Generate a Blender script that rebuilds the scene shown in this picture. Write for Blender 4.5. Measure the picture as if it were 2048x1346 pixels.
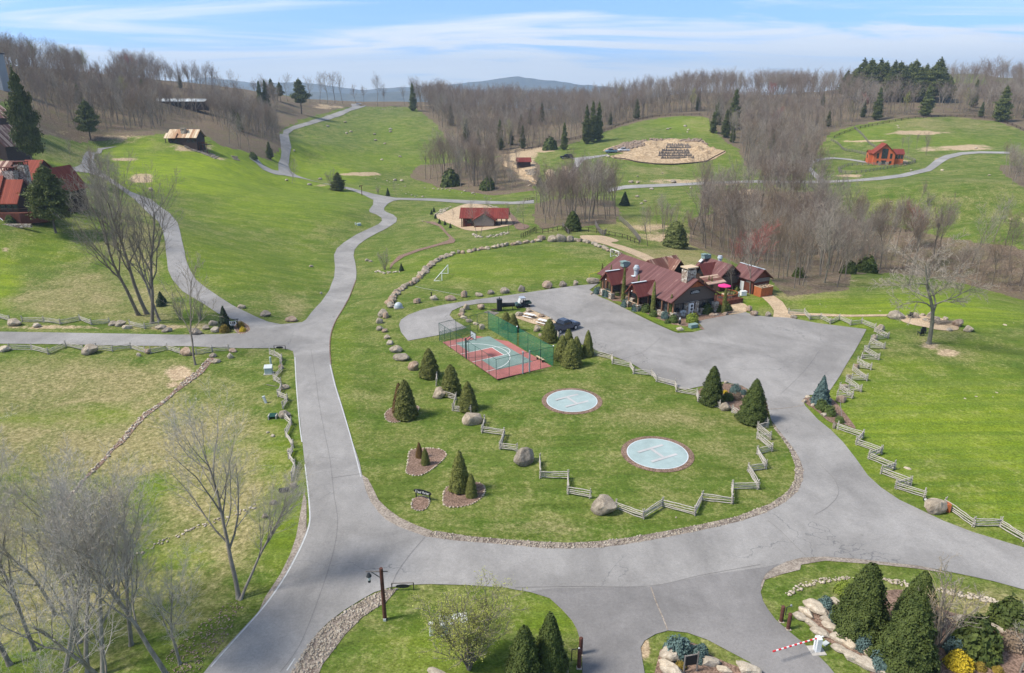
import bpy, bmesh, math, random
import numpy as np
from mathutils import Vector, Matrix, noise as mnoise
from mathutils.geometry import delaunay_2d_cdt
for _o in list(bpy.data.objects): bpy.data.objects.remove(_o)
SC = bpy.context.scene
COL = SC.collection
R = math.radians
# ------------------------------------------------------------------ camera
CH, CF, PITCH = 37.0, 1365.0, R(19.8)      # eye height, focal length in photo pixels, pitch down
SP, CP = math.sin(PITCH), math.cos(PITCH)
_cd = bpy.data.cameras.new("camera"); CAM = bpy.data.objects.new("camera", _cd); COL.objects.link(CAM)
CAM.location = (0, 0, CH); CAM.rotation_euler = (R(90) - PITCH, 0, 0)
_cd.sensor_width = 36; _cd.lens = 36 * CF / 2048; _cd.clip_start = 0.5; _cd.clip_end = 40000
SC.camera = CAM
# ------------------------------------------------------------------ sun, sky, exposure
SUN_EL, SUN_AZ = R(50), R(-104)            # azimuth clockwise from +Y: the sun stands left of the camera, a little behind it
SUN_DIR = Vector((math.sin(SUN_AZ) * math.cos(SUN_EL), math.cos(SUN_AZ) * math.cos(SUN_EL), math.sin(SUN_EL)))
_l = bpy.data.lights.new("sun", 'SUN'); _l.energy = 3.0; _l.angle = R(13); _l.color = (1.0, 0.95, 0.86)
SUN = bpy.data.objects.new("sun", _l); COL.objects.link(SUN); SUN.rotation_euler = SUN_DIR.to_track_quat('Z', 'Y').to_euler()
SUN.location = (-60, 0, 120)
W = bpy.data.worlds.new("World"); SC.world = W; W.use_nodes = True
def world():
    nt = W.node_tree; nt.nodes.clear(); N = nt.nodes.new; L = nt.links.new
    out = N('ShaderNodeOutputWorld'); bg = N('ShaderNodeBackground'); bg.inputs[1].default_value = 0.11
    sky = N('ShaderNodeTexSky'); sky.sky_type = 'NISHITA'; sky.sun_disc = False
    sky.sun_elevation = SUN_EL; sky.sun_rotation = SUN_AZ; sky.altitude = 1000; sky.air_density = 1.0; sky.dust_density = 0.6; sky.ozone_density = 2.2
    geo = N('ShaderNodeTexCoord'); sep = N('ShaderNodeSeparateXYZ'); L(geo.outputs['Generated'], sep.inputs[0])
    def M(op, a, b=None, cl=False):
        m = N('ShaderNodeMath'); m.operation = op; m.use_clamp = cl
        for i, s in enumerate((a, b)):
            if s is None: continue
            if isinstance(s, (int, float)): m.inputs[i].default_value = s
            else: L(s, m.inputs[i])
        return m.outputs[0]
    # clouds laid out on a flat layer above: direction divided by its height
    zc = M('MAXIMUM', sep.outputs['Z'], 0.0); zz = M('ADD', zc, 0.075)
    cx = M('DIVIDE', sep.outputs['X'], zz); cy = M('DIVIDE', sep.outputs['Y'], zz)
    cmb = N('ShaderNodeCombineXYZ'); L(M('MULTIPLY', cx, 0.30), cmb.inputs[0]); L(M('MULTIPLY', cy, 0.66), cmb.inputs[1]); cmb.inputs[2].default_value = 3.3
    n1 = N('ShaderNodeTexNoise'); n1.inputs['Scale'].default_value = 1.0; n1.inputs['Detail'].default_value = 9; n1.inputs['Roughness'].default_value = 0.58; n1.inputs['Distortion'].default_value = 1.3
    L(cmb.outputs[0], n1.inputs['Vector'])
    low = M('SUBTRACT', 1.0, M('MULTIPLY', zc, 8.6), True)          # denser bank low over the hills
    v = M('ADD', n1.outputs['Fac'], M('MULTIPLY', M('POWER', low, 1.25), 0.34))
    cr = N('ShaderNodeValToRGB'); cr.color_ramp.elements[0].position = 0.50; cr.color_ramp.elements[0].color = (0, 0, 0, 1)
    cr.color_ramp.elements[1].position = 0.74; cr.color_ramp.elements[1].color = (1, 1, 1, 1); cr.color_ramp.interpolation = 'EASE'; L(v, cr.inputs[0])
    n2 = N('ShaderNodeTexNoise'); n2.inputs['Scale'].default_value = 2.3; n2.inputs['Detail'].default_value = 6; L(cmb.outputs[0], n2.inputs['Vector'])
    cc = N('ShaderNodeMix'); cc.data_type = 'RGBA'; L(n2.outputs['Fac'], cc.inputs[0]); cc.inputs[6].default_value = (4.3, 4.75, 5.3, 1); cc.inputs[7].default_value = (5.6, 5.75, 5.9, 1)
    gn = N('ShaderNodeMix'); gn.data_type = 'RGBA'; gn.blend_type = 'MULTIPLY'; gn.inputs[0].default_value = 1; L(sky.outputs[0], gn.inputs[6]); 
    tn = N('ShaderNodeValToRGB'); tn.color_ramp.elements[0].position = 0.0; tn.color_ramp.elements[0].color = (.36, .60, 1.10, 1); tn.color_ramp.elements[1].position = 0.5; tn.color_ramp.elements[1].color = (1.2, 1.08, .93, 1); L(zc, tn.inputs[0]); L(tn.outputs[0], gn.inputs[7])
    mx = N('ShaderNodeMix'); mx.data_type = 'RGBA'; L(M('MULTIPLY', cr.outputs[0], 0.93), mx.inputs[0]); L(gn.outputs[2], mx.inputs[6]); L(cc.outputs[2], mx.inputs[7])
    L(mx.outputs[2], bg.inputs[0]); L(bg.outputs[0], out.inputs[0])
world()
SC.render.engine = 'CYCLES'
SC.view_settings.view_transform = 'Standard'; SC.view_settings.look = 'None'
SC.view_settings.gamma = 1; SC.view_settings.use_curve_mapping = False
SC.view_settings.exposure = 0.93
random.seed(7); RNG = np.random.default_rng(7)
# ------------------------------------------------------------------ where a photo pixel meets the ground
def ray(u, v):
    xv = (np.asarray(u, float) - 1024) / CF; yv = (673 - np.asarray(v, float)) / CF
    return np.stack([xv + 0 * yv, CP + yv * SP + 0 * xv, -SP + yv * CP + 0 * xv], -1)
def proj(x, y, z):
    z = np.asarray(z, float) - CH; D = y * CP - z * SP; up = y * SP + z * CP
    return 1024 + CF * x / D, 673 - CF * up / D, D
def at(u, v, z):                            # the point of that pixel's ray at height z
    d = ray(u, v); t = (z - CH) / d[2]; return Vector((d[0] * t, d[1] * t, z))
def atD(u, v, D):
    d = ray(u, v); return Vector((d[0] * D, d[1] * D, CH + d[2] * D))
# heights of the land: (u, v, depth) or (u, v, 'z', height)
CTRL = [
 # the plateau with helipads, court, car park
 (1144,802,'z',0),(1314,908,'z',0),(990,705,'z',0),(820,660,'z',0),(1300,700,'z',0),(1500,720,'z',0),(1600,820,'z',0),(1700,980,'z',0),(1950,1120,'z',0),
 (1300,1140,'z',0),(1000,1130,'z',0),(700,1100,'z',0),(620,1240,'z',0),(500,1330,'z',0),(1200,1330,'z',0),(1450,1300,'z',0.3),(1720,1280,'z',0.6),(1950,1330,'z',0.8),(2040,1200,'z',0.4),
 (900,1290,'z',0.3),(800,1200,'z',0.1),(640,950,'z',0),(620,780,'z',0),(610,690,'z',0),(720,750,'z',-.3),(760,850,'z',-.6),(820,950,'z',-.4),(900,1020,'z',0),
 (1150,600,'z',0),(1290,600,'z',0),(1420,600,'z',0),(1500,570,'z',0),(1560,640,'z',0),(1700,660,'z',0.2),(900,560,'z',0),(1100,520,'z',0),(1000,500,'z',0),(1200,500,'z',0.2),(1150,482,'z',0),(800,600,'z',0),
 (1850,683,'z',0.6),(1950,800,'z',0.4),(2040,950,'z',0.3),(2040,700,'z',0.2),(1700,600,'z',0.2),(1900,600,'z',0.2),(2040,615,'z',-1.0),(1760,556,'z',-1.2),(1640,575,'z',-1.2),
 (200,690,'z',0.2),(0,680,'z',0.5),(400,690,'z',0),(450,640,'z',0),
 (300,760,'z',-1.0),(100,800,'z',-1.2),(450,800,'z',-.8),(0,950,'z',-1.5),(200,950,'z',-2.0),(400,950,'z',-1.4),(350,1150,'z',-1.2),(100,1200,'z',-2.2),(0,1346,'z',-2.2),(300,1346,'z',-.9),(540,900,'z',-.5),(470,1150,'z',-.4),
 # left rise
 (100,600,'z',1.6),(0,560,'z',3.0),(250,580,'z',1.0),(112,465,150),(0,450,146),(220,450,160),(330,480,156),(345,560,'z',1.2),(300,405,205),(215,345,243),(150,337,232),(60,340,215),(0,330,205),
 (190,302,277),(300,295,283),(400,300,291),(60,250,250),(0,230,245),(150,260,285),(250,270,290),(368,285,290),
 # green slope in the middle left
 (560,640,'z',-.6),(600,600,'z',-1.6),(500,560,'z',0.2),(420,520,'z',2.0),(450,450,198),(550,500,178),(620,520,172),(600,430,222),(450,380,238),(350,350,243),(650,450,215),(700,420,240),(550,370,282),(450,320,287),
 # road in the dip and beyond
 (660,590,'z',-2.6),(690,550,'z',-3.8),(700,500,'z',-4.6),(745,460,'z',-5.4),(780,440,'z',-5.8),(760,400,276),(850,480,'z',-3.2),(840,440,'z',-5.0),(800,540,'z',-1.8),(940,440,'z',-3.0),(1040,440,'z',-2.6),(1000,465,'z',-1.5),(880,410,268),(950,404,278),(1060,406,262),(860,500,'z',-1.6),
 (640,368,308),(590,352,325),(700,380,300),(520,330,315),(480,300,315),(420,270,330),(500,250,400),
 # far left hill
 (0,175,300),(100,185,330),(200,195,360),(330,225,375),(0,142,345),(100,152,375),(200,165,410),(330,195,440),(450,200,470),(0,205,262),(560,215,500),(600,200,560),(560,300,360),
 # far field in the centre
 (570,265,430),(575,320,360),(720,213,600),(650,235,520),(700,290,430),(700,340,365),(850,225,590),(800,250,520),(850,300,440),(800,350,372),(920,320,400),(900,365,350),(980,385,318),(930,250,520),(1000,232,560),(820,213,620),(900,215,640),
 (1050,310,400),(1000,345,362),(1080,350,345),(1050,275,450),(1100,245,540),(1100,229,620),(1000,214,640),(1180,226,600),(1050,222,640),(850,205,690),(720,203,680),(620,198,640),
 # right fields
 (1140,365,322),(1250,383,300),(1140,320,372),(1250,340,345),(1330,300,385),(1250,290,405),(1400,260,440),(1400,237,475),(1300,250,470),(1180,285,430),(1400,340,345),(1400,372,305),(1550,365,310),(1480,320,365),(1520,280,420),
 (1350,400,275),(1300,430,250),(1450,420,255),(1640,366,305),(1690,340,325),(1765,325,342),(1850,355,305),(1900,315,345),(2000,305,352),(1750,270,410),(1850,270,415),(1980,260,425),(1850,236,462),(1700,255,440),(2048,290,380),
 (1750,400,262),(1900,400,255),(2048,400,250),(1700,450,222),(1900,460,215),(2048,470,212),(1600,430,240),(1250,420,258),
 # ravine
 (1180,430,240),(1150,455,'z',-2.0),(1240,470,'z',-2.2),(1310,500,'z',-2.0),(1350,493,'z',-3.2),(1420,470,'z',-8),(1500,480,'z',-9),(1400,440,225),(1500,520,'z',-5),(1600,500,'z',-11),(1700,500,'z',-13),(1800,505,'z',-13),(1900,510,'z',-14),(2048,520,'z',-15),
 (1800,540,'z',-7),(1900,555,'z',-8),(2048,580,'z',-8),
 # ridges at the skyline
 (1240,222,590),(1280,206,600),(1400,195,590),(1400,185,640),(1550,205,560),(1550,190,640),(1700,205,540),(1700,185,600),(1850,198,540),(1850,180,600),(2048,200,560),(2048,170,640),(1550,235,500),(1620,300,405),(1950,218,500),
]
def _build_tps():
    P = []
    for c in CTRL:
        if c[2] == 'z':
            p = at(c[0], c[1], c[3]); 
        else: p = atD(c[0], c[1], c[2])
        P.append((p.x, p.y, p.z))
    # the land falls away behind the ridges and carries on outside the picture
    for x, y, z in [(-700,800,60),(-350,900,10),(0,950,-35),(350,950,-20),(700,800,45),(-900,300,60),(-500,100,12),(-300,0,0),(-150,-100,0),(0,-120,0),(150,-100,0),(300,0,0),(450,150,-8),(700,400,25),(-500,300,45),
                    (-1000,1200,-60),(0,1400,-120),(1000,1200,-60),(100,30,0.5),(-60,20,-1),(0,10,0),(60,40,0.6),(-450,480,52),(450,700,52),(600,650,60),(-300,700,40),(-500,700,62),(170,70,0),(240,120,-2),(-140,60,-2),(-200,120,4)]:
        P.append((x, y, z))
    return np.array(P, float)
_P = _build_tps(); _S = 400.0
def _phi(r2): return np.where(r2 > 1e-12, 0.5 * r2 * np.log(np.maximum(r2, 1e-12)), 0.0)
_X = _P[:, :2] / _S
_n = len(_X); _d2 = ((_X[:, None] - _X[None]) ** 2).sum(-1)
_A = np.zeros((_n + 3, _n + 3)); _A[:_n, :_n] = _phi(_d2) + np.eye(_n) * 8e-5; _A[:_n, _n] = 1; _A[:_n, _n + 1:] = _X; _A[_n, :_n] = 1; _A[_n + 1:, :_n] = _X.T
_w = np.linalg.solve(_A, np.concatenate([_P[:, 2], np.zeros(3)]))
def tps(x, y):
    q = np.stack([np.ravel(x), np.ravel(y)], -1) / _S; out = np.empty(len(q))
    for i in range(0, len(q), 20000):
        s = q[i:i + 20000]; d2 = ((s[:, None] - _X[None]) ** 2).sum(-1)
        out[i:i + 20000] = _phi(d2) @ _w[:_n] + _w[_n] + s @ _w[_n + 1:]
    return out.reshape(np.shape(x))
def vnoise(x, y, seed=0):                   # smooth value noise, vectorised
    xi = np.floor(x).astype(np.int64); yi = np.floor(y).astype(np.int64); fx = x - xi; fy = y - yi
    def h(a, b):
        n = (a * 374761393 + b * 668265263 + seed * 974634777) & 0x7fffffff
        n = ((n ^ (n >> 13)) * 1274126177) & 0x7fffffff
        return ((n ^ (n >> 16)) & 0xffff) / 65535.0
    sx = fx * fx * (3 - 2 * fx); sy = fy * fy * (3 - 2 * fy)
    return (h(xi, yi) * (1 - sx) + h(xi + 1, yi) * sx) * (1 - sy) + (h(xi, yi + 1) * (1 - sx) + h(xi + 1, yi + 1) * sx) * sy
def fbm(x, y, o=4, seed=0):
    s = 0; a = 0.5
    for i in range(o): s = s + a * vnoise(x * 2 ** i, y * 2 ** i, seed + i); a *= 0.5
    return s / (1 - 0.5 ** o)
# regular height table, bilinear lookups
_g = 4.0; _gx0, _gx1, _gy0, _gy1 = -1040, 1040, -160, 1440
_gx = np.arange(_gx0, _gx1 + 1, _g); _gy = np.arange(_gy0, _gy1 + 1, _g)
_GX, _GY = np.meshgrid(_gx, _gy)
_HT = tps(_GX, _GY)
_dist = np.hypot(_GX, _GY)
_HT += (fbm(_GX / 45, _GY / 45, 3, 5) - .5) * np.clip((_dist - 150) / 250, 0, 1) * 3.2
def _lim(a): return a
def HZ(x, y):                                # height of the ground, Catmull-like smooth (bicubic by blending)
    x = np.asarray(x, float); y = np.asarray(y, float)
    fx = np.clip((x - _gx0) / _g, 1, len(_gx) - 3); fy = np.clip((y - _gy0) / _g, 1, len(_gy) - 3)
    i = fx.astype(int); j = fy.astype(int); tx = fx - i; ty = fy - j
    def cr(p0, p1, p2, p3, t): return p1 + 0.5 * t * (p2 - p0 + t * (2 * p0 - 5 * p1 + 4 * p2 - p3 + t * (3 * (p1 - p2) + p3 - p0)))
    rows = [cr(_HT[j + k, i - 1], _HT[j + k, i], _HT[j + k, i + 1], _HT[j + k, i + 2], tx) for k in (-1, 0, 1, 2)]
    return cr(*rows, ty)
_TD = 25 * 1.003 ** np.arange(1500); _TD = _TD[_TD < 1400]
def Gs(uv):                                  # many pixels -> ground points
    uv = np.asarray(uv, float); d = ray(uv[:, 0], uv[:, 1]); out = np.zeros((len(uv), 3))
    for k in range(len(uv)):
        t = _TD; z = CH + d[k, 2] * t; g = HZ(d[k, 0] * t, d[k, 1] * t); b = np.nonzero(z < g)[0]
        if len(b) == 0: j = len(t) - 1; tt = t[j]
        else:
            j = max(b[0], 1); f0 = z[j - 1] - g[j - 1]; f1 = z[j] - g[j]; tt = t[j - 1] + (t[j] - t[j - 1]) * f0 / (f0 - f1)
        out[k] = (d[k, 0] * tt, d[k, 1] * tt, 0)
    out[:, 2] = HZ(out[:, 0], out[:, 1]); return out
def G(u, v): return Vector(Gs([(u, v)])[0])
def Z(x, y): return float(HZ(x, y))
def Dof(p): return p[1] * CP - (p[2] - CH) * SP
# ------------------------------------------------------------------ materials
MAT = {}
class NT:
    def __init__(s, name, rough=0.85, spec=0.25):
        s.m = bpy.data.materials.new(name); s.m.use_nodes = True; s.t = s.m.node_tree; s.t.nodes.clear()
        s.out = s.t.nodes.new('ShaderNodeOutputMaterial'); s.b = s.t.nodes.new('ShaderNodeBsdfPrincipled')
        s.b.inputs['Roughness'].default_value = rough; s.b.inputs['Specular IOR Level'].default_value = spec
        s.t.links.new(s.b.outputs[0], s.out.inputs[0])
        s.tc = None; s.geo = None
    def L(s, a, b): s.t.links.new(a, b)
    def N(s, k): return s.t.nodes.new(k)
    def pos(s):
        if not s.geo: s.geo = s.N('ShaderNodeNewGeometry')
        return s.geo.outputs['Position']
    def obj(s):
        if not s.tc: s.tc = s.N('ShaderNodeTexCoord')
        return s.tc.outputs['Object']
    def mp(s, vec, scale=(1, 1, 1), rot=(0, 0, 0)):
        m = s.N('ShaderNodeMapping'); s.L(vec, m.inputs[0]); m.inputs['Scale'].default_value = scale; m.inputs['Rotation'].default_value = rot; return m.outputs[0]
    def noise(s, vec, scale, detail=4, rough=0.55, dist=0):
        n = s.N('ShaderNodeTexNoise'); s.L(vec, n.inputs['Vector']); n.inputs['Scale'].default_value = scale; n.inputs['Detail'].default_value = detail
        n.inputs['Roughness'].default_value = rough; n.inputs['Distortion'].default_value = dist; return n.outputs['Fac']
    def vor(s, vec, scale, feat='F1', out='Distance', rnd=1):
        n = s.N('ShaderNodeTexVoronoi'); n.feature = feat; s.L(vec, n.inputs['Vector']); n.inputs['Scale'].default_value = scale; n.inputs['Randomness'].default_value = rnd; return n.outputs[out]
    def ramp(s, fac, *st):
        r = s.N('ShaderNodeValToRGB'); e = r.color_ramp.elements
        while len(e) < len(st): e.new(0.5)
        for i, (p, c) in enumerate(st):
            e[i].position = p; e[i].color = (c, c, c, 1) if isinstance(c, (int, float)) else (*c, 1)
        s.L(fac, r.inputs[0]); return r.outputs[0]
    def put(s, sock, val):
        if isinstance(val, (int, float)): sock.default_value = val
        elif isinstance(val, tuple): sock.default_value = (*val, 1)
        else: s.L(val, sock)
    def mix(s, f, a, b, mode='MIX'):
        m = s.N('ShaderNodeMix'); m.data_type = 'RGBA'; m.blend_type = mode; s.put(m.inputs[0], f); s.put(m.inputs[6], a); s.put(m.inputs[7], b); return m.outputs[2]
    def math(s, op, a, b=0.0, cl=False):
        m = s.N('ShaderNodeMath'); m.operation = op; m.use_clamp = cl; s.put(m.inputs[0], a); s.put(m.inputs[1], b); return m.outputs[0]
    def bump(s, h, strength=0.5, dist=0.05):
        b = s.N('ShaderNodeBump'); s.L(h, b.inputs['Height']); b.inputs['Strength'].default_value = strength; b.inputs['Distance'].default_value = dist; s.L(b.outputs[0], s.b.inputs['Normal'])
    def rnd(s):
        return s.N('ShaderNodeObjectInfo').outputs['Random']
    def col(s, c): s.put(s.b.inputs['Base Color'], c)
def simple(name, c, var=0.25, scale=6.0, rough=0.85, bump=0.0, metallic=0.0, spec=0.25, stretch=(1, 1, 1)):
    n = NT(name, rough, spec); v = n.mp(n.obj(), stretch); f = n.noise(v, scale, 5)
    d = tuple(x * (1 - var) for x in c); l = tuple(min(1, x * (1 + var)) for x in c)
    n.col(n.ramp(f, (0.3, d), (0.7, l))); n.b.inputs['Metallic'].default_value = metallic
    if bump: n.bump(f, bump, 0.03)
    MAT[name] = n.m; return n.m
def grass_mat():
    n = NT('ground_cover', 0.95, 0.1); p = n.pos()
    at_ = n.N('ShaderNodeAttribute'); at_.attribute_name = 'cover'; sp = n.N('ShaderNodeSeparateColor'); n.L(at_.outputs['Color'], sp.inputs[0])
    big = n.noise(p, 0.035, 5, 0.6); med = n.noise(p, 0.22, 6, 0.62, 0.6); fine = n.noise(p, 1.9, 6, 0.78); blade = n.noise(n.mp(p, (1, 1.5, 1), (0, 0, .5)), 4.5, 5, 0.8)
    st = n.noise(n.mp(p, (0.05, 1.0, 1), (0, 0, R(62))), 0.75, 3, 0.5); st3 = n.noise(n.mp(p, (0.05, 1.0, 1), (0, 0, R(-41))), 0.7, 3, 0.5); xs = n.N('ShaderNodeSeparateXYZ'); n.L(p, xs.inputs[0]); rt = n.ramp(n.math('MULTIPLY', xs.outputs['X'], 0.01), (0.27, 0.0), (0.33, 1.0)); stm = n.N('ShaderNodeMix'); n.L(rt, stm.inputs[0]); n.L(st, stm.inputs[2]); n.L(st3, stm.inputs[3]); st = stm.outputs[0]; st2 = n.noise(n.mp(p, (0.06, 1.2, 1), (0, 0, R(-8))), 0.6, 3, 0.5)
    lush = n.mix(n.ramp(med, (0.3, 0.0), (0.7, 1.0)), (0.064, 0.099, 0.014), (0.122, 0.158, 0.025))
    bright = n.mix(n.ramp(med, (0.3, 0.0), (0.7, 1.0)), (0.165, 0.235, 0.010), (0.26, 0.32, 0.022))
    g = n.mix(at_.outputs['Alpha'], lush, bright)
    g = n.mix(n.math('MULTIPLY', n.ramp(st, (0.42, 0), (0.58, 1)), 0.45), g, (0.080, 0.140, 0.018))
    g = n.mix(n.math('MULTIPLY', n.ramp(st2, (0.45, 0), (0.6, 1)), 0.26), g, (0.185, 0.215, 0.05))
    dm = n.math('ADD', n.math('MULTIPLY', sp.outputs[0], 1.0), n.math('MULTIPLY', n.math('SUBTRACT', n.math('ADD', n.math('MULTIPLY', fine, 0.55), n.math('ADD', n.math('MULTIPLY', med, 0.55), n.math('MULTIPLY', big, 0.3))), 0.70), 2.2))
    dm = n.math('MULTIPLY', dm, 0.82, True)
    dryc = n.mix(n.ramp(fine, (0.35, 0), (0.65, 1)), (0.185, 0.16, 0.06), (0.33, 0.28, 0.14))
    g = n.mix(n.ramp(dm, (0.28, 0.0), (0.85, 1.0)), g, dryc)
    leaf = n.mix(n.ramp(fine, (0.35, 0), (0.65, 1)), (0.085, 0.06, 0.042), (0.22, 0.165, 0.115))
    leaf = n.mix(n.ramp(med, (0.45, 0), (0.7, 0.55)), leaf, (0.13, 0.135, 0.05))
    def edge(ch, amt=0.9): return n.ramp(n.math('ADD', ch, n.math('MULTIPLY', n.math('SUBTRACT', n.math('ADD', n.math('MULTIPLY', med, 0.6), n.math('MULTIPLY', fine, 0.4)), 0.5), amt)), (0.38, 0), (0.60, 1))
    g = n.mix(edge(sp.outputs[2]), g, leaf)
    dirt = n.mix(n.ramp(fine, (0.3, 0), (0.7, 1)), (0.30, 0.20, 0.115), (0.52, 0.41, 0.27))
    g = n.mix(edge(sp.outputs[1], 1.3), g, dirt)
    g = n.mix(1.0, g, n.ramp(blade, (0.32, 0.50), (0.68, 1.5)), 'MULTIPLY')
    g = n.mix(1.0, g, n.ramp(fine, (0.32, 0.76), (0.68, 1.24)), 'MULTIPLY')
    n.col(g); n.bump(n.math('ADD', n.math('MULTIPLY', blade, 0.6), fine), 0.55, 0.12); MAT['grass'] = n.m
def asphalt(name, base, var=0.1, crack=True, warm=(1, .97, .95)):
    n = NT(name, 0.9, 0.2); p = n.pos()
    big = n.noise(p, 0.09, 5, 0.6, 0.8); med = n.noise(n.mp(p, (1, .35, 1), (0, 0, .3)), 0.8, 5, 0.6); fine = n.noise(p, 14, 3, 0.8)
    lo = tuple(base * (1 - var) * w for w in warm); hi = tuple(base * (1 + var) * w for w in warm)
    c = n.mix(n.ramp(big, (0.38, 0), (0.62, 1)), lo, hi); blot = n.noise(p, .33, 6, .7, 1.2); c = n.mix(1.0, c, n.ramp(n.noise(p, 4.5, 4, .85), (0.3, .86), (0.7, 1.13)), 'MULTIPLY'); c = n.mix(1.0, c, n.ramp(n.noise(p, .9, 8, .8, 2.5), (0.30, .80), (0.42, 1.0)), 'MULTIPLY'); c = n.mix(1.0, c, n.ramp(blot, (0.36, .93), (0.5, 1.0), (0.66, 1.04)), 'MULTIPLY')
    c = n.mix(1.0, c, n.ramp(med, (0.3, 0.93), (0.7, 1.06)), 'MULTIPLY'); c = n.mix(1.0, c, n.ramp(fine, (0.25, 0.86), (0.75, 1.13)), 'MULTIPLY')
    if crack:
        w = n.N('ShaderNodeVectorMath'); w.operation = 'ADD'; nn = n.N('ShaderNodeTexNoise'); n.L(p, nn.inputs['Vector']); nn.inputs['Scale'].default_value = .35; nn.inputs['Detail'].default_value = 5
        sc = n.N('ShaderNodeVectorMath'); sc.operation = 'SCALE'; n.L(nn.outputs['Color'], sc.inputs[0]); sc.inputs['Scale'].default_value = 4.5; n.L(p, w.inputs[0]); n.L(sc.outputs[0], w.inputs[1])
        d = n.vor(w.outputs[0], 0.075, 'DISTANCE_TO_EDGE'); cm = n.ramp(d, (0.0, 1.0), (0.0035, 0.0)); mk = n.ramp(n.noise(p, .06, 2), (0.48, 0), (0.56, 0.75))
        c = n.mix(n.math('MULTIPLY', cm, mk), c, (base * .42, base * .42, base * .43))
    n.col(c); n.bump(fine, 0.2, 0.02); MAT[name] = n.m
grass_mat(); asphalt('asphalt', 0.265, .16, warm=(1, .945, .89)); asphalt('parking_asphalt', 0.26, .15, warm=(1, .94, .885)); asphalt('dark_asphalt', 0.205, .14, False, (1, .94, .90)); asphalt('lane_asphalt', 0.29, .12, False, (1, .95, .9))
def gravel(name, a, b, scale=9.0):
    n = NT(name, 0.95, 0.1); p = n.pos(); v = n.vor(p, scale, 'F1', 'Color'); f = n.noise(p, 0.5, 6, 0.65); q = n.noise(p, scale * .8, 4, 0.8)
    bw = n.N('ShaderNodeRGBToBW'); n.L(v, bw.inputs[0]); c = n.mix(n.ramp(bw.outputs[0], (0.25, 0), (0.75, 1)), a, b)
    c = n.mix(1.0, c, n.ramp(f, (0.3, 0.8), (0.7, 1.18)), 'MULTIPLY'); n.col(n.mix(1.0, c, n.ramp(q, (0.3, .8), (0.7, 1.2)), 'MULTIPLY')); n.bump(q, 0.5, 0.04); MAT[name] = n.m
gravel('tan_gravel', (0.36, 0.255, 0.16), (0.52, 0.40, 0.27)); gravel('mulch', (0.13, 0.085, 0.062), (0.27, 0.18, 0.135)); gravel('rubble_ground', (0.14, 0.11, 0.09), (0.30, 0.25, 0.21), 4)
gravel('site_dirt', (0.31, 0.215, 0.125), (0.50, 0.37, 0.235), 1.0); gravel('shoulder', (0.22, 0.18, 0.145), (0.34, 0.29, 0.24), 7)
def rock(name, a, b, c):
    n = NT(name, 0.9, 0.2); p = n.obj(); f = n.noise(p, 1.6, 8, 0.7, .4); q = n.noise(p, 9, 4, 0.75); r = n.rnd()
    k = n.ramp(f, (0.28, a), (0.5, b), (0.72, c)); k = n.mix(1.0, k, n.ramp(q, (0.3, .72), (0.7, 1.22)), 'MULTIPLY')
    k = n.mix(1.0, k, n.ramp(r, (0.0, (.78, .76, .74)), (0.5, (1.0, .97, .93)), (1.0, (1.15, 1.08, .98))), 'MULTIPLY'); n.col(k); n.bump(f, 0.7, 0.08); MAT[name] = n.m
rock('granite', (0.16, 0.135, 0.105), (0.32, 0.275, 0.22), (0.50, 0.44, 0.36)); rock('pale_stone', (0.27, 0.225, 0.175), (0.44, 0.385, 0.31), (0.60, 0.545, 0.46)); rock('brown_stone', (0.19, 0.12, 0.08), (0.33, 0.25, 0.19), (0.44, 0.38, 0.32))
def bark(name, a, b):
    n = NT(name, 0.95, 0.1); f = n.noise(n.mp(n.obj(), (1, 1, .35)), 3.0, 6, 0.7); n.col(n.mix(1, n.ramp(f, (0.3, a), (0.7, b)), n.ramp(n.rnd(), (0, .82), (1, 1.15)), 'MULTIPLY')); n.bump(f, 0.6, 0.03); MAT[name] = n.m
bark('bark_grey', (0.12, 0.10, 0.078), (0.30, 0.255, 0.205)); bark('bark_dark', (0.075, 0.06, 0.05), (0.17, 0.145, 0.12)); bark('bark_lichen', (0.13, 0.12, 0.09), (0.31, 0.29, 0.225)); bark('bark_pale', (0.15, 0.13, 0.105), (0.37, 0.33, 0.275)); bark('twig_pale', (0.36, 0.32, 0.27), (0.56, 0.51, 0.44))
bark('twig_grey', (0.23, 0.195, 0.155), (0.37, 0.32, 0.26)); bark('twig_brown', (0.15, 0.108, 0.072), (0.27, 0.20, 0.14)); bark('twig_red', (0.30, 0.105, 0.085), (0.42, 0.17, 0.14)); bark('twig_purple', (0.165, 0.122, 0.095), (0.285, 0.22, 0.175))
bark('twig_tan', (0.36, 0.27, 0.15), (0.50, 0.40, 0.25))
def leafm(name, a, b, rng=.18):
    n = NT(name, 0.7, 0.2); f = n.noise(n.obj(), 1.9, 5, 0.7); q = n.noise(n.obj(), 9.0, 2, 0.7)
    k = n.mix(1, n.ramp(f, (0.3, a), (0.7, b)), n.ramp(q, (0.3, .65), (0.7, 1.35)), 'MULTIPLY'); n.col(n.mix(1, k, n.ramp(n.rnd(), (0, 1 - rng), (1, 1 + rng)), 'MULTIPLY')); MAT[name] = n.m
leafm('arborvitae', (0.07, 0.08, 0.018), (0.20, 0.205, 0.05)); leafm('arborvitae_brown', (0.10, 0.055, 0.02), (0.16, 0.10, 0.035)); leafm('pine_needles', (0.06, 0.078, 0.022), (0.17, 0.185, 0.055)); leafm('spruce', (0.02, 0.036, 0.018), (0.055, 0.078, 0.034))
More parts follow.
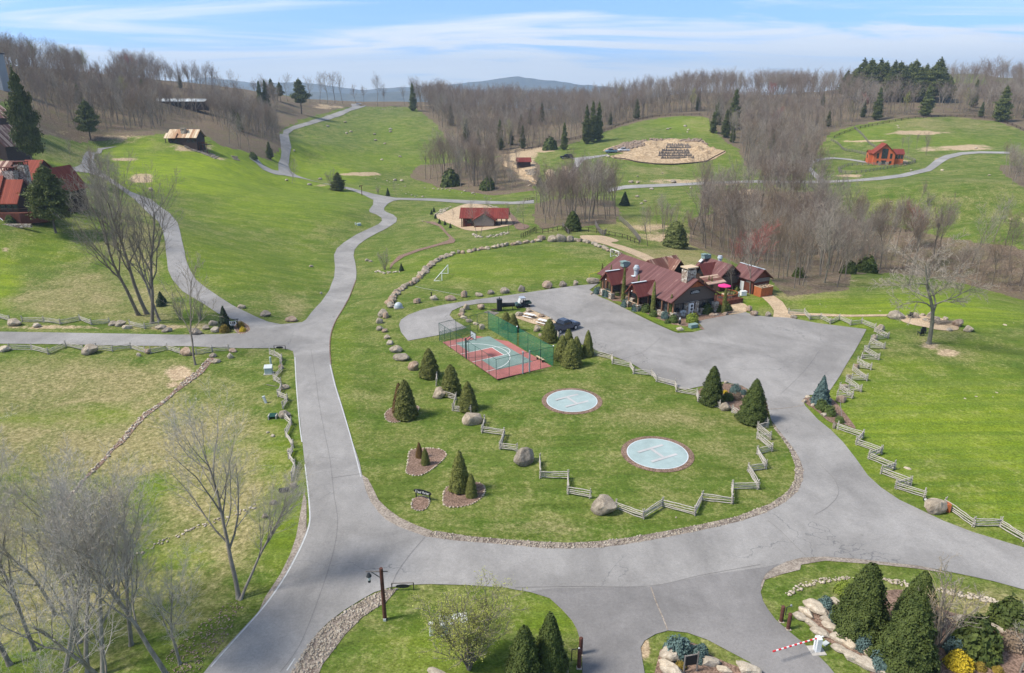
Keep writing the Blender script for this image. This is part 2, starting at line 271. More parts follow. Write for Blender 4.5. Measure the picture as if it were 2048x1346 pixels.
leafm('blue_spruce', (0.05, 0.085, 0.075), (0.12, 0.175, 0.16)); leafm('shrub_green', (0.045, 0.075, 0.018), (0.12, 0.155, 0.04)); leafm('shrub_yellow', (0.42, 0.31, 0.02), (0.62, 0.45, 0.03)); leafm('shrub_gold', (0.15, 0.11, 0.02), (0.28, 0.20, 0.035)); leafm('bud_green', (0.20, 0.21, 0.045), (0.36, 0.37, 0.09)); leafm('shrub_lime', (0.13, 0.18, 0.02), (0.24, 0.29, 0.045))
def metal_roof(name, a, b, rust, period=0.6, rustamt=0.0, spec=.15):
    n = NT(name, 0.7, spec); o = n.obj(); s = n.N('ShaderNodeSeparateXYZ'); n.L(o, s.inputs[0])
    ph = n.math('FRACT', n.math('DIVIDE', s.outputs['Y'], period)); rib = n.ramp(ph, (0.0, 1.0), (0.10, 0.0), (0.9, 0.0), (1.0, 1.0))
    cell = n.math('FLOOR', n.math('DIVIDE', s.outputs['Y'], period * 1.0)); wn = n.N('ShaderNodeTexWhiteNoise'); wn.noise_dimensions = '1D'; n.L(cell, wn.inputs['W'])
    c = n.mix(wn.outputs['Value'], a, b); f = n.noise(n.mp(o, (.35, 1.6, .35)), 1.6, 6, 0.7); c = n.mix(1, c, n.ramp(f, (0.3, .82), (0.7, 1.16)), 'MULTIPLY')
    rm = n.ramp(n.math('ADD', n.math('MULTIPLY', f, 0.6), n.math('MULTIPLY', wn.outputs['Value'], .4)), (0.62 - rustamt, 0.0), (0.72 - rustamt, 0.85)); c = n.mix(rm, c, rust)
    c = n.mix(n.math('MULTIPLY', rib, .55), c, tuple(x * .45 for x in a)); n.col(c); n.bump(rib, 0.6, 0.05); MAT[name] = n.m
metal_roof('lodge_roof', (0.125, 0.055, 0.052), (0.175, 0.085, 0.08), (0.32, 0.20, 0.17), .55, -.07)
metal_roof('rust_roof', (0.15, 0.065, 0.05), (0.24, 0.12, 0.09), (0.50, 0.36, 0.27), .7, .12)
metal_roof('red_roof', (0.21, 0.04, 0.022), (0.27, 0.06, 0.034), (0.30, 0.10, 0.07), .4, -.2)
metal_roof('dark_red_roof', (0.16, 0.03, 0.025), (0.21, 0.045, 0.035), (0.25, 0.06, 0.05), .35, -.2)
metal_roof('tan_roof', (0.36, 0.20, 0.11), (0.52, 0.37, 0.22), (0.66, 0.54, 0.38), .9, .12)
metal_roof('porch_roof', (0.125, 0.033, 0.03), (0.15, 0.045, 0.04), (0.2, 0.07, 0.06), .2, -.3)
simple('white_paint', (0.74, 0.74, 0.72), .07, rough=.5); simple('line_paint', (0.47, 0.47, 0.46), .15, 3); simple('dark_metal', (0.03, 0.032, 0.035), .2, rough=.5, spec=.4); simple('black_paint', (0.018, 0.02, 0.022), .2, rough=.55)
simple('wood_red', (0.13, 0.042, 0.026), .3, 5, stretch=(1, 1, .2)); simple('wood_dark', (0.05, 0.03, 0.024), .3, 5); simple('wood_grey', (0.19, 0.165, 0.145), .35, 4, stretch=(1, 1, 6)); simple('wood_cedar', (0.36, 0.11, 0.04), .22, 4, stretch=(1, 1, .3)); simple('wood_orange', (0.50, 0.125, 0.045), .18, 4, stretch=(.3, 1, 3))
simple('weathered_boards', (0.12, 0.092, 0.075), .35, 4, stretch=(6, 1, 1)); simple('wood_tan', (0.55, 0.42, 0.28), .15, 5); simple('log_brown', (0.24, 0.12, 0.065), .3, 5, stretch=(1, 1, .2)); simple('galvanised', (0.40, 0.44, 0.46), .12, 4, rough=.45, spec=.5); simple('zinc_flashing', (0.56, 0.60, 0.62), .08, 4, rough=.5)
simple('grey_box', (0.50, 0.53, 0.52), .06, 3, rough=.6); simple('green_box', (0.36, 0.43, 0.41), .08, 3, rough=.6); simple('concrete', (0.42, 0.39, 0.35), .15, 4); simple('copper_green', (0.20, 0.28, 0.26), .2, 5)
simple('pink_cloth', (0.72, 0.045, 0.22), .08, 3); simple('crimson_cloth', (0.34, 0.015, 0.045), .1, 3); simple('orange_plastic', (0.8, 0.16, 0.03), .05); simple('post_brown', (0.10, 0.042, 0.03), .3, 4); simple('red_paint', (0.60, 0.03, 0.04), .08)
simple('tyre', (0.02, 0.02, 0.022), .1, rough=.9); simple('truck_paint', (0.055, 0.065, 0.09), .06, rough=.25, spec=.6); simple('utv_green', (0.022, 0.05, 0.04), .1, rough=.4, spec=.5); simple('silver', (0.5, 0.52, 0.54), .05, rough=.3, metallic=.4); simple('white_car', (0.72, 0.73, 0.75), .03, rough=.3); simple('blue_car', (0.20, 0.29, 0.36), .05, rough=.3)
simple('green_fence_post', (0.012, 0.06, 0.045), .15, rough=.5); simple('steel_grey', (0.28, 0.30, 0.31), .1, rough=.5); simple('skin', (0.5, 0.3, 0.22), .05); simple('yellow_tape', (0.7, 0.6, 0.03), .05); simple('hose_grey', (0.5, 0.5, 0.45), .1)
def glass(name, c, rough=.12):
    n = NT(name, rough, .8); f = n.noise(n.obj(), .9, 3); n.col(n.ramp(f, (.3, c), (.7, tuple(x * 2.2 for x in c)))); MAT[name] = n.m
glass('window_glass', (0.012, 0.016, 0.02)); glass('car_glass', (0.01, 0.012, 0.016), .06)
def fence_wood():
    n = NT('fence_wood', .95, .1); o = n.obj(); f = n.noise(n.mp(o, (1, 1, 1)), 7, 5, .75); q = n.noise(o, .6, 3)
    k = n.mix(n.ramp(f, (.3, 0), (.7, 1)), (0.24, 0.21, 0.175), (0.60, 0.55, 0.48)); n.col(n.mix(n.ramp(q, (.4, 0), (.7, .15)), k, (.25, .25, .19))); n.bump(f, .6, .02); MAT['fence_wood'] = n.m
fence_wood()
def stonework():
    n = NT('stonework', .9, .2); o = n.obj(); c = n.vor(o, 3.2, 'F1', 'Color'); d = n.vor(o, 3.2, 'DISTANCE_TO_EDGE'); bw = n.N('ShaderNodeRGBToBW'); n.L(c, bw.inputs[0])
    k = n.ramp(bw.outputs[0], (.2, (.20, .14, .10)), (.5, (.38, .31, .24)), (.8, (.55, .50, .42))); k = n.mix(n.ramp(d, (.0, 1.0), (.06, 0.0)), k, (.12, .10, .09)); n.col(k); n.bump(d, .5, .05); MAT['stonework'] = n.m
stonework()
def mesh_net(name, c, cover, period=.09):
    n = NT(name, .6, .3); o = n.obj(); s = n.N('ShaderNodeSeparateXYZ'); n.L(o, s.inputs[0]); n.col(c)
    a = n.math('ADD', s.outputs['X'], s.outputs['Z']); b = n.math('SUBTRACT', s.outputs['X'], s.outputs['Z'])
    fa = n.math('FRACT', n.math('DIVIDE', a, period)); fb = n.math('FRACT', n.math('DIVIDE', b, period))
    m = n.math('MAXIMUM', n.math('LESS_THAN', fa, cover), n.math('LESS_THAN', fb, cover))
    tr = n.N('ShaderNodeBsdfTransparent'); mx = n.N('ShaderNodeMixShader'); n.L(m, mx.inputs[0]); n.L(tr.outputs[0], mx.inputs[1]); n.L(n.b.outputs[0], mx.inputs[2]); n.L(mx.outputs[0], n.out.inputs[0]); MAT[name] = n.m
mesh_net('chain_link_green', (0.012, 0.17, 0.10), .27); mesh_net('chain_link_thin', (0.012, 0.12, 0.085), .06); mesh_net('goal_net', (.7, .7, .7), .10, .12)
def court_mat(name, c):
    n = NT(name, .85, .2); f = n.noise(n.pos(), .5, 6, .65); n.col(n.mix(1, c, n.ramp(f, (.3, .84), (.7, 1.14)), 'MULTIPLY')); MAT[name] = n.m
court_mat('court_red', (0.37, 0.135, 0.12)); court_mat('court_green', (0.19, 0.255, 0.23)); court_mat('pad_concrete', (0.31, 0.385, 0.375)); court_mat('pad_marking', (0.43, 0.42, 0.41))
def hills_mat():
    n = NT('far_hill', 1, 0); f = n.noise(n.pos(), .012, 7, .65); n.col(n.ramp(f, (.35, (.05, .055, .04)), (.65, (.12, .115, .08)))); n.bump(f, 1, 30); MAT['far_hill'] = n.m
hills_mat()
# ------------------------------------------------------------------ objects
def tag(o, label=None, cat=None, group=None, kind=None):
    if label: o['label'] = label
    if cat: o['category'] = cat
    if group: o['group'] = group
    if kind: o['kind'] = kind
    return o
def link(o, parent=None):
    COL.objects.link(o)
    if parent is not None: o.parent = parent
    return o
def empty(name, loc=(0, 0, 0), rz=0.0, label=None, cat=None, group=None):
    o = bpy.data.objects.new(name, None); o.empty_display_size = .3; link(o); o.location = loc; o.rotation_euler = (0, 0, rz); return tag(o, label, cat, group)
def mesh_np(name, V, F, mat=None, smooth=False):
    """V (n,3); F (m,k) or list of such arrays"""
    me = bpy.data.meshes.new(name); V = np.asarray(V, np.float32); Fs = [f for f in (F if isinstance(F, list) else [F]) if len(f)]
    me.vertices.add(len(V)); me.vertices.foreach_set('co', V.ravel())
    nl = sum(f.size for f in Fs); nf = sum(len(f) for f in Fs); me.loops.add(nl); me.polygons.add(nf)
    me.loops.foreach_set('vertex_index', np.concatenate([np.asarray(f).ravel() for f in Fs]).astype(np.int32))
    tot = np.concatenate([np.full(len(f), f.shape[1]) for f in Fs]); st = np.concatenate([[0], np.cumsum(tot)[:-1]])
    me.polygons.foreach_set('loop_start', st.astype(np.int32)); 
    if smooth: me.polygons.foreach_set('use_smooth', np.ones(nf, bool))
    me.update(calc_edges=True); me.validate()
    for m in (mat if isinstance(mat, (list, tuple)) else [mat]):
        if m: me.materials.append(MAT[m])
    return me
def put(name, me, parent=None, loc=(0, 0, 0), rot=(0, 0, 0), scale=None):
    o = bpy.data.objects.new(name, me); link(o, parent); o.location = loc; o.rotation_euler = rot
    if scale is not None: o.scale = scale if hasattr(scale, '__len__') else (scale,) * 3
    return o
class MB:
    """collects boxes, tubes, polygons; build() links them as one mesh object"""
    def __init__(s): s.bm = bmesh.new()
    def box(s, c, size, rz=0, rx=0, ry=0):
        m = Matrix.Translation(c) @ Matrix.Rotation(rz, 4, 'Z') @ Matrix.Rotation(ry, 4, 'Y') @ Matrix.Rotation(rx, 4, 'X') @ Matrix.Diagonal((*size, 1))
        bmesh.ops.create_cube(s.bm, size=1, matrix=m); return s
    def tube(s, a, b, r0, r1=None, n=8):
        a = Vector(a); b = Vector(b); d = b - a; L = d.length; r1 = r0 if r1 is None else r1
        if L < 1e-5: return s
        m = Matrix.Translation((a + b) / 2) @ d.to_track_quat('Z', 'Y').to_matrix().to_4x4()
        bmesh.ops.create_cone(s.bm, cap_ends=True, segments=n, radius1=r0, radius2=max(r1, 1e-4), depth=L, matrix=m); return s
    def poly(s, pts, th=None):
        """flat polygon; th = thickness vector"""
        vs = [s.bm.verts.new(p) for p in pts]; s.bm.faces.new(vs)
        if th is not None:
            th = Vector(th); w = [s.bm.verts.new(Vector(p) + th) for p in pts]; s.bm.faces.new(w[::-1]); k = len(pts)
            for i in range(k): s.bm.faces.new([vs[i], w[i], w[(i + 1) % k], vs[(i + 1) % k]])
        return s
    def sphere(s, c, r, sc=(1, 1, 1), sub=2):
        bmesh.ops.create_icosphere(s.bm, subdivisions=sub, radius=r, matrix=Matrix.Translation(c) @ Matrix.Diagonal((*sc, 1))); return s
    def path(s, pts, r, n=6):
        for a, b in zip(pts, pts[1:]): s.tube(a, b, r, r, n)
        return s
    def build(s, name, mat, parent=None, loc=(0, 0, 0), rz=0, bevel=0, smooth=False):
        bmesh.ops.recalc_face_normals(s.bm, faces=s.bm.faces)
        if bevel: bmesh.ops.bevel(s.bm, geom=list(s.bm.edges), offset=bevel, segments=1, affect='EDGES', clamp_overlap=True)
        me = bpy.data.meshes.new(name); s.bm.to_mesh(me); s.bm.free(); me.materials.append(MAT[mat])
        if smooth: me.polygons.foreach_set('use_smooth', np.ones(len(me.polygons), bool))
        return put(name, me, parent, loc, (0, 0, rz))
def copy_tree(o, parent=None):
    c = o.copy(); link(c, parent)
    for ch in list(o.children): copy_tree(ch, c)
    return c
def inpoly(px, py, poly):
    px = np.asarray(px); py = np.asarray(py); r = np.zeros(px.shape, bool); n = len(poly); j = n - 1
    for i in range(n):
        xi, yi = poly[i]; xj, yj = poly[j]
        with np.errstate(divide='ignore', invalid='ignore'): c = ((yi > py) != (yj > py)) & (px < (xj - xi) * (py - yi) / (yj - yi + 1e-12) + xi)
        r ^= c; j = i
    return r
# ---- cover masks: where the grass is dry, bare, leafy or bright
DRY = [(230,900,360,160,1.0),(430,1000,130,200,.9),(100,1150,250,220,.95),(270,500,70,90,.9),(300,600,80,50,.9),(150,900,330,110,.62),(340,960,200,90,.6),(120,1150,200,170,.5),(170,590,170,60,.9),(60,470,90,30,.35),(200,770,330,60,.9),(100,1000,240,120,.45),(330,1150,260,150,.65),(450,880,130,60,.5),(470,1150,110,90,.5),(590,610,50,40,.8),(480,800,60,40,.4),(640,455,34,14,.7),(600,560,20,40,.35),(350,360,20,6,.5),
       (1340,840,190,30,.75),(1450,880,110,80,.5),(1180,850,90,20,.45),(1120,950,80,25,.3),(1100,1050,140,20,.6),(1350,1020,240,35,.5),(900,1035,130,18,.5),(700,800,14,220,.4),(770,840,25,110,.35),(1250,740,150,16,.4),(860,770,60,10,.4),
       (1760,760,110,60,.55),(1900,690,110,45,.7),(1680,650,60,16,.6),(1990,700,60,40,.5),(1800,690,60,20,.6),(1060,520,160,30,.35),(1180,500,60,12,.3),(950,570,120,12,.3),(1730,1180,210,40,.6),(1960,1220,120,60,.9),(760,1250,60,30,.5),(1640,1160,70,16,.6),
       (1400,250,50,18,.9),(1330,260,90,14,.5),(1300,340,90,12,.7),(1250,310,60,8,.3),(1300,400,80,18,.5),(1850,250,190,20,.7),(1800,290,70,14,.4),(1900,400,170,22,.6),(1750,410,90,18,.6),(2000,420,60,20,.5),(1700,300,50,12,.3),(1980,330,40,15,.2),
       (700,280,60,30,.4),(640,290,60,20,.4),(800,260,60,20,.2),(650,365,60,8,.6),(610,215,60,12,.4),(150,310,90,30,.6),(90,300,60,20,.6),(850,440,30,25,.6),(830,500,40,8,.5),(1350,520,140,60,.95),(1270,450,120,30,.7),(1400,560,60,15,.8),(1220,455,90,20,.6),(1130,465,90,12,.6),(1600,590,100,14,.9),(910,415,60,8,.4),(1040,430,60,16,.5),(700,400,60,8,.3),(480,700,120,8,.2),(1290,1300,20,26,.8),(1100,420,40,10,.6)]
DIRT = [(300,540,14,60,.42),(330,655,90,7,.5),(100,655,140,5,.55),(400,655,40,10,.5),(250,319,30,4,.75),(283,357,28,9,.8),(355,745,34,18,.72),(345,770,22,10,.6),(720,348,50,4.5,.95),(640,370,16,3,.6),(1350,362,80,7,.6),(1440,368,45,6,.6),(1830,266,60,5,.95),(1740,282,45,2.5,.85),(1940,296,60,6.5,.8),(1860,298,30,6,.6),(1700,352,30,3,.8),(1790,322,40,4,.7),(1885,318,22,3,.7),
        (1330,475,60,14,.62),(1290,455,60,8,.65),(1545,608,22,10,.5),(1860,690,25,8,.6),(1890,705,28,8,.7),(205,285,120,8,.4),(380,295,45,8,.7),(440,318,20,5,.6),(30,700,22,8,.3),(1055,340,22,18,.9),(1040,310,35,14,.8),(1080,300,40,8,.7),(1100,350,10,14,.8),(1130,345,10,16,.7),
        (1290,1300,14,22,.75),(1546,1142,18,12,.7),(1500,385,30,8,.6),(1550,380,20,6,.5),(980,320,30,6,.5),(860,210,40,3,.5),(960,215,80,3,.5),(1900,640,40,4,.2),(230,275,100,7,.5),(120,265,60,8,.4),(560,330,16,5,.5),(650,213,40,6,.6),(1700,560,20,10,.4),(10,500,10,6,.6),(1360,535,60,14,.4),(2030,440,40,8,.5),(1960,395,40,4,.4),(1360,970,40,10,.0),(740,385,10,3,.3)]
BRIGHT = [(230,835,110,22,.5),(60,840,120,14,.4),(440,905,70,22,.35),(300,980,60,30,.45),(150,1120,50,50,.4),(330,1110,70,25,.4),(430,340,250,50,1.0),(480,350,120,30,1.0),(560,400,160,60,.6),(330,330,120,25,.9),(430,520,150,60,.35),(1850,620,200,35,.75),(1900,850,260,120,.6),(1990,1000,120,60,.5),(0,560,40,70,.7),(80,500,80,30,.4),(1000,540,200,30,.35),(790,270,60,30,.25),(700,320,160,25,.4),(1400,250,80,20,.5),(1750,260,80,20,.45),(1900,285,120,15,.3),(560,1000,60,150,.35),(1100,1230,60,50,.4),(850,1290,120,60,.35),(680,850,30,250,.25),(600,510,60,60,.3),(920,380,120,12,.3),(1640,600,60,20,.5),(1500,605,60,14,.4),(1400,310,120,30,.2),(30,300,40,40,.5)]
FOREST = [ # ground polygons (photo pixels) with leaf litter under the woods
 [(-80,95),(0,110),(100,120),(200,130),(330,145),(450,160),(540,185),(600,196),(700,197),(830,200),(1000,198),(1230,185),(1400,178),(1540,182),(1690,180),(2150,160),(2150,262),(2048,262),(1990,243),(1900,233),(1800,237),(1720,248),(1660,264),(1640,290),(1620,345),(1560,352),(1490,330),(1478,300),(1440,275),(1418,238),(1380,230),(1300,238),(1240,254),(1140,288),(1080,302),(1010,312),(960,310),(900,288),(870,245),(830,216),(740,212),(690,214),(600,240),(562,262),(556,300),(540,320),(500,306),(440,292),(400,262),(330,268),(240,278),(160,285),(60,262),(40,205),(-80,200)],
 [(815,352),(840,330),(930,322),(1000,345),(1060,345),(1070,380),(990,392),(880,376)],
 [(1070,408),(1110,398),(1170,396),(1228,400),(1240,425),(1232,447),(1190,450),(1150,456),(1120,450),(1085,460),(1066,440)],
 [(1375,440),(1430,425),(1440,400),(1480,380),(1560,384),(1630,384),(1640,430),(1760,445),(1900,478),(2150,510),(2150,640),(2048,600),(1900,560),(1780,545),(1700,548),(1695,580),(1570,592),(1545,560),(1460,520),(1380,490)],
 [(1995,330),(2060,330),(2090,400),(2010,352)],
 [(1030,300),(1080,330),(1080,372),(1010,370),(960,330)],
]
def build_land():
    th = np.concatenate([np.radians(np.arange(-180, -52, 4.0)), np.radians(np.arange(-52, 52.01, 0.2)), np.radians(np.arange(56, 180, 4.0))])
    r = [6.0]
    while r[-1] < 1100: r.append(r[-1] * (1.0065 if 30 < r[-1] < 700 else 1.03))
    while r[-1] < 1400: r.append(r[-1] * 1.02)
    r = np.array(r); T, RR = np.meshgrid(th, r); X = RR * np.sin(T); Y = RR * np.cos(T)
    Xc = np.clip(X, -1030, 1030); Yc = np.clip(Y, -150, 1430); Zz = HZ(Xc, Yc)
    out = np.maximum(np.abs(X) - 1030, 0) + np.maximum(-150 - Y, 0); Zz = Zz - out * .2
    nr, nt = X.shape; V = np.stack([X, Y, Zz], -1).reshape(-1, 3)
    V = np.vstack([V, [[0, 0, Z(0, 0)]]]); c = len(V) - 1
    i, j = np.meshgrid(np.arange(nr - 1), np.arange(nt), indexing='ij'); j2 = (j + 1) % nt
    Q = np.stack([i * nt + j, (i + 1) * nt + j, (i + 1) * nt + j2, i * nt + j2], -1).reshape(-1, 4)[:, ::-1]
    jj = np.arange(nt); T3 = np.stack([np.full(nt, c), jj, (jj + 1) % nt], -1)[:, ::-1]
    me = mesh_np('ground', V, [Q, T3], 'grass', smooth=True)
    u, v, D = proj(V[:, 0], V[:, 1], V[:, 2]); u = np.where(D > 1, u, -9999); v = np.where(D > 1, v, 3000)
    jx = (fbm(V[:, 0] / 9, V[:, 1] / 9, 3, 3) - .5) * 1.1; jy = (fbm(V[:, 0] / 9, V[:, 1] / 9, 3, 11) - .5) * 1.1
    def field(L, base=0.0):
        a = np.full(len(V), base)
        for (cu, cv, ru, rv, s) in L:
            d = np.hypot((u - cu) / ru + jx, (v - cv) / rv + jy); a = np.maximum(a, s * np.clip(1.35 - d, 0, 1) ** .7)
        return a
    C = np.zeros((len(V), 4), np.float32); C[:, 0] = field(DRY, .42); C[:, 1] = field(DIRT); C[:, 3] = field(BRIGHT); C[:, 0] *= 1 - .75 * C[:, 3]
    f = np.zeros(len(V))
    for P in FOREST: f = np.maximum(f, inpoly(u + jx * 12, v + jy * 5, P))
    C[:, 2] = f
    at_ = me.attributes.new('cover', 'FLOAT_COLOR', 'POINT'); at_.data.foreach_set('color', C.ravel())
    o = put('ground', me); tag(o, kind='structure'); return o
def catmull(P, n=4, closed=True):
    P = [np.array(p, float) for p in P]; out = []; k = len(P)
    for i in range(k if closed else k - 1):
        p0, p1, p2, p3 = P[(i - 1) % k] if closed or i > 0 else P[0], P[i], P[(i + 1) % k], P[(i + 2) % k] if closed or i + 2 < k else P[-1]
        for t in np.arange(n) / n: out.append(p1 + .5 * t * (p2 - p0 + t * (2 * p0 - 5 * p1 + 4 * p2 - p3 + t * (3 * (p1 - p2) + p3 - p0))))
    if not closed: out.append(P[-1])
    return np.array(out)
def sheet_mesh(name, W2, off, mat, world_h=None, k=0.0003):
    """triangulated sheet inside closed world outline W2 (n,2), following the ground"""
    W2 = np.asarray(W2, float); _o = []
    for a, b in zip(W2, np.roll(W2, -1, 0)):
        d = np.hypot(*(b - a)); n_ = max(1, int(d / max(.8, .011 * np.hypot(*a)))); _o += [a + (b - a) * i / n_ for i in range(n_)]
    W2 = np.array(_o); x0, y0 = W2.min(0); x1, y1 = W2.max(0)
    rm = max(math.hypot(max(abs(x0), abs(x1)), y1), 20); r0 = max(20, min(y0, rm) * .9)
    rs = [r0]
    while rs[-1] < rm: rs.append(rs[-1] * 1.013)
    a0 = math.atan2(x0, max(y0, 15)) ; a1 = math.atan2(x1, max(y0, 15)); a0 = min(a0, math.atan2(x0, y1)); a1 = max(a1, math.atan2(x1, y1))
    T, RR = np.meshgrid(np.arange(a0 - .01, a1 + .01, .011), rs); X = (RR * np.sin(T)).ravel(); Y = (RR * np.cos(T)).ravel()
    m = inpoly(X, Y, W2); X = X[m]; Y = Y[m]
    # keep grid points clear of the outline
    if len(X):
        d = np.full(len(X), 1e9)
        for q in W2: d = np.minimum(d, np.hypot(X - q[0], Y - q[1]))
        keep = d > .25; X = X[keep]; Y = Y[keep]
    pts = [Vector((float(a), float(b))) for a, b in W2] + [Vector((float(a), float(b))) for a, b in zip(X, Y)]
    n = len(W2); vo, _, fo, *_r = delaunay_2d_cdt(pts, [], [list(range(n))], 1, 1e-4)
    A = np.array([(p.x, p.y) for p in vo]); F = np.array([f for f in fo if len(f) == 3])
    e1 = A[F[:, 1]] - A[F[:, 0]]; e2 = A[F[:, 2]] - A[F[:, 0]]; flip = (e1[:, 0] * e2[:, 1] - e1[:, 1] * e2[:, 0]) < 0; F[flip] = F[flip][:, ::-1]
    z = HZ(A[:, 0], A[:, 1]); z = z + off + k * np.hypot(A[:, 0], A[:, 1])
    me = mesh_np(name, np.column_stack([A, z]), F, mat, smooth=True)
    if mat == 'grass': at_ = me.attributes.new('cover', 'FLOAT_COLOR', 'POINT'); at_.data.foreach_set('color', np.tile(np.array([.15, 0, 0, .25], np.float32), len(me.vertices)))
    return me
def densify(P, step=14):
    out = []
    for a, b in zip(P, list(P[1:]) + [P[0]]):
        n = max(1, int(math.hypot(b[0] - a[0], b[1] - a[1]) / step))
        for i in range(n): out.append((a[0] + (b[0] - a[0]) * i / n, a[1] + (b[1] - a[1]) * i / n))
    return out
def sheet(name, uv, mat, off=.03, smooth=0, kind='structure', parent=None, k=.0003):
    P = catmull(uv, smooth) if smooth else np.array(densify(uv)); g = Gs(P)[:, :2]
    o = put(name, sheet_mesh(name, g, off, mat, k=k), parent)
    if parent is None: tag(o, kind=kind)
    return o
LAND = build_land()
MAIN_ROAD = [(380,1380),(408,1346),(430,1318),(512,1230),(540,1195),(570,1150),(598,1097),(613,1062),(619,1040),(618,1000),(614,960),(608,915),(600,835),(593,780),(588,712),(586,703),(575,699),(560,697),(480,697),(375,693),(250,692),(125,689),(0,688),(-80,688),
 (-80,663),(0,664),(125,666),(250,668),(350,670),(440,669),(490,666),(501,661),(487,650),(470,641),(437,628),(410,610),(385,595),(365,583),(345,560),(336,540),(334,520),(332,505),(330,482),(325,460),(315,442),(297,427),(282,412),(270,400),(240,378),(212,359),(180,347),(150,343),(122,343),
 (122,335),(150,335),(163,328),(166,315),(176,303),(196,297),(235,293),(205,300),(192,307),(188,320),(194,335),(210,349),(235,366),(262,384),(304,400),(322,415),(340,427),(355,445),(360,462),(364,482),(369,502),(372,520),(380,540),(392,560),(412,576),(437,593),(465,611),(512,634),(537,644),(562,649),(587,647),(604,645),(612,640),
 (624,624),(642,605),(659,580),(668,556),(670,535),(668,510),(674,497),(687,486),(712,470),(737,458),(757,449),(764,442),(763,436),(752,429),(740,425),(738,421),(746,410),(747,400),(727,390),(702,381),(667,372),(637,365),(607,358),(567,351),(549,349),(527,340),(512,326),(500,318),(498,312),(512,316),(527,331),(545,340),(557,342),
 (557,325),(563,305),(561,285),(559,271),(567,261),(587,252),(617,244),(652,232),(687,221),(704,214),(702,208),(712,208),(722,213),(731,211),(731,213),(709,220),(687,230),(652,241),(617,251),(587,260),(577,268),(579,280),(583,295),(579,315),(577,330),(581,342),(594,351),(617,359),(642,366),(674,371),(702,376),(724,382),(747,388),(767,392),(792,396),
 (862,397),(937,401),(1024,404),(1068,400),(1068,407),(1024,409),(937,408),(862,402),(800,400),(787,402),(777,407),(769,415),(768,421),(774,425),(787,430),(794,437),(792,445),(777,455),(757,465),(732,479),(717,490),(709,500),(707,512),(711,528),(713,545),(712,560),(707,575),(698,595),(687,615),(672,640),(663,660),(659,682),(659,707),(662,730),(672,772),(687,820),(702,875),(719,925),(724,950),(731,980),(742,1005),(757,1025),(772,1040),(799,1055),(852,1074),(912,1082),(1024,1091),(1086,1097),(1136,1098),(1199,1096),(1249,1090),(1324,1077),(1399,1062),(1474,1045),(1530,1027),(1571,1005),(1596,983),(1606,960),(1607,940),(1598,915),(1581,890),(1558,862),(1543,842),(1537,822),
 (1610,812),(1636,840),(1661,860),(1686,885),(1711,917),(1736,952),(1761,975),(1798,1000),(1836,1018),(1886,1042),(1946,1065),(2048,1096),(2150,1122),(2150,1212),(2048,1180),(1986,1163),(1936,1152),(1886,1142),(1836,1132),(1761,1124),(1711,1118),(1648,1114),(1603,1116),(1573,1124),(1546,1137),(1530,1150),(1522,1168),(1521,1185),(1526,1203),(1536,1220),(1551,1240),(1576,1262),(1606,1287),(1631,1307),(1656,1332),(1700,1385),(1600,1400),(1524,1346),(1499,1325),(1461,1305),(1414,1280),(1374,1266),(1336,1262),(1311,1269),(1289,1282),(1281,1296),(1284,1317),(1289,1346),(1293,1400),(1165,1400),(1165,1346),(1164,1310),(1160,1280),(1154,1260),(1144,1242),(1124,1220),(1099,1197),(1061,1185),(1024,1179),(1012,1176),(937,1171),(862,1169),(824,1170),(782,1175),(749,1185),(724,1199),(687,1222),(657,1245),(637,1265),(619,1287),(607,1310),(592,1335),(570,1375),(540,1410)]
sheet('road', MAIN_ROAD, 'asphalt', .035)
PARKING = [(1537,822),(1531,800),(1484,772),(1446,764),(1369,780),(1339,770),(1299,749),(1261,726),(1224,712),(1189,700),(1165,690),(1140,684),(1116,673),(1110,655),(1112,644),(1097,634),(1065,621),(1020,606),(962,607),(924,613),(904,622),(899,631),(910,642),(934,656),(882,670),(816,682),(802,665),(798,650),(802,640),(817,630),(844,620),(887,610),(949,600),(1024,590),(1099,579),(1149,572),(1196,568),(1179,580),(1199,594),(1214,600),(1239,612),(1274,630),(1311,648),(1345,663),(1356,667),(1386,665),(1409,659),(1394,642),(1399,640),(1424,635),(1464,630),(1491,625),(1509,631),(1536,634),(1578,636),(1636,647),(1733,659),(1721,682),(1708,705),(1691,732),(1681,750),(1661,780),(1650,790),(1615,791),(1605,800),(1610,812)]
sheet('parking_lot', PARKING, 'parking_asphalt', .035)
sheet('entrance_road', [(1061,1184),(1100,1178),(1200,1176),(1298,1175),(1420,1150),(1530,1135),(1560,1128),(1546,1137),(1530,1150),(1522,1168),(1521,1185),(1526,1203),(1536,1220),(1551,1240),(1576,1262),(1606,1287),(1631,1307),(1656,1332),(1700,1385),(1600,1400),(1524,1346),(1499,1325),(1461,1305),(1414,1280),(1374,1266),(1336,1262),(1311,1269),(1289,1282),(1281,1296),(1284,1317),(1289,1346),(1293,1400),(1165,1400),(1165,1346),(1164,1310),(1160,1280),(1154,1260),(1144,1242),(1124,1220),(1099,1197)], 'dark_asphalt', .043)
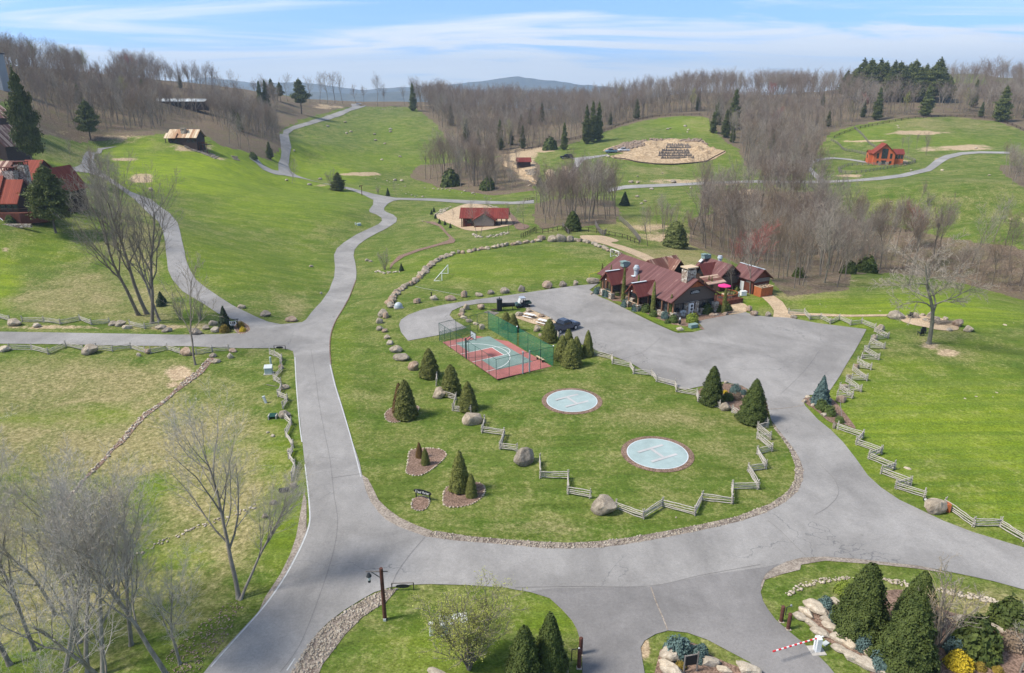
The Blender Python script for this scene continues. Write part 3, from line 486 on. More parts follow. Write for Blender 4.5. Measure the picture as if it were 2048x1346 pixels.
# far lanes
sheet('farm_road', [(1215,378),(1250,371),(1300,369),(1380,366),(1440,363),(1510,361),(1600,362),(1636,362),(1700,360),(1760,354),(1800,349),(1850,337),(1868,322),(1890,311),(1920,305),(1960,303),(2020,304),(2020,308),(1960,307),(1925,310),(1900,317),(1882,328),(1862,342),(1810,354),(1765,360),(1700,364),(1636,367),(1600,367),(1510,366),(1440,368),(1380,371),(1300,375),(1250,378),(1215,385)], 'lane_asphalt', .03)
sheet('driveway', [(1138,362),(1132,356),(1140,342),(1148,328),(1150,320),(1143,317),(1160,315),(1190,312),(1215,309),(1218,311),(1192,316),(1170,320),(1160,330),(1152,345),(1142,360)], 'lane_asphalt', .035)
sheet('driveway', [(1636,362),(1622,348),(1614,334),(1618,322),(1640,317),(1665,315),(1700,318),(1735,324),(1735,327),(1700,321),(1668,318),(1642,321),(1626,327),(1624,337),(1636,350),(1652,362)], 'lane_asphalt', .035)
# gravel
sheet('gravel_path', [(1160,472),(1185,471),(1212,473),(1238,482),(1222,486),(1250,493),(1290,508),(1316,522),(1330,535),(1318,540),(1300,527),(1270,512),(1240,500),(1205,488),(1170,481)], 'tan_gravel', .03, 3)
sheet('gravel_path', [(1494,572),(1520,578),(1545,590),(1565,604),(1574,618),(1580,630),(1636,633),(1700,634),(1785,633),(1790,629),(1700,630),(1600,626),(1577,622),(1585,638),(1546,637),(1548,622),(1540,610),(1525,596),(1505,586),(1490,582),(1465,575),(1470,570)], 'tan_gravel', .03)
sheet('gravel_pad', [(1034,630),(1050,624),(1062,620),(1075,626),(1100,636),(1112,646),(1108,656),(1085,652),(1066,648),(1045,641),(1032,636)], 'tan_gravel', .045, 3)
sheet('gravel_pad', [(870,432),(890,424),(925,410),(950,408),(975,412),(1000,424),(1012,430),(1030,447),(1000,455),(960,462),(930,460),(905,450),(880,440)], 'tan_gravel', .04, 3)
sheet('gravel_pad', [(1800,638),(1812,632),(1840,630),(1870,634),(1905,645),(1917,655),(1912,661),(1880,661),(1850,655),(1825,650),(1806,644)], 'tan_gravel', .04, 3)
sheet('gravel_path', [(1459,610),(1480,606),(1494,612),(1492,624),(1464,629),(1449,630),(1452,620)], 'tan_gravel', .03, 3)
sheet('dirt_site', [(1205,302),(1240,289),(1270,285),(1300,281),(1340,280),(1400,280),(1410,284),(1420,295),(1452,303),(1440,312),(1425,320),(1400,324),(1340,329),(1300,328),(1265,322),(1228,317),(1222,312),(1250,306)], 'site_dirt', .06, 3)
sheet('dirt_lane', [(1012,322),(1040,335),(1062,352),(1075,366),(1066,368),(1045,352),(1020,338),(1004,330)], 'site_dirt', .06, 3)
sheet('garden_path', [(884,452),(893,464),(905,475),(911,481),(908,486),(880,491),(840,502),(808,514),(788,528),(779,540),(781,529),(797,512),(835,499),(875,488),(896,481),(899,476),(886,462),(878,453),(846,443),(870,444)], 'mulch', .05)
# pale stone strip of rounded rocks beside the roads: ground under the loose stones
STRIPS = [[(583,1346),(600,1315),(616,1290),(637,1266),(665,1240),(700,1216),(735,1195),(768,1181),(795,1178),(790,1184),(772,1205),(750,1218),(725,1235),(705,1255),(690,1270),(668,1300),(645,1330),(633,1360),(570,1400)],
 [(852,1074),(912,1082),(1024,1091),(1086,1097),(1136,1098),(1199,1096),(1249,1090),(1324,1077),(1399,1062),(1474,1045),(1530,1027),(1571,1005),(1596,983),(1606,960),(1607,940),(1598,915),(1581,890),(1558,862),(1543,845),(1550,860),(1566,880),(1581,905),(1590,932),(1589,960),(1574,985),(1540,1008),(1475,1033),(1399,1050),(1324,1064),(1249,1077),(1199,1083),(1136,1086),(1086,1084),(1024,1080),(940,1073),(870,1062)]]
for s in STRIPS: sheet('shoulder', s, 'rubble_ground', .028)
sheet('shoulder', [(724,950),(731,980),(742,1005),(757,1025),(772,1040),(799,1055),(852,1074),(866,1063),(835,1052),(800,1036),(775,1018),(757,1000),(745,975),(736,958)], 'shoulder', .026)
sheet('shoulder', [(1530,1150),(1522,1168),(1521,1185),(1530,1160),(1560,1150),(1600,1140),(1602,1130),(1650,1122),(1760,1130),(1836,1138),(1900,1148),(1836,1130),(1761,1123),(1711,1117),(1648,1113),(1603,1115),(1573,1123),(1546,1136)], 'shoulder', .024)
sheet('shoulder', [(512,1236),(545,1196),(575,1150),(600,1100),(613,1062),(613,1000),(608,985),(600,1030),(592,1075),(580,1110),(560,1150),(530,1195)], 'shoulder', .024)
# painted edge lines
def stripe(name, uv, w, mat='line_paint', off=.05, group=None, n=3):
    P = catmull(uv, n, False); g = Gs(P)[:, :2]; t = np.gradient(g, axis=0); t /= np.linalg.norm(t, axis=1)[:, None]; nn = np.column_stack([-t[:, 1], t[:, 0]]) * w / 2
    A = np.vstack([g + nn, g - nn]); m = len(g); z = HZ(A[:, 0], A[:, 1]) + off + .0003 * np.hypot(A[:, 0], A[:, 1]); i = np.arange(m - 1)
    F = np.stack([i + m, i + m + 1, i + 1, i], -1); o = put(name, mesh_np(name, np.column_stack([A, z]), F, mat)); tag(o, kind='structure'); return o
stripe('road_marking', [(422,1335),(470,1280),(516,1229),(545,1192),(573,1150),(601,1097),(616,1060),(620,1035),(617,990),(613,955),(610,930)], .12)
stripe('road_marking', [(604,885),(600,855),(595,800),(592,760),(590,715)], .12)
stripe('road_marking', [(660,730),(670,772),(685,820),(700,870),(712,915),(722,955)], .12)
stripe('road_marking', [(574,1342),(590,1318)], .1)
for c_ in ([(1302,1176),(1312,1205),(1325,1235),(1335,1261)], [(1540,819),(1560,818),(1585,815),(1608,811)]): stripe('pavement_seam', c_, .1, 'shoulder', .052)
for c_ in ([(850,1075),(820,1110),(795,1145),(783,1173)], [(662,957),(690,953),(722,948)], [(1536,1042),(1560,1062),(1590,1092),(1612,1113)], [(1235,722),(1280,707),(1303,692),(1325,672)], [(1560,790),(1590,762),(1615,735),(1640,700)], [(1340,668),(1380,682),(1440,690),(1470,700)], [(1640,930),(1670,962),(1676,990),(1655,1015),(1630,1030)], [(1030,1176),(1150,1174),(1298,1173),(1400,1152),(1520,1130)], [(640,914),(655,917),(672,915)], [(1680,800),(1685,840),(1700,860)]): stripe('road_crack', c_, .06, 'dark_asphalt', .052, n=6)
stripe('tar_edge', [(712,560),(698,596),(687,616),(672,641),(664,661),(660,682),(660,707),(662,728)], .14, 'mulch', .05)
stripe('road_crack', [(560,1346),(600,1290),(640,1190),(668,1100),(675,1040),(668,990),(660,920),(648,860),(637,800),(632,760),(622,700)], .07, 'dark_asphalt', .045, n=6)
# ------------------------------------------------------------------ vegetation meshes
def tubes(P0, P1, R0, R1, n=3):
    P0 = np.asarray(P0, float); P1 = np.asarray(P1, float); R0 = np.asarray(R0, float)[:, None]; R1 = np.asarray(R1, float)[:, None]; m = len(P0)
    d = P1 - P0; d /= np.linalg.norm(d, axis=1)[:, None] + 1e-9; a = np.where(np.abs(d[:, 2:3]) < .9, [[0, 0, 1.]], [[1., 0, 0]])
    s = np.cross(d, a); s /= np.linalg.norm(s, axis=1)[:, None]; t = np.cross(d, s); V = np.empty((m, 2 * n, 3))
    for k in range(n):
        q = s * math.cos(2 * math.pi * k / n) + t * math.sin(2 * math.pi * k / n); V[:, k] = P0 + q * R0; V[:, n + k] = P1 + q * R1
    b = (np.arange(m) * 2 * n)[:, None]; F = np.concatenate([b + np.array([[k, (k + 1) % n, n + (k + 1) % n, n + k]]) for k in range(n)])
    return V.reshape(-1, 3), F
def slivers(P0, P1, R0, rng):                # twigs: one long thin triangle each
    P0 = np.asarray(P0, float); P1 = np.asarray(P1, float); m = len(P0); s = rng.normal(size=(m, 3)); d = P1 - P0; s -= d * ((s * d).sum(1) / ((d * d).sum(1) + 1e-9))[:, None]
    s /= np.linalg.norm(s, axis=1)[:, None] + 1e-9; w = np.asarray(R0, float)[:, None]; V = np.stack([P0 + s * w, P0 - s * w, P1], 1).reshape(-1, 3); return V, np.arange(3 * m).reshape(-1, 3)
def join(*parts):
    V = []; F4 = []; F3 = []; o = 0
    for v, f in parts:
        V.append(v); (F4 if f.shape[1] == 4 else F3).append(f + o); o += len(v)
    return np.concatenate(V), [np.concatenate(x) for x in (F4, F3) if x]
def grow(seed, H, spread=.5, levels=4, fork=.35, limbs=7, r0=None, lean=(0, 0), up=.35, density=1.0, droop=0.0, twigw=.012, multi=1, zigzag=.16):
    """skeleton of a bare tree: list of (level, p0, p1, r0, r1)"""
    rg = random.Random(seed); S = []; r0 = r0 or H * .016
    def axis(p, d, L, r, lv):
        nseg = max(2, int((7, 5, 4, 3, 2)[min(lv, 4)])); d = d.normalized(); pts = [(p, r)]
        for i in range(nseg):
            t = (i + 1) / nseg; jit = Vector([rg.gauss(0, zigzag * (.45 if lv == 0 else 1)) for _ in range(3)])
            d = (d + jit + Vector((0, 0, (up if lv else .12) * .45)) - Vector((0, 0, droop * lv * .12))).normalized()
            q = p + d * (L / nseg); rr = r * (1 - t * (.78 if lv else .72)); S.append((lv, p, q, pts[-1][1], max(rr, twigw * .5))); p = q; pts.append((q, max(rr, twigw * .5)))
        if lv >= levels: return
        base = (limbs, 6, 6, 5, 4)[min(lv, 4)]; nb = max(2, int(base * density * rg.uniform(.8, 1.2)))
        for k in range(nb):
            t = (fork + (1 - fork) * (k + rg.random()) / nb) if lv == 0 else (.22 + .78 * (k + rg.random()) / nb); t = min(t, .985)
            j = min(int(t * nseg), nseg - 1); f = t * nseg - j; q = pts[j][0].lerp(pts[j + 1][0], f); rr = pts[j][1] * (1 - f) + pts[j + 1][1] * f
            ax = (pts[j + 1][0] - pts[j][0]).normalized(); ang = (k * 2.4 + rg.uniform(-.5, .5)); side = ax.orthogonal().normalized(); side.rotate(Matrix.Rotation(ang, 3, ax))
            a = rg.uniform(.55, 1.0) * (spread * 1.3 if lv == 0 else .85); nd = ax * math.cos(a) + side * math.sin(a)
            Lc = L * (rg.uniform(.42, .62) * (1.15 - .45 * t) if lv == 0 else rg.uniform(.34, .56) * (1.1 - .35 * t)); axis(q, nd, Lc, min(rr * rg.uniform(.5, .72), rr), lv + 1)
    for m in range(multi):
        a = m * 2.4 + rg.random(); dd = Vector((lean[0] + (math.cos(a) * .25 if multi > 1 else 0), lean[1] + (math.sin(a) * .25 if multi > 1 else 0), 1)); axis(Vector((0, 0, -.15)), dd, H * (1 if m == 0 else rg.uniform(.75, .95)) * .86, r0, 0)
    return S
def bare_meshes(name, seed, H, twig='twig_grey', barkm='bark_grey', split=1, fat=1.0, lod=1, **kw):
    """two meshes: trunk with limbs, crown of branches and twigs"""
    S = grow(seed, H, **kw); rng = np.random.default_rng(seed); out = []
    lv = np.array([s[0] for s in S]); P0 = np.array([s[1] for s in S]); P1 = np.array([s[2] for s in S]); R0 = np.array([s[3] for s in S]); R1 = np.array([s[4] for s in S])
    a = lv <= split; big = lv == 0
    parts = [tubes(P0[big], P1[big], R0[big], R1[big], 8 if lod else 5)]; k = a & ~big
    fl = big & (P0[:, 2] < .2)
    if fl.any(): parts.append(tubes(P0[fl], P0[fl] + (P1[fl] - P0[fl]) * .35, R0[fl] * 1.5, R0[fl] * .98, 8))
    if k.any(): parts.append(tubes(P0[k], P1[k], R0[k], R1[k], 5 if lod else 3))
    V, F = join(*parts); tm = mesh_np(name + '_trunk', V, F, barkm, smooth=True); b = ~a; mx = lv.max(); th = b & (lv < mx); tw = b & (lv == mx); parts = []
    if th.any(): parts.append(tubes(P0[th], P1[th], np.maximum(R0[th], .012 * fat), np.maximum(R1[th], .009 * fat), 3))
    if tw.any(): parts.append(slivers(P0[tw], P1[tw], np.maximum(R0[tw], .010) * fat * 1.3, rng))
    V, F = join(*parts); cm = mesh_np(name + '_crown', V, F, twig); return tm, cm
def add_tree(tm, cm, p, rz=0, s=1.0, label=None, cat='tree', group=None, name='bare_tree', tilt=(0, 0), sz=None):
    o = empty(name, p, rz, label, cat, group); o.rotation_euler = (tilt[0], tilt[1], rz); o.scale = (s, s, sz or s); put('trunk', tm, o); put('crown', cm, o); return o
def leaf_cloud(P, N, size, rng, aspect=1.6, jitter=.5):
    """quads at points P, roughly facing N"""
    m = len(P); n = N + rng.normal(size=(m, 3)) * jitter; n /= np.linalg.norm(n, axis=1)[:, None] + 1e-9; a = rng.normal(size=(m, 3)); u = np.cross(n, a); u /= np.linalg.norm(u, axis=1)[:, None] + 1e-9; v = np.cross(n, u)
    s = (np.asarray(size) * rng.uniform(.6, 1.3, m))[:, None]; u = u * s; v = v * s * aspect; V = np.stack([P - u - v * .3, P + u - v * .3, P + u * .4 + v, P - u * .4 + v], 1).reshape(-1, 3); return V, np.arange(4 * m).reshape(-1, 4)
def cone_tree(name, seed, H, W_, n=5200, mat='arborvitae', power=.75, leaf=.075, lumps=.16, core=True, base=.06):
    """dense pointed evergreen: a profile of revolution covered in small sprays, lumpy, over a dark inner core"""
    rng = np.random.default_rng(seed); t = 1 - np.sqrt(rng.random(n)) * (1 - base * .3) ; t = np.clip(t, 0, 1); th = rng.random(n) * 2 * math.pi
    def prof(t): return W_ / 2 * np.clip(1 - t, 0, 1) ** power * np.clip(t / .10 + .55, 0, 1)
    lump = 1 + lumps * (fbm(th * 3.2 + seed, t * H * 2.2, 3, seed) - .5) * 2 + rng.normal(size=n) * .03
    out = rng.random(n); tier = .10 * np.abs(np.sin(t * H * 3.1 + np.sin(th * 3 + seed) * 1.2)); r = prof(t) * (lump - tier) * (1 - .30 * out ** 3) * (1 + .10 * (rng.random(n) > .93)) + .02; P = np.stack([r * np.cos(th), r * np.sin(th), t * H * .99 + .05], -1); N_ = np.stack([np.cos(th), np.sin(th), np.full(n, .75)], -1)
    V, F = leaf_cloud(P, N_, leaf, rng, 1.5, .55)
    parts = [(V, F)]
    if core:
        k = 14; rings = 9; tt = np.linspace(0.01, .97, rings); A = np.linspace(0, 2 * math.pi, k, endpoint=False); TT, AA = np.meshgrid(tt, A, indexing='ij'); rr = prof(TT) * .74; CV = np.stack([rr * np.cos(AA), rr * np.sin(AA), TT * H], -1).reshape(-1, 3)
        i, j = np.meshgrid(np.arange(rings - 1), np.arange(k), indexing='ij'); CF_ = np.stack([i * k + j, i * k + (j + 1) % k, (i + 1) * k + (j + 1) % k, (i + 1) * k + j], -1).reshape(-1, 4); parts.append((CV, CF_))
    V, F = join(*parts); return mesh_np(name, V, F, mat)
def add_cone(mesh, p, s=1.0, rz=0, label=None, group=None, name='arborvitae', cat='shrub', sz=None, tilt=(0, 0)):
    o = empty(name, p, rz, label, cat, group); o.scale = (s, s, sz or s); o.rotation_euler = (tilt[0], tilt[1], rz); put('foliage', mesh, o); put('trunk', TRUNK, o); return o
_tm = MB().tube((0, 0, -.1), (0, 0, .6), .09, .07, 8); _to = _tm.build('trunk', 'bark_dark'); TRUNK = _to.data; bpy.data.objects.remove(_to)
def pine_meshes(name, seed, H, W_, mat='pine_needles', whorls=16, clump=.2, crown_from=.18, dens=1.0, up=.25, barkm='bark_dark', irregular=.3, fluff=.16):
    """open conifer: trunk, whorled limbs, needle tufts along each limb"""
    rg = random.Random(seed); rng = np.random.default_rng(seed); T0 = []; T1 = []; A = []; B = []; P = []
    nseg = 8; c = Vector((0, 0, -.1)); r = H * .017; pts = [c]
    for i in range(nseg): q = c + Vector((rg.gauss(0, .01) * H * .3, rg.gauss(0, .01) * H * .3, H * 1.0 / nseg)); T0.append(c); T1.append(q); A.append(r * (1 - i / nseg) + .02); B.append(r * (1 - (i + 1) / nseg) + .015); c = q; pts.append(c)
    def tp(t): j = min(int(t * nseg), nseg - 1); return pts[j].lerp(pts[j + 1], t * nseg - j)
    for w in range(whorls):
        t = crown_from + (1 - crown_from) * (w + rg.random() * .6) / whorls; rr = (t - crown_from) / (1 - crown_from)
        L = W_ / 2 * (1 - rr ** 1.35) * (1 - irregular * rg.random()) * (.75 + .25 * min(1, rr * 5)) + .15
        for b in range(rg.choice((4, 5, 6))):
            a = rg.random() * 6.283; Lb = L * rg.uniform(.65, 1.1); p = tp(min(t, .995)); d = Vector((math.cos(a), math.sin(a), up * rg.uniform(-.3, 1.3) * (.4 + rr * 1.6))); n = 3; rad = .02 + Lb * .012
            for k in range(n):
                q = p + d.normalized() * (Lb / n); T0.append(p); T1.append(q); A.append(rad); B.append(rad * .6); rad *= .6
                m = int((6 + 20 * Lb * fluff / .16) * dens * (.5 + k * .5) / 2) + 2; f = rng.random(m); off = rng.normal(size=(m, 3)) * np.array([1, 1, .45]) * (clump * (.35 + .3 * Lb)); P.append(np.array(p)[None] + (np.array(q) - np.array(p))[None] * f[:, None] + off); p = q; d.z += .12
        P.append(np.array(tp(min(t, .99)))[None] + rng.normal(size=(8, 3)) * clump)
    P.append(np.array([0, 0, H])[None] * 1.0 + rng.normal(size=(14, 3)) * np.array([.08, .08, .3]))
    V, F = tubes(T0, T1, A, B, 5); tm = mesh_np(name + '_trunk', V, F, barkm, smooth=True); P = np.concatenate(P); N_ = rng.normal(size=P.shape) * .8 + np.array([0, 0, .6]); P = np.repeat(P, 2, 0) + rng.normal(size=(len(P) * 2, 3)) * clump * .22; N_ = np.repeat(N_, 2, 0); V, F = leaf_cloud(P, N_, clump * .25, rng, 2.0, .4); return tm, mesh_np(name + '_crown', V, F, mat)
def bush_mesh(name, seed, W_, H, mat, n=900, leaf=.07, lumpy=.3):
    rng = np.random.default_rng(seed); d = rng.normal(size=(n, 3)); d[:, 2] = np.abs(d[:, 2]) * .9 - .1; d /= np.linalg.norm(d, axis=1)[:, None]; az = np.arctan2(d[:, 1], d[:, 0]); r = 1 + lumpy * (fbm(az * 2.1 + seed, d[:, 2] * 3 + 7, 3, seed) - .5) * 2; r *= 1 - .25 * rng.random(n) ** 2
    P = d * r[:, None] * np.array([W_ / 2, W_ / 2, H]); V, F = leaf_cloud(P, d + [0, 0, .3], leaf, rng, 1.5, .6)
    k = 10; A = np.linspace(0, 2 * math.pi, k, endpoint=False); rings = [(0.0, .8), (.45, .72), (.75, .42)]; CV = np.array([[W_ / 2 * q * math.cos(a), W_ / 2 * q * math.sin(a), H * z] for z, q in rings for a in A] + [[0, 0, H * .82]])
    F4 = np.array([[i * k + j, i * k + (j + 1) % k, (i + 1) * k + (j + 1) % k, (i + 1) * k + j] for i in range(2) for j in range(k)]); F3 = np.array([[2 * k + j, 2 * k + (j + 1) % k, 3 * k] for j in range(k)]); V, F = join((V, F), (CV, F4), (np.zeros((0, 3)), F3 + 0) if 0 else (CV, F3)); return mesh_np(name, V, F, mat)
def rock_mesh(name, seed, mat='granite', sub=3, flat=.75, rough=.3):
    bm = bmesh.new(); bmesh.ops.create_icosphere(bm, subdivisions=sub, radius=1); rg = random.Random(seed); cuts = [(Vector([rg.gauss(0, 1) for _ in range(3)]).normalized(), rg.uniform(.58, .85)) for _ in range(9)]; off = Vector((rg.random() * 50, rg.random() * 50, rg.random() * 50))
    for v in bm.verts:
        p = v.co.copy()
        for n, d in cuts:
            k = p.dot(n)
            if k > d: p -= n * (k - d) * .92
        p *= 1 + rough * (mnoise.fractal(p * 1.4 + off, 1, 2, 4) * .45); v.co = (p.x * 1.1, p.y * .95, p.z * flat)
    me = bpy.data.meshes.new(name); bm.to_mesh(me); bm.free(); me.materials.append(MAT[mat]); return me
ROCKS = {m: [rock_mesh('boulder', 31 * i + j, m, 3) for i in range(5)] for j, m in enumerate(('granite', 'pale_stone', 'brown_stone'))}
def boulder(p, size, label, group=None, mat='granite', rz=None, k=None, h=None, name='boulder', aspect=1.0, sink=.22):
    """size = width in metres"""
    me = random.choice(ROCKS[mat]) if k is None else ROCKS[mat][k % 5]; s = size / 2.1; hz = (h / 1.35 if h else s * random.uniform(.85, 1.05)); o = put(name, me, None, (p[0], p[1], p[2] + hz * (.75 - sink * 1.5)), (random.uniform(-.12, .12), random.uniform(-.12, .12), random.uniform(0, 6.28) if rz is None else rz), (s, s * aspect, hz)); tag(o, label, 'boulder', group); return o
def px_m(p): return CF / Dof(p)              # photo pixels per metre at p
# ------------------------------------------------------------------ split-rail fences
def rail_mesh(seed, L, n_side=5):
    rg = random.Random(seed); k = 6; V = []; F = []
    for i in range(k + 1):
        t = i / k; r = .05 * rg.uniform(.8, 1.15); cy = rg.gauss(0, .018) + .03 * math.sin(t * 3.14 + seed); cz = rg.gauss(0, .012) + .03 * math.sin(t * 3.14 + seed * 2)
        for j in range(n_side): a = 2 * math.pi * j / n_side + seed; V.append((L * (t - .5), cy + r * math.cos(a) * 1.1, cz + r * math.sin(a)))
    for i in range(k):
        for j in range(n_side): F.append((i * n_side + j, i * n_side + (j + 1) % n_side, (i + 1) * n_side + (j + 1) % n_side, (i + 1) * n_side + j))
    V = np.array(V); return V, np.array(F)
def rail_fence(uv, label, group='grey split rail fences zigzagging beside the roads', rails=4, h=.95, post=True, worldpts=None):
    g = worldpts if worldpts is not None else Gs(uv); c = g.mean(0); root = empty('split_rail_fence', (c[0], c[1], Z(c[0], c[1])), 0, label, 'fence', group); org = np.array(root.location); cap = []
    pts = []
    for a, b in zip(g, g[1:]):                      # long stretches get several panels
        n = max(1, round(np.hypot(*(b - a)[:2]) / 3.3))
        for i in range(n): q = a + (b - a) * i / n; pts.append((q[0], q[1], float(HZ(q[0], q[1]))))
    pts.append(tuple(g[-1])); sd = random.randrange(999)
    for i, (a, b) in enumerate(zip(pts, pts[1:])):
        a = np.array(a); b = np.array(b); d = b - a; L = np.linalg.norm(d)
        if L < .3: continue
        parts = []
        for r in range(rails):
            V, F = rail_mesh(sd + i * 7 + r, L + .28); z = .12 + (h - .12) * (r + (.42 if i % 2 else 0)) / rails; V = V + [0, 0, z]
            t = V[:, 0] / L + .5; ang = math.atan2(d[1], d[0]); X = V[:, 0] * math.cos(ang) - V[:, 1] * math.sin(ang); Y = V[:, 0] * math.sin(ang) + V[:, 1] * math.cos(ang); parts.append((np.column_stack([X, Y, V[:, 2] + (t - .5) * d[2]]), F))
        V, F = join(*parts); m = (a + b) / 2; put('fence_panel', mesh_np('fence_panel', V, F, 'fence_wood'), root, tuple(m - org))
    if post:
        for p in pts[::1]:
            q = MB(); q.tube((.09, .05, -.1), (-.02, -.06, h + .18), .05, .045, 5); q.tube((-.09, -.05, -.1), (.05, .08, h + .12), .05, .04, 5); q.build('post', 'fence_wood', root, tuple(np.array(p) - org), random.random() * 3)
    return root
FENCES = [
 ([(20,700),(64,700),(97,709),(132,694),(167,702)], 'grey split rail fence below the left lane, the run at the left edge'),
 ([(193,699),(225,703),(262,698),(290,706)], 'split rail fence below the left lane between the slab and the round brown boulder'),
 ([(302,707),(335,700),(361,709)], 'short grey split rail fence below the left lane, ending at the big brown boulder'),
 ([(393,710),(425,704),(458,702)], 'grey split rail fence run behind the thin bare tree below the left lane'),
 ([(-20,630),(0,637),(20,643)], 'short split rail fence above the left lane at the picture edge'),
 ([(45,644),(88,645),(121,649),(160,641),(183,650),(219,647)], 'long weathered split rail fence above the left lane on brown litter'),
 ([(260,651),(290,658),(318,653)], 'short split rail fence above the left lane near the leaning bare trees'),
 ([(540,709),(550,713),(564,721),(561,731)], 'short pale split rail fence behind the green utility box'),
 ([(565,741),(548,762),(562,770)], 'crossed split rail panels just below the green utility box'),
 ([(563,778),(556,794),(575,802),(566,818)], 'zigzag split rail panels between the two pale boulders left of the road'),
 ([(570,838),(583,850),(572,874),(587,896)], 'zigzag split rail fence left of the road below the round flat boulder'),
 ([(585,903),(578,918),(591,937),(584,962)], 'lowest split rail fence left of the road, ending at a round boulder'),
 ([(842,753),(874,758),(873,772)], 'short split rail fence wrapping the first pointed evergreen'),
 ([(885,793),(912,800),(906,822),(941,827)], 'split rail fence between the second and third pointed evergreens'),
 ([(969,846),(964,866),(1008,872),(1000,899),(1034,904)], 'zigzag split rail fence between the two grey boulders west of the helipads'),
 ([(1080,925),(1081,957),(1136,958),(1136,989),(1180,997)], 'stepped zigzag split rail fence south west of the lower helipad'),
 ([(1232,1018),(1286,1038),(1325,1014),(1389,1031),(1404,1001),(1464,1008),(1464,979),(1516,979),(1496,944),(1531,938),(1514,909),(1543,903),(1514,878),(1540,880),(1515,860),(1535,856)], 'long zigzag split rail fence round the south east side of the helipad lawn'),
 ([(1533,852),(1491,842),(1464,826)], 'split rail fence at the foot of the large dark evergreen by the car park'),
 ([(1439,816),(1396,804),(1393,792),(1353,784),(1350,773),(1313,764),(1303,752),(1267,748),(1260,734),(1225,728),(1223,719),(1189,711)], 'long split rail fence between the helipad lawn and the car park'),
 ([(1577,628),(1608,628),(1619,640),(1641,638),(1660,648),(1678,640),(1701,651),(1723,648),(1750,659)], 'wavy split rail fence along the back of the car park'),
 ([(1749,664),(1776,677),(1752,681)], 'uppermost folded split rail panels east of the car park'),
 ([(1741,684),(1768,698),(1737,698),(1728,704),(1757,720),(1723,718)], 'tightly folded split rail fence east of the car park, second from the back'),
 ([(1715,726),(1741,740),(1717,737)], 'folded split rail fence east of the car park, in the middle of the row'),
 ([(1705,742),(1733,762),(1703,761)], 'folded split rail fence east of the car park with a low boulder beside it'),
 ([(1692,764),(1721,784),(1697,781),(1679,780),(1704,797),(1674,795)], 'lowest tightly folded split rail fence near the blue spruce'),
 ([(1675,859),(1725,876),(1712,890),(1762,908),(1737,918),(1788,939),(1762,948),(1820,971),(1791,978),(1848,995)], 'long zigzag split rail fence between the east lawn and the road'),
 ([(1889,1014),(1946,1054),(1999,1054),(2048,1084),(2100,1115)], 'tall split rail fence right of the painted sign boulder'),
 ([(1113,664),(1118,680)], 'pair of broken rails leaning by the dark pickup truck'),
]
for uv, lab in FENCES: rail_fence(uv, lab)
# post and rail fences further back
def post_rail(uv, label, mat='wood_grey', step=3.0, h=1.2, rails=3, group=None, name='post_and_rail_fence', dark=False):
    P = np.array(densify(uv, 12)[: ]); 
    g = Gs(catmull(uv, 4, False) if len(uv) > 2 else np.array(uv, float)); seg = np.hypot(*(np.diff(g[:, :2], axis=0).T)); s = np.concatenate([[0], np.cumsum(seg)]); n = max(1, int(round(s[-1] / step))); n = min(n, 95)
    T = np.linspace(0, s[-1], n + 1); X = np.interp(T, s, g[:, 0]); Y = np.interp(T, s, g[:, 1]); Zg = HZ(X, Y); root = empty(name, (X[n // 2], Y[n // 2], float(Zg[n // 2])), 0, label, 'fence', group); o = Vector(root.location)
    fat = .06 + Dof((X[n // 2], Y[n // 2], Zg[n // 2])) * .00018
    for i in range(n + 1): MB().box((0, 0, h / 2 - .05), (fat * 1.6, fat * 1.6, h + .1)).build('post', mat, root, Vector((X[i], Y[i], Zg[i])) - o)
    for r in range(rails):
        m = MB()
        for i in range(n): a = Vector((X[i], Y[i], Zg[i] + h * (.3 + .65 * r / max(1, rails - 1)))) - o; b = Vector((X[i + 1], Y[i + 1], Zg[i + 1] + h * (.3 + .65 * r / max(1, rails - 1)))) - o; m.tube(a, b, fat * .6, fat * .6, 4)
        m.build('rail', mat, root)
    return root
PG = 'wooden fences of the small pastures'
post_rail([(1042,476),(1056,470),(1072,461)], 'dark board fence climbing to the wood behind the boulder row', 'wood_dark', 1.8, group=PG)
post_rail([(1072,468),(1090,466),(1108,463),(1128,460),(1136,468),(1150,462),(1180,464),(1193,466)], 'thin wire fence with dark posts behind the gravel turnaround', 'wood_dark', 2.6, 1.3, 2, PG)
post_rail([(1125,452),(1130,459),(1137,468)], 'short grey fence beside the rounded yew', 'wood_grey', 1.5, group=PG)
post_rail([(1190,450),(1196,462),(1205,472),(1212,468)], 'grey rail chute descending from the wood to the gravel turnaround', 'wood_grey', 1.4, 1.6, 4, PG)
post_rail([(1238,441),(1255,455),(1270,472),(1280,486)], 'tall grey rail fence running downhill right of the turnaround', 'wood_grey', 1.4, 1.7, 4, PG)
post_rail([(1193,466),(1212,470),(1230,474),(1250,478),(1262,483),(1278,489)], 'thin dark wire fence below the tall grey rail fence', 'wood_dark', 2.4, 1.3, 2, PG)
post_rail([(1708,257),(1722,269),(1734,283),(1738,288),(1752,297)], 'pale rail fence climbing the slope above the red house', 'wood_grey', 2.5, 1.4, 3, PG)
post_rail([(1662,282),(1676,289),(1688,301),(1710,305),(1736,311)], 'pale rail fence curving left of the red house', 'wood_grey', 2.5, 1.4, 3, PG)
post_rail([(1676,340),(1682,346),(1700,348),(1730,345),(1760,340),(1800,333),(1830,325),(1812,317),(1795,312)], 'pale rail fence looping below and right of the red house', 'wood_grey', 2.5, 1.4, 3, PG)
post_rail([(1676,340),(1690,334),(1712,331),(1740,331),(1770,332)], 'pale rail fence just below the red house', 'wood_grey', 2.5, 1.4, 3, PG)
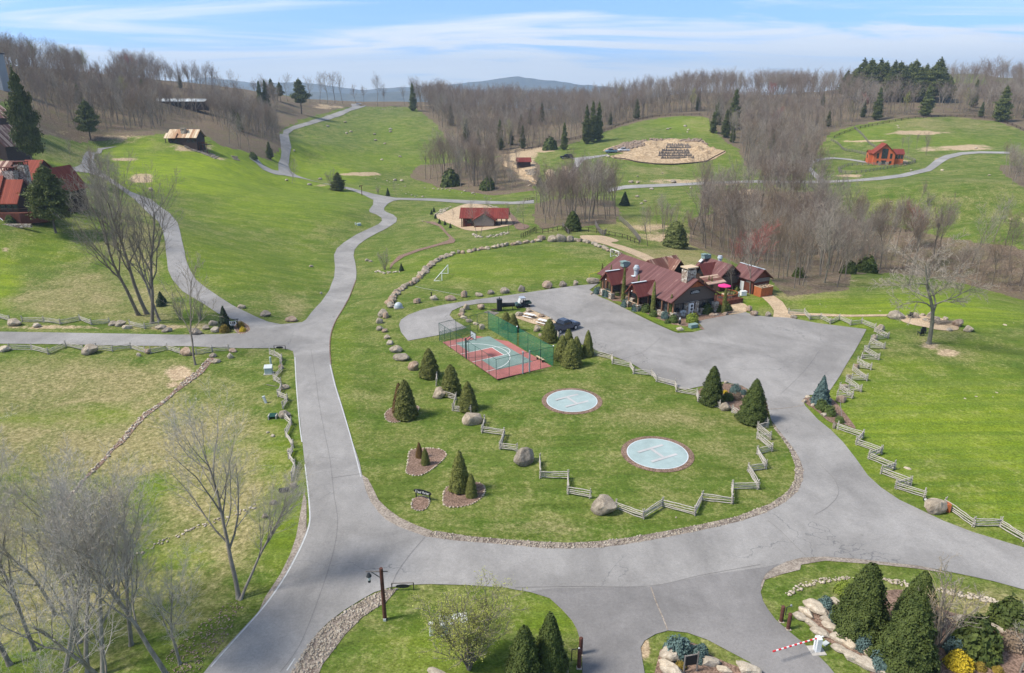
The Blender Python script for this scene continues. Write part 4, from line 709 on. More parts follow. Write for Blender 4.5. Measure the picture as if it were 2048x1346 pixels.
post_rail([(1668,276),(1690,266),(1720,257),(1770,247),(1830,237),(1900,234),(1960,236),(2010,246),(2048,262)], 'dark boundary fence along the wood edge above the right field', 'wood_dark', 6, 1.5, 3, PG)
post_rail([(1030,305),(1060,300),(1110,287),(1160,276),(1210,262),(1250,248),(1300,236),(1350,232),(1400,231)], 'dark boundary fence along the wood edge above the middle field', 'wood_dark', 6, 1.5, 3, PG)
post_rail([(1050,403),(1058,402),(1068,400)], 'small wooden bridge railing at the end of the pale lane', 'wood_dark', 1.5, 1.2, 2, PG)
# ------------------------------------------------------------------ boulders
def walk(uv, gap):
    g = Gs(catmull(uv, 5, False)); s = np.concatenate([[0], np.cumsum(np.hypot(*np.diff(g[:, :2], axis=0).T))]); t = 0; out = []
    while t < s[-1]: out.append((np.interp(t, s, g[:, 0]), np.interp(t, s, g[:, 1]))); t += gap * random.uniform(.8, 1.25)
    return out
for seg, sz, gp, lab in [([(781,613),(784,600),(799,582),(824,568),(844,551),(862,531),(887,516)], 1.45, 1.15, 'boulder set in the thick dry-stone line west of the soccer field'),
     ([(887,516),(912,508),(937,505),(974,498),(1024,491),(1049,487),(1084,482)], 1.5, 1.3, 'boulder set in the line along the back of the soccer field'),
     ([(1151,481),(1174,486),(1189,489),(1199,494),(1211,499),(1224,505),(1239,510)], 1.5, 1.4, 'boulder set in the line behind the far goal')]:
    for x, y in walk(seg, gp):
        for q in range(2 if sz < 1.48 else 1): w = sz * random.uniform(.75, 1.25); mt = random.choice(('granite', 'granite', 'brown_stone')); L_ = ('small ' if w < sz * .92 else 'broad ' if w > sz * 1.12 else 'middling ') + ('grey ' if mt == 'granite' else 'brown ') + lab.replace('set in ', 'in ').replace('thick dry-stone ', 'thick ') + ('' if sz > 1.46 and gp < 1.35 else (', near end', ', middle part', ', far end')[min(2, int((y - 118) / 22) if gp < 1.2 else 1)]); boulder((x + random.uniform(-.35, .35), y + random.uniform(-.5, .5), Z(x, y)), w, L_, 'boulders like: ' + L_, mt, h=random.uniform(.7, 1.15))
# single boulders: u, v of the base, width in photo pixels, height/width, stone, label
B1 = [(1106,483,22,.55,'granite','rounded pale boulder in the back line, left of the largest one'),(1122,483,26,.6,'granite','largest rounded boulder in the middle of the back line of the soccer field'),(1139,483,20,.55,'granite','squat boulder right of the largest one in the back line'),(1083,480,18,.5,'brown_stone','tan boulder perched on the back boulder line'),
 (30,650,26,.5,'granite','large pale boulder at a break in the fence above the left lane'),(74,654,14,.6,'pale_stone','small pointed stone below the fence above the left lane'),(226,650,18,.45,'granite','left of three boulders lying together above the left lane'),(241,651,21,.5,'granite','tallest of three boulders lying together above the left lane'),(255,657,17,.45,'pale_stone','lowest of three boulders lying together above the left lane'),(322,657,20,.4,'granite','grey boulder at the fence end above the left lane, upper of two'),(334,663,20,.4,'granite','grey boulder at the fence end above the left lane, lower of two'),
 (10,702,21,.5,'pale_stone','pale boulder at the left picture edge below the lane'),(180,706,30,.6,'granite','big upright slab boulder in the fence below the left lane'),(278,712,10,.7,'pale_stone','small pale stone below the left lane fence'),(296,707,14,.7,'brown_stone','round brown boulder in the fence below the left lane'),(374,709,23,.65,'brown_stone','big square brown boulder left of the thin bare tree'),(467,703,16,.4,'brown_stone','flat brown boulder at the end of the fence below the lane'),(461,716,12,.9,'pale_stone','white upright stone on the grass below the left lane'),(426,714,14,.6,'granite','grey stone at the top of the dry stream bed'),(432,725,18,.4,'granite','flat grey stone beside the dry stream bed'),(392,668,24,.5,'granite','grey boulder beside the thin bare tree above the lane'),(412,658,16,.5,'granite','rock in the rubble near the spruce, left one'),(428,650,20,.5,'granite','rock in the rubble behind the spruce'),(432,663,22,.45,'pale_stone','pale slab left of the small spruce by the fork'),
 (484,616,19,.4,'granite','flat boulder on the verge above the fork'),(531,632,22,.5,'granite','grey oval boulder on the grass above the junction'),(584,642,24,.4,'brown_stone','brown wedge boulder at the tip of the slope above the junction'),(642,588,5,.9,'pale_stone','small white rock on the right foot of the green slope'),(623,534,9,.5,'granite','small dark rock on the green slope'),(302,381,9,.7,'granite','rock on the upper green slope beside the bare patch'),
 (563,737,11,.8,'brown_stone','small brown boulder in the short fence by the road'),(570,777,16,.6,'granite','pale round boulder in the fence left of the road'),(570,834,23,.6,'granite','large flat boulder in the fence left of the road'),(578,903,10,.7,'pale_stone','small stone under the fence left of the road'),(587,974,13,.85,'granite','round boulder at the lower end of the fence left of the road'),(536,866,6,.6,'pale_stone','small pale stone on the grass by the dark hatch'),(546,873,10,.5,'pale_stone','flat pale stone left of the road'),(547,1008,15,.6,'granite','long grey stone near the black culvert pipe'),(530,1035,12,.8,'granite','grey stone standing near the bottom of the left verge'),
 (772,636,12,.9,'brown_stone','boulder of the west row nearest the dark pillar'),(766,633,22,.7,'granite','wide boulder in the west row beside the parking loop'),(760,646,16,.7,'granite','boulder in the west row, beside the middle of the loop'),(760,660,14,.6,'granite','boulder in the west row, left of the loop end'),(770,664,12,.6,'brown_stone','small boulder in the west row below the loop end'),(774,677,13,.6,'granite','boulder in the west row, third from its lower end'),(780,688,17,.45,'pale_stone','flat boulder in the west row below the loop'),(792,703,25,.5,'granite','long boulder in the west row near the first evergreen'),(803,718,32,.35,'granite','flat slab boulder above the first pointed evergreen'),(828,739,22,.8,'brown_stone','upright brown boulder beside the first pointed evergreen'),
 (880,793,32,.6,'granite','grey boulder between the first and second pointed evergreens'),(947,845,45,.5,'granite','very large grey boulder below the third pointed evergreen'),(1048,926,44,.72,'granite','large angular boulder west of the helipads'),(1206,1024,51,.72,'granite','largest boulder on the helipad lawn, in the front fence line'),
 (1450,820,22,.7,'granite','pale boulder in the fence by the dark evergreen'),(1352,1012+24,4,.8,'pale_stone','tiny white stone outside the front fence'),
 (835,606,16,.6,'brown_stone','first boulder along the top of the parking loop'),(868,599,17,.55,'pale_stone','pale boulder beside the black post'),(901,600,21,.45,'brown_stone','rectangular boulder above the parking loop'),(929,594,14,.9,'brown_stone','tall tan boulder above the parking loop'),(958,592,15,.5,'granite','low boulder right of the tall tan one'),(982,588,14,.6,'granite','rounded boulder between two wider ones above the drive'),(1010,586,19,.6,'granite','wide boulder above the drive'),(1044,583,16,.85,'granite','round boulder near the traffic cone, left one'),(1094,576,20,.7,'brown_stone','brown boulder right behind the traffic cone'),(1126,573,16,.7,'granite','square boulder between the cone and the lodge'),(1151,570,12,.8,'granite','small boulder between the cone and the lodge'),(1185,566,24,.5,'granite','wide low boulder against the corner of the lodge'),
 (934,619,14,.9,'granite','rounded boulder at the tip of the loop island'),(925,624,13,.7,'granite','second boulder at the tip of the loop island'),(923,632,14,.5,'brown_stone','brown boulder at the tip of the loop island'),(928,637,13,.45,'pale_stone','pale flat boulder on the loop island'),(938,644,12,.6,'granite','grey boulder above the court fence, left of three'),(951,649,12,.4,'pale_stone','flat stone above the court fence, middle of three'),(963,658,12,.9,'pale_stone','white boulder just above the court fence, right of three'),(962,618,16,.6,'brown_stone','brown boulder left of the black smoker'),
 (1039,632,15,.6,'pale_stone','pale boulder in front of the utility buggy'),(1057,624,15,.55,'granite','boulder at the back wheel of the utility buggy'),(1083,634,13,.5,'brown_stone','brown boulder behind the picnic tables'),(1100,640,10,.5,'pale_stone','small stone behind the picnic tables'),(1074,662,16,.75,'granite','grey boulder in front of the picnic tables'),(1082,673,10,.7,'granite','mossy boulder beside the lone pointed evergreen'),
 (1359,661,16,.5,'pale_stone','flat white stone on the lodge lawn tip'),(1397,631,9,.6,'granite','small boulder below the heat pump'),(1424,632,12,.5,'brown_stone','tan boulder in the bed at the lodge corner'),(1433,631,9,.5,'pale_stone','pale boulder in the bed at the lodge corner'),(1450,630,11,.5,'brown_stone','brown boulder at the right end of the lodge bed'),(1498,622,12,.9,'brown_stone','upright boulder at the gravel path entrance'),(1508,631,16,.6,'brown_stone','cluster boulder at the curve of the gravel path'),(1536,632,13,.7,'granite','round grey boulder left of the wide gravel path'),(1588,636,15,.45,'granite','boulder at the start of the wavy back fence'),
 (1759,662,17,.8,'granite','square boulder at the back corner of the car park'),(1748,680,13,.9,'granite','rounded boulder between fence folds at the back corner'),(1725,716,9,.8,'pale_stone','narrow pale boulder between fence folds'),(1712,737,12,.8,'brown_stone','brown boulder between fence folds'),(1697,757,12,.7,'granite','pale boulder between the lower fence folds'),(1688,777,14,.7,'brown_stone','tan boulder between the lowest fence folds'),(1683,803,21,.55,'brown_stone','wide brown boulder at the foot of the folded fence'),
 (1615,795,12,.4,'pale_stone','flat pale stone behind the blue spruce bed'),(1608,805,9,.8,'pale_stone','pale stone at the left tip of the blue spruce bed'),(1627,812,12,.5,'pale_stone','stone on the mulch left of the blue spruce'),(1660,802,10,.6,'granite','stone right of the blue spruce'),(1648,832,14,.5,'pale_stone','long stone in the juniper below the blue spruce'),(1668,856,9,1.4,'granite','upright stone at the start of the east fence'),
 (1868,1022,42,.7,'granite','big boulder behind the small black sign'),(1791,636,32,.45,'granite','long grey boulder at the west end of the fire pit'),(1831,636,14,.9,'granite','tall boulder behind the fire pit, left one'),(1846,632,10,.6,'granite','low boulder between two tall ones behind the fire pit'),(1860,635,14,.9,'pale_stone','tall pale boulder behind the fire pit'),(1936,662,22,.5,'granite','smooth grey boulder at the east end of the fire pit'),(1915,652,22,.6,'brown_stone','ridged brown boulder at the east end of the fire pit'),(1898,661,14,.4,'pale_stone','flat pale stone at the front of the fire pit'),(1890,640,12,.6,'granite','boulder in the ring behind the fire pit'),(1872,639,12,.6,'granite','boulder hidden by the tree at the fire pit'),
 (1452,766,9,.5,'pale_stone','stone at the head of the bed between the dark evergreens'),(1531,838,8,1,'granite','grey stone right of the large dark evergreen'),
 (776,548-3,6,.5,'pale_stone','small pale stone at the lower end of the garden path'),(735,522,10,.5,'granite','stone pile beside the dip, left one'),(741,524,8,.5,'granite','stone pile beside the dip, right one')]
for u, v, w, hr, m, lab in B1:
    if lab == 'x': continue
    p = G(u, v); s = w / px_m(p); boulder(p, s * 1.05, lab, None, m, h=s * hr * 1.25, rz=random.uniform(-.4, .4), aspect=random.uniform(.75, .95))
# boulders scattered over the far pastures
FAR = [(702,264,'far'),(690,245,0),(749,269,0),(751,281,0),(770,288,0),(781,259,0),(781,264,0),(693,267,0),(655,253,0),(588,302,0),(800,314,0),(764,320,0),(640,359,9),(573,361,8),(619,370,9),(790,361,9),(803,362,8),(877,379,5),(901,378,5),(946,387,7),(950,390,5),(1303,379,9),(1381,376,6),(1275,353,5),(1325,347,4),(1227,349,4),(1218,371,12),(1262,365,12),(1275,366,10),(1347,365,14),(1217,314,9),(1335,259,7),(1370,253,8),(1377,260,6),(1340,257,5),(1375,265,5),(1822,341,6),(1884,341,7),(1884,341,4),(1795,252,4),(1797,256,4),(1782,434-30,5),(1952,297,6),(1978,351,6),(1650,444,6),(1274,394,9),(1290,403,8),(1283,408,7),(1810,330,5),(2010,650,14),(2027,646,5),(1640,608,6),(1652,614,5),(1760,622,8),(1930,797,8),(1952,793,10),(1993,785,10),(1986,794,5),(1980,824,4),(1855,885,4),(1815,937,22),(1745,775,4),(1834,762,4),(1770,730,3),(1140,430,5),(855,446,5),(845,443,4),(1060,372,8),(1066,364,7),(1055,362,6),(1012,408,5)]
for u, v, w in FAR:
    w = w if isinstance(w, int) and w > 0 else 7; p = G(u, v); s = w / px_m(p); s *= .6 if v > 600 else 1; boulder(p, s, 'small pale rock lying loose in the short grass', 'rocks scattered over the pastures', 'pale_stone' if v > 600 else random.choice(('granite', 'pale_stone')), h=s * (.16 if v > 600 else .5))
# loose stone: too many to count
def stones(name, label, polys, n, smin, smax, mats='pale_stone', seed=1, kind='stuff', sub=1, flat=.6, off=.03):
    rg = np.random.default_rng(seed); ps = [rock_mesh('s', 900 + i, mats, sub, flat, .3) for i in range(3)]; base = []
    for me in ps: V = np.array([v.co[:] for v in me.vertices]); F = np.array([p.vertices[:] for p in me.polygons]); base.append((V, F)); bpy.data.meshes.remove(me)
    parts = []; W_ = [Gs(densify(P, 20))[:, :2] for P in polys]; area = []
    for q in W_: x, y = q.T; area.append(abs((x * np.roll(y, 1) - y * np.roll(x, 1)).sum()) / 2)
    tot = sum(area)
    for q, a in zip(W_, area):
        k = int(n * a / tot); c = 0; x0, y0 = q.min(0); x1, y1 = q.max(0); X = rg.uniform(x0, x1, k * 12); Y = rg.uniform(y0, y1, k * 12); m = inpoly(X, Y, q); X = X[m][:k]; Y = Y[m][:k]; Zz = HZ(X, Y)
        for i in range(len(X)):
            V, F = base[i % 3]; s = smin + (smax - smin) * rg.random() ** 2.2; th = rg.random() * 6.28; Rm = np.array([[math.cos(th), -math.sin(th), 0], [math.sin(th), math.cos(th), 0], [0, 0, 1]]); parts.append(((V * [s, s * rg.uniform(.6, 1), s * .8]) @ Rm.T + [X[i], Y[i], Zz[i] + off + s * .25], F))
    V, F = join(*parts); o = put(name, mesh_np(name, V, F, mats)); tag(o, label, 'stones', None, kind); return o
stones('river_stones', 'rounded pale river stones filling the ditch strip beside the road', STRIPS, 3600, .05, .17, 'pale_stone', 3)
STREAM = [(418,714),(436,717),(423,730),(402,748),(381,764),(352,786),(330,806),(300,832),(275,858),(250,882),(228,903),(205,928),(180,953),(150,985),(115,1022),(111,1018),(145,980),(175,948),(200,922),(222,897),(244,874),(268,849),(293,824),(324,799),(347,779),(374,759),(392,744),(406,729)]
_h = len(STREAM) // 2; _rg = random.Random(8); STREAM = [(u + _rg.uniform(-4, 4), v + _rg.uniform(-3, 3)) for u, v in densify(STREAM, 22)]
sheet('stream_bed', STREAM, 'mulch', .02, 2)
stones('stream_stones', 'small stones scattered down the dry stream bed in the left field', [STREAM], 420, .07, .3, 'pale_stone', 4)
stones('stream_stones', 'white stones of the second dry ditch below the verge', [[(470,1020),(512,1008),(520,1014),(480,1030),(440,1045),(400,1058),(340,1082),(300,1100),(260,1125),(255,1115),(300,1090),(350,1068),(400,1050),(440,1036)]], 120, .07, .22, 'pale_stone', 5)
stones('ditch_stones', 'pale stones of the shallow ditch behind the pointed evergreens at lower right', [[(1570,1188),(1600,1168),(1640,1158),(1700,1152),(1710,1158),(1650,1166),(1610,1176),(1580,1195)],[(1760,1158),(1800,1160),(1850,1172),(1930,1185),(1980,1195),(2040,1220),(2030,1230),(1970,1205),(1900,1190),(1850,1180),(1790,1170)]], 420, .07, .22, 'pale_stone', 6)
stones('rubble', 'heap of broken rock dug out beside the terraced building site', [[(1208,302),(1225,296),(1250,286),(1290,281),(1300,284),(1290,292),(1265,298),(1240,305),(1215,306)],[(1300,279),(1400,279),(1415,290),(1395,284),(1305,283)]], 900, .35, 1.5, 'brown_stone', 7, flat=.8)
stones('rubble', 'grey rock pile below the small dark barn', [[(1050,342),(1070,336),(1072,345),(1068,352),(1055,350)]], 160, .3, 1.0, 'granite', 8)
stones('rubble', 'grey riprap tumbling below the tan-roofed cabin', [[(365,292),(380,290),(400,298),(420,306),(440,314),(430,318),(400,306),(380,300)],[(462,312),(475,314),(480,322),(468,320)]], 500, .2, .7, 'granite', 9)
stones('rubble', 'field stones lying along the edges of the far pastures', [[(625,203),(680,200),(690,208),(640,214)],[(730,214),(760,216),(800,214),(815,220),(750,220)],[(690,376-20),(745,352),(752,349),(700,357)],[(750,352),(760,366),(756,368),(748,356)],[(770,360),(820,372),(900,378),(960,388),(1000,404),(960,392),(880,381),(800,372),(772,364)],[(800,378),(835,390),(850,395),(830,394),(798,382)]], 700, .25, .8, 'pale_stone', 10)
stones('leaf_litter', 'fallen brown leaves lying along the verge under the near trees', [[(320,1346),(340,1300),(390,1260),(430,1225),(465,1200),(485,1215),(450,1280),(415,1320),(395,1346)]], 420, .05, .12, 'brown_stone', 11, flat=.2)
stones('rubble', 'broken stone and dead plants ringing the log cabin pad', [[(945,468),(965,473),(1000,468),(1020,462),(1018,468),(990,475),(950,476)],[(975,410),(1000,416),(1012,424),(1006,426),(980,414)],[(866,432),(880,420),(905,412),(895,420),(876,434)],[(748,542),(778,544),(800,541),(800,545),(770,548),(748,546)]], 320, .2, .6, 'pale_stone', 12)
# ------------------------------------------------------------------ buildings
def window(parent, c, w, h, axis='y', sgn=-1, frame='wood_dark', n=1, name='window', d=.05):
    """frame with a glass pane as its part; axis = wall normal"""
    f = MB(); t = .07; 
    def B(u, z, su, sz, dd=d): 
        if axis == 'y': f.box((c[0] + u, c[1] + sgn * dd / 2, c[2] + z), (su, dd, sz))
        else: f.box((c[0] + sgn * dd / 2, c[1] + u, c[2] + z), (dd, su, sz))
    B(0, h / 2, w, t); B(0, -h / 2, w, t); B(-w / 2, 0, t, h + t); B(w / 2, 0, t, h + t)
    for i in range(1, n): B(-w / 2 + w * i / n, 0, t * .8, h)
    fo = f.build(name, frame, parent); g = MB()
    if axis == 'y': g.box((c[0], c[1] + sgn * .01, c[2]), (w - t, .02, h - t))
    else: g.box((c[0] + sgn * .01, c[1], c[2]), (.02, w - t, h - t))
    g.build('pane', 'window_glass', fo); return fo
def door(parent, c, w, h, axis='y', sgn=-1, mat='wood_dark'):
    q = MB().box(c, (w, .06, h) if axis == 'y' else (.06, w, h)).build('door', mat, parent); k = Vector(c) + (Vector((w * .38, sgn * .06, 0)) if axis == 'y' else Vector((sgn * .06, w * .38, 0))); MB().sphere(k, .05, sub=1).build('handle', 'silver', q); return q
def gable(root, x0, x1, y0, y1, ez, rz_, wall='wood_dark', roof='lodge_roof', over=.5, oy=.5, th=.14, base=0.0, ridge='y', walls=True, flash=None, wname='wall'):
    """gabled block, local axes. ridge along y or x"""
    if ridge == 'x': M_ = lambda a, b, z: (b, a, z); a0, a1, b0, b1 = y0, y1, x0, x1
    else: M_ = lambda a, b, z: (a, b, z); a0, a1, b0, b1 = x0, x1, y0, y1
    am = (a0 + a1) / 2; out = []
    if walls:
        m = MB()
        for b, in_ in ((b0, .12), (b1, -.12)):
            m.poly([M_(a0, b, base), M_(a1, b, base), M_(a1, b, ez), M_(am, b, rz_ - .06), M_(a0, b, ez)], M_(0, in_, 0))
        for a, s in ((a0, 1), (a1, -1)): m.box(M_(a + s * .06, (b0 + b1) / 2, (base + ez) / 2), [abs(q) for q in M_(.12, b1 - b0 - .25, ez - base)])
        out.append(m.build(wname, wall, root))
    sl = (rz_ - ez) / ((a1 - a0) / 2)
    for s, a in ((-1, a0 - over), (1, a1 + over)):
        z = ez - sl * over; q = bmesh.new(); p = [M_(am, b0 - oy, rz_), M_(a, b0 - oy, z), M_(a, b1 + oy, z), M_(am, b1 + oy, rz_)]; m = MB(); m.poly([Vector(v) + Vector((0, 0, .02)) for v in p], (0, 0, th)); q.free()
        o = m.build('roof', roof, root)
        if ridge == 'x':                          # turn the mesh so the roof's ribs still run down the slope
            me = o.data
            for v in me.vertices: v.co = (v.co.y, v.co.x, v.co.z)
            me.flip_normals(); o.rotation_euler = (0, 0, 0); o.matrix_local = Matrix(((0, 1, 0, 0), (1, 0, 0, 0), (0, 0, 1, 0), (0, 0, 0, 1)))
            for v in me.vertices: pass
        out.append(o)
    if flash: 
        c = MB().box(M_(am, (b0 + b1) / 2, rz_ + th + .02), [abs(q) for q in M_(.36, b1 - b0 + 2 * oy, .05)]).build('ridge_cap', flash, root)
    # fascia boards on the gable ends
    m = MB()
    for b in (b0 - oy - .02, b1 + oy + .02):
        for s, a in ((-1, a0 - over), (1, a1 + over)):
            z = ez - sl * over; m.poly([M_(am, b, rz_ - .12), M_(a, b, z - .12), M_(a, b, z + .12), M_(am, b, rz_ + .12)], M_(0, .04, 0))
    m.build('fascia', 'wood_red' if wall != 'wood_orange' else 'wood_red', root); return out
def chimney(root, c, size, top, mat='stonework', cap='wood_tan', base=0):
    o = MB().box((c[0], c[1], (top + base) / 2), (size[0], size[1], top - base)).build('chimney', mat, root); m = MB()
    for sx in (-1, 1):
        for sy in (-1, 1): m.box((c[0] + sx * size[0] * .38, c[1] + sy * size[1] * .36, top + .17), (.25, .25, .34))
    m.box((c[0], c[1], top + .44), (size[0] * 1.22, size[1] * 1.25, .2)); m.build('chimney_cap', cap, o); return o
AX = Vector((-.455, .89)); LRZ = R(27.1)
lodge = empty('lodge', (31.9, 113.65, 0), LRZ, 'long red metal roofed lodge restaurant with stone chimney beside the car park', 'building')
gable(lodge, -4.9, 4.9, .6, 21.4, 3.38, 6.4, 'wood_dark', 'lodge_roof', .66, .8)
# front gable: boards above, stone pier and dark screens below
MB().poly([(-4.85, .56, 2.5), (4.85, .56, 2.5), (4.6, .56, 3.5), (2.2, .56, 4.95), (-2.2, .56, 4.95), (-4.6, .56, 3.5)], (0, -.05, 0)).build('gable_boards', 'weathered_boards', lodge)
MB().poly([(-2.1, .52, 5.0), (2.1, .52, 5.0), (0, .52, 6.25)], (0, -.05, 0)).build('gable_panel', 'wood_cedar', lodge)
MB().box((-.6, .30, 1.25), (2.9, .55, 2.5)).build('stone_pier', 'stonework', lodge)
MB().box((-.1, -.0, 1.9), (.18, .12, 1.3)).build('downpipe', 'wood_dark', lodge)
for cx, w in ((-3.35, 2.3), (2.85, 3.3)): window(lodge, (cx, .52, 1.75), w, 1.35, n=4)
[MB().box(c_, s_).build('stone_base', 'stonework', lodge) for c_, s_ in (((-3.4, .35, .5), (2.6, .5, 1.0)), ((3.2, .35, .5), (3.6, .5, 1.0)), ((4.7, .1, .95), (.9, .9, 1.9)), ((-4.7, .1, .6), (.8, .8, 1.2)))]
MB().tube((-4.75, .15, 1.2), (-4.75, .15, 3.0), .16, .14).tube((4.8, .15, 1.9), (4.8, .15, 3.0), .15, .13).build('log_post', 'log_brown', lodge)
for i, y in enumerate((1.6, 3.6, 5.4, 11.2, 13.0)): window(lodge, (-4.92, y, 1.75), 1.7, 1.2, 'x', -1, n=2); 
for y in (.9, 2.6, 4.5, 12.1, 19.5): MB().tube((-5.2, y, .8), (-5.2, y, 2.95), .14, .13).build('log_post', 'log_brown', lodge)
[MB().box(c_, s_).build('stone_base', 'stonework', lodge) for c_, s_ in (((-5.15, 3.0, .42), (.5, 5.0, .84)), ((-5.15, 12.4, .42), (.5, 3.4, .84)))]
chimney(lodge, (-.35, 1.9), (2.0, 1.5), 7.9, base=5.2)
for y, x0, ez, rz_, hw in ((7.95, -8.0, 3.0, 4.75, 1.75), (16.4, -7.8, 3.1, 4.95, 1.85)):      # two entrance porches
    gable(lodge, x0 + .5, -1.9, y - hw + .1, y + hw - .1, ez, rz_, roof='porch_roof', over=.35, oy=.3, ridge='x', walls=False); MB().box((x0 + 1.7, y, rz_ + .17), (3.2, .42, .05)).build('ridge_cap', 'zinc_flashing', lodge)
    MB().poly([(x0 + .7, y - hw + .2, ez), (x0 + .7, y + hw - .2, ez), (x0 + .7, y, rz_ - .1)], (.06, 0, 0)).build('gable_panel', 'wood_red', lodge)
    for sy in (-1, 1): MB().box((x0 + .7, y + sy * (hw - .35), .6), (.85, .85, 1.2)).build('stone_base', 'stonework', lodge); MB().tube((x0 + .7, y + sy * (hw - .35), 1.2), (x0 + .7, y + sy * (hw - .35), ez + .1), .17, .15).build('log_post', 'log_brown', lodge)
    for sx in (x0 + 2.9,): MB().tube((sx, y - hw + .35, 0), (sx, y - hw + .35, ez), .14, .13).build('log_post', 'log_brown', lodge)
    MB().tube((x0 + .7, y - hw + .4, 1.25), (x0 + .7, y + hw - .4, 1.25), .06, .06).tube((x0 + .8, y - hw + .3, 1.1), (x0 + 2.9, y - hw + .3, 1.1), .06, .06).build('railing', 'wood_tan', lodge)
    MB().sphere((x0 + .62, y + .5, ez + .25), .13, sub=2).build('lantern', 'white_paint', lodge); door(lodge, (-4.95, y, 1.05), 1.3, 2.1, 'x', -1)
MB().box((-2.35, 17.6, 5.65), (1.5, 1.1, .9)).box((-2.7, 17.6, 6.15), (1.2, 1.1, .25)).build('rooftop_vent', 'copper_green', lodge)
q = MB().tube((-3.0, 13.2, 4.3), (-3.0, 13.2, 5.7), .42, .42, 12).tube((-3.0, 13.2, 5.7), (-3.0, 13.2, 5.95), .62, .62, 12).tube((-3.0, 13.2, 6.0), (-3.0, 13.2, 6.45), .55, .35, 12).build('exhaust_fan', 'galvanised', lodge); MB().box((-3.35, 13.2, 4.45), (1.0, .9, .12)).build('curb_flashing', 'zinc_flashing', lodge)
MB().box((-1.75, 8.6, 5.42), (.7, .5, .06), ry=R(-32)).build('skylight', 'zinc_flashing', lodge); MB().box((-2.3, 1.1, 4.98), (.9, .3, .06), ry=R(-32)).build('flashing', 'zinc_flashing', lodge)
# sign on the gable: two rows of white lettering on black
sg = MB().box((.15, .44, 4.15), (2.1, .06, .62)).build('sign_board', 'black_paint', lodge); lt = MB(); rg = random.Random(3)
for row, (z, w, n) in enumerate(((4.27, 1.3, 10), (4.04, 1.85, 15))):
    for i in range(n):
        x = .15 - w / 2 + w * (i + .5) / n; lt.box((x, .40, z), (w / n * .52, .02, .13 * rg.uniform(.6, 1.1))); 
        if rg.random() < .5: lt.box((x + w / n * .2, .40, z + .05), (.02, .02, .2))
lt.build('lettering', 'white_paint', sg)
hp = empty('heat_pump', (31.9, 113.65, 0), LRZ, 'white twin-fan heat pump unit on the stone front of the lodge', 'heat pump'); MB().box((-1.15, -.25, 1.75), (.85, .38, 1.35)).box((-1.5, -.25, .55), (.06, .3, 1.1)).box((-.8, -.25, .55), (.06, .3, 1.1)).build('casing', 'white_paint', hp)
for z in (1.43, 2.05): MB().tube((-1.15, -.47, z), (-1.15, -.45, z), .26, .26, 16).build('fan_grille', 'dark_metal', hp)
# kitchen wing
wing = empty('kitchen_building', (42.6, 129.0, 0), LRZ, 'small red roofed building with grey plank gable behind the lodge terrace', 'building'); gable(wing, -2.4, 2.4, .3, 7.4, 3.3, 5.2, 'wood_dark', 'lodge_roof', .45, .5)
MB().box((0, .22, 2.2), (4.7, .08, 1.5)).build('plank_cladding', 'weathered_boards', wing); MB().box((0, .24, .8), (4.7, .06, 1.0)).build('red_cladding', 'wood_red', wing); MB().box((-.4, .16, 3.75), (.7, .05, .35)).build('vent_sign', 'wood_dark', wing)
gable(wing, -4.3, -.4, 2.6, 5.4, 3.3, 4.95, roof='porch_roof', over=.3, oy=.3, ridge='x', walls=False); MB().poly([(-4.1, 2.8, 3.1), (-4.1, 5.2, 3.1), (-4.1, 4.0, 4.7)], (.06, 0, 0)).build('gable_panel', 'black_paint', wing)
MB().tube((-4.0, 2.7, 0), (-4.0, 2.7, 3.3), .12, .12).tube((-4.0, 5.3, 0), (-4.0, 5.3, 3.3), .12, .12).build('log_post', 'log_brown', wing)
MB().box((-.6, 6.6, 5.7), (1.7, 1.0, .75)).box((-1.1, 6.6, 6.15), (1.0, 1.0, .2)).build('rooftop_vent', 'copper_green', wing); MB().tube((1.0, 4.4, 4.4), (1.0, 4.4, 5.5), .38, .38, 12).tube((1.0, 4.4, 5.6), (1.0, 4.4, 6.1), .55, .4, 12).build('exhaust_fan', 'galvanised', wing)
MB().box((-1.5, 7.0, 4.85), (.9, .7, .06), ry=R(-38)).build('skylight', 'zinc_flashing', wing)
shed = empty('storage_shed', (48.2, 127.2, 0), LRZ, 'red roofed storage shed with a white door at the wood edge', 'shed'); gable(shed, -2.1, 2.1, .2, 5.6, 3.1, 4.75, 'wood_red', 'lodge_roof', .45, .5, flash='zinc_flashing'); MB().box((0, .14, 2.75), (4.1, .06, .7)).build('plank_cladding', 'wood_grey', shed); door(shed, (-2.14, 3.0, 1.05), .95, 2.1, 'x', -1, 'white_paint'); MB().box((-2.15, 1.4, 2.4), (.05, 1.2, .4)).box((-2.15, 4.7, 2.4), (.05, 1.4, .4)).build('vent_strip', 'wood_grey', shed)
ex_ = (Vector((50.4, 129.5)) - Vector((48.2, 128.4)));
enc = empty('bin_enclosure', (48.1, 125.9, 0), LRZ, 'cedar board bin enclosure with open top in front of the storage shed', 'enclosure'); m = MB()
for c, s in (((0, -.9, .95), (3.0, .06, 1.9)), ((-1.5, 0, .95), (.06, 1.8, 1.9)), ((1.5, 0, .95), (.06, 1.8, 1.9))): m.box(c, s)
m.build('board_wall', 'wood_cedar', enc); m = MB()
for y in (-.9, 0, .85): m.box((0, y, 1.94), (3.1, .12, .09))
for x in (-1.5, -.7, .1, .8, 1.5): m.box((x, 0, 1.985), (.1, 1.9, .07))
m.build('top_frame', 'wood_tan', enc)
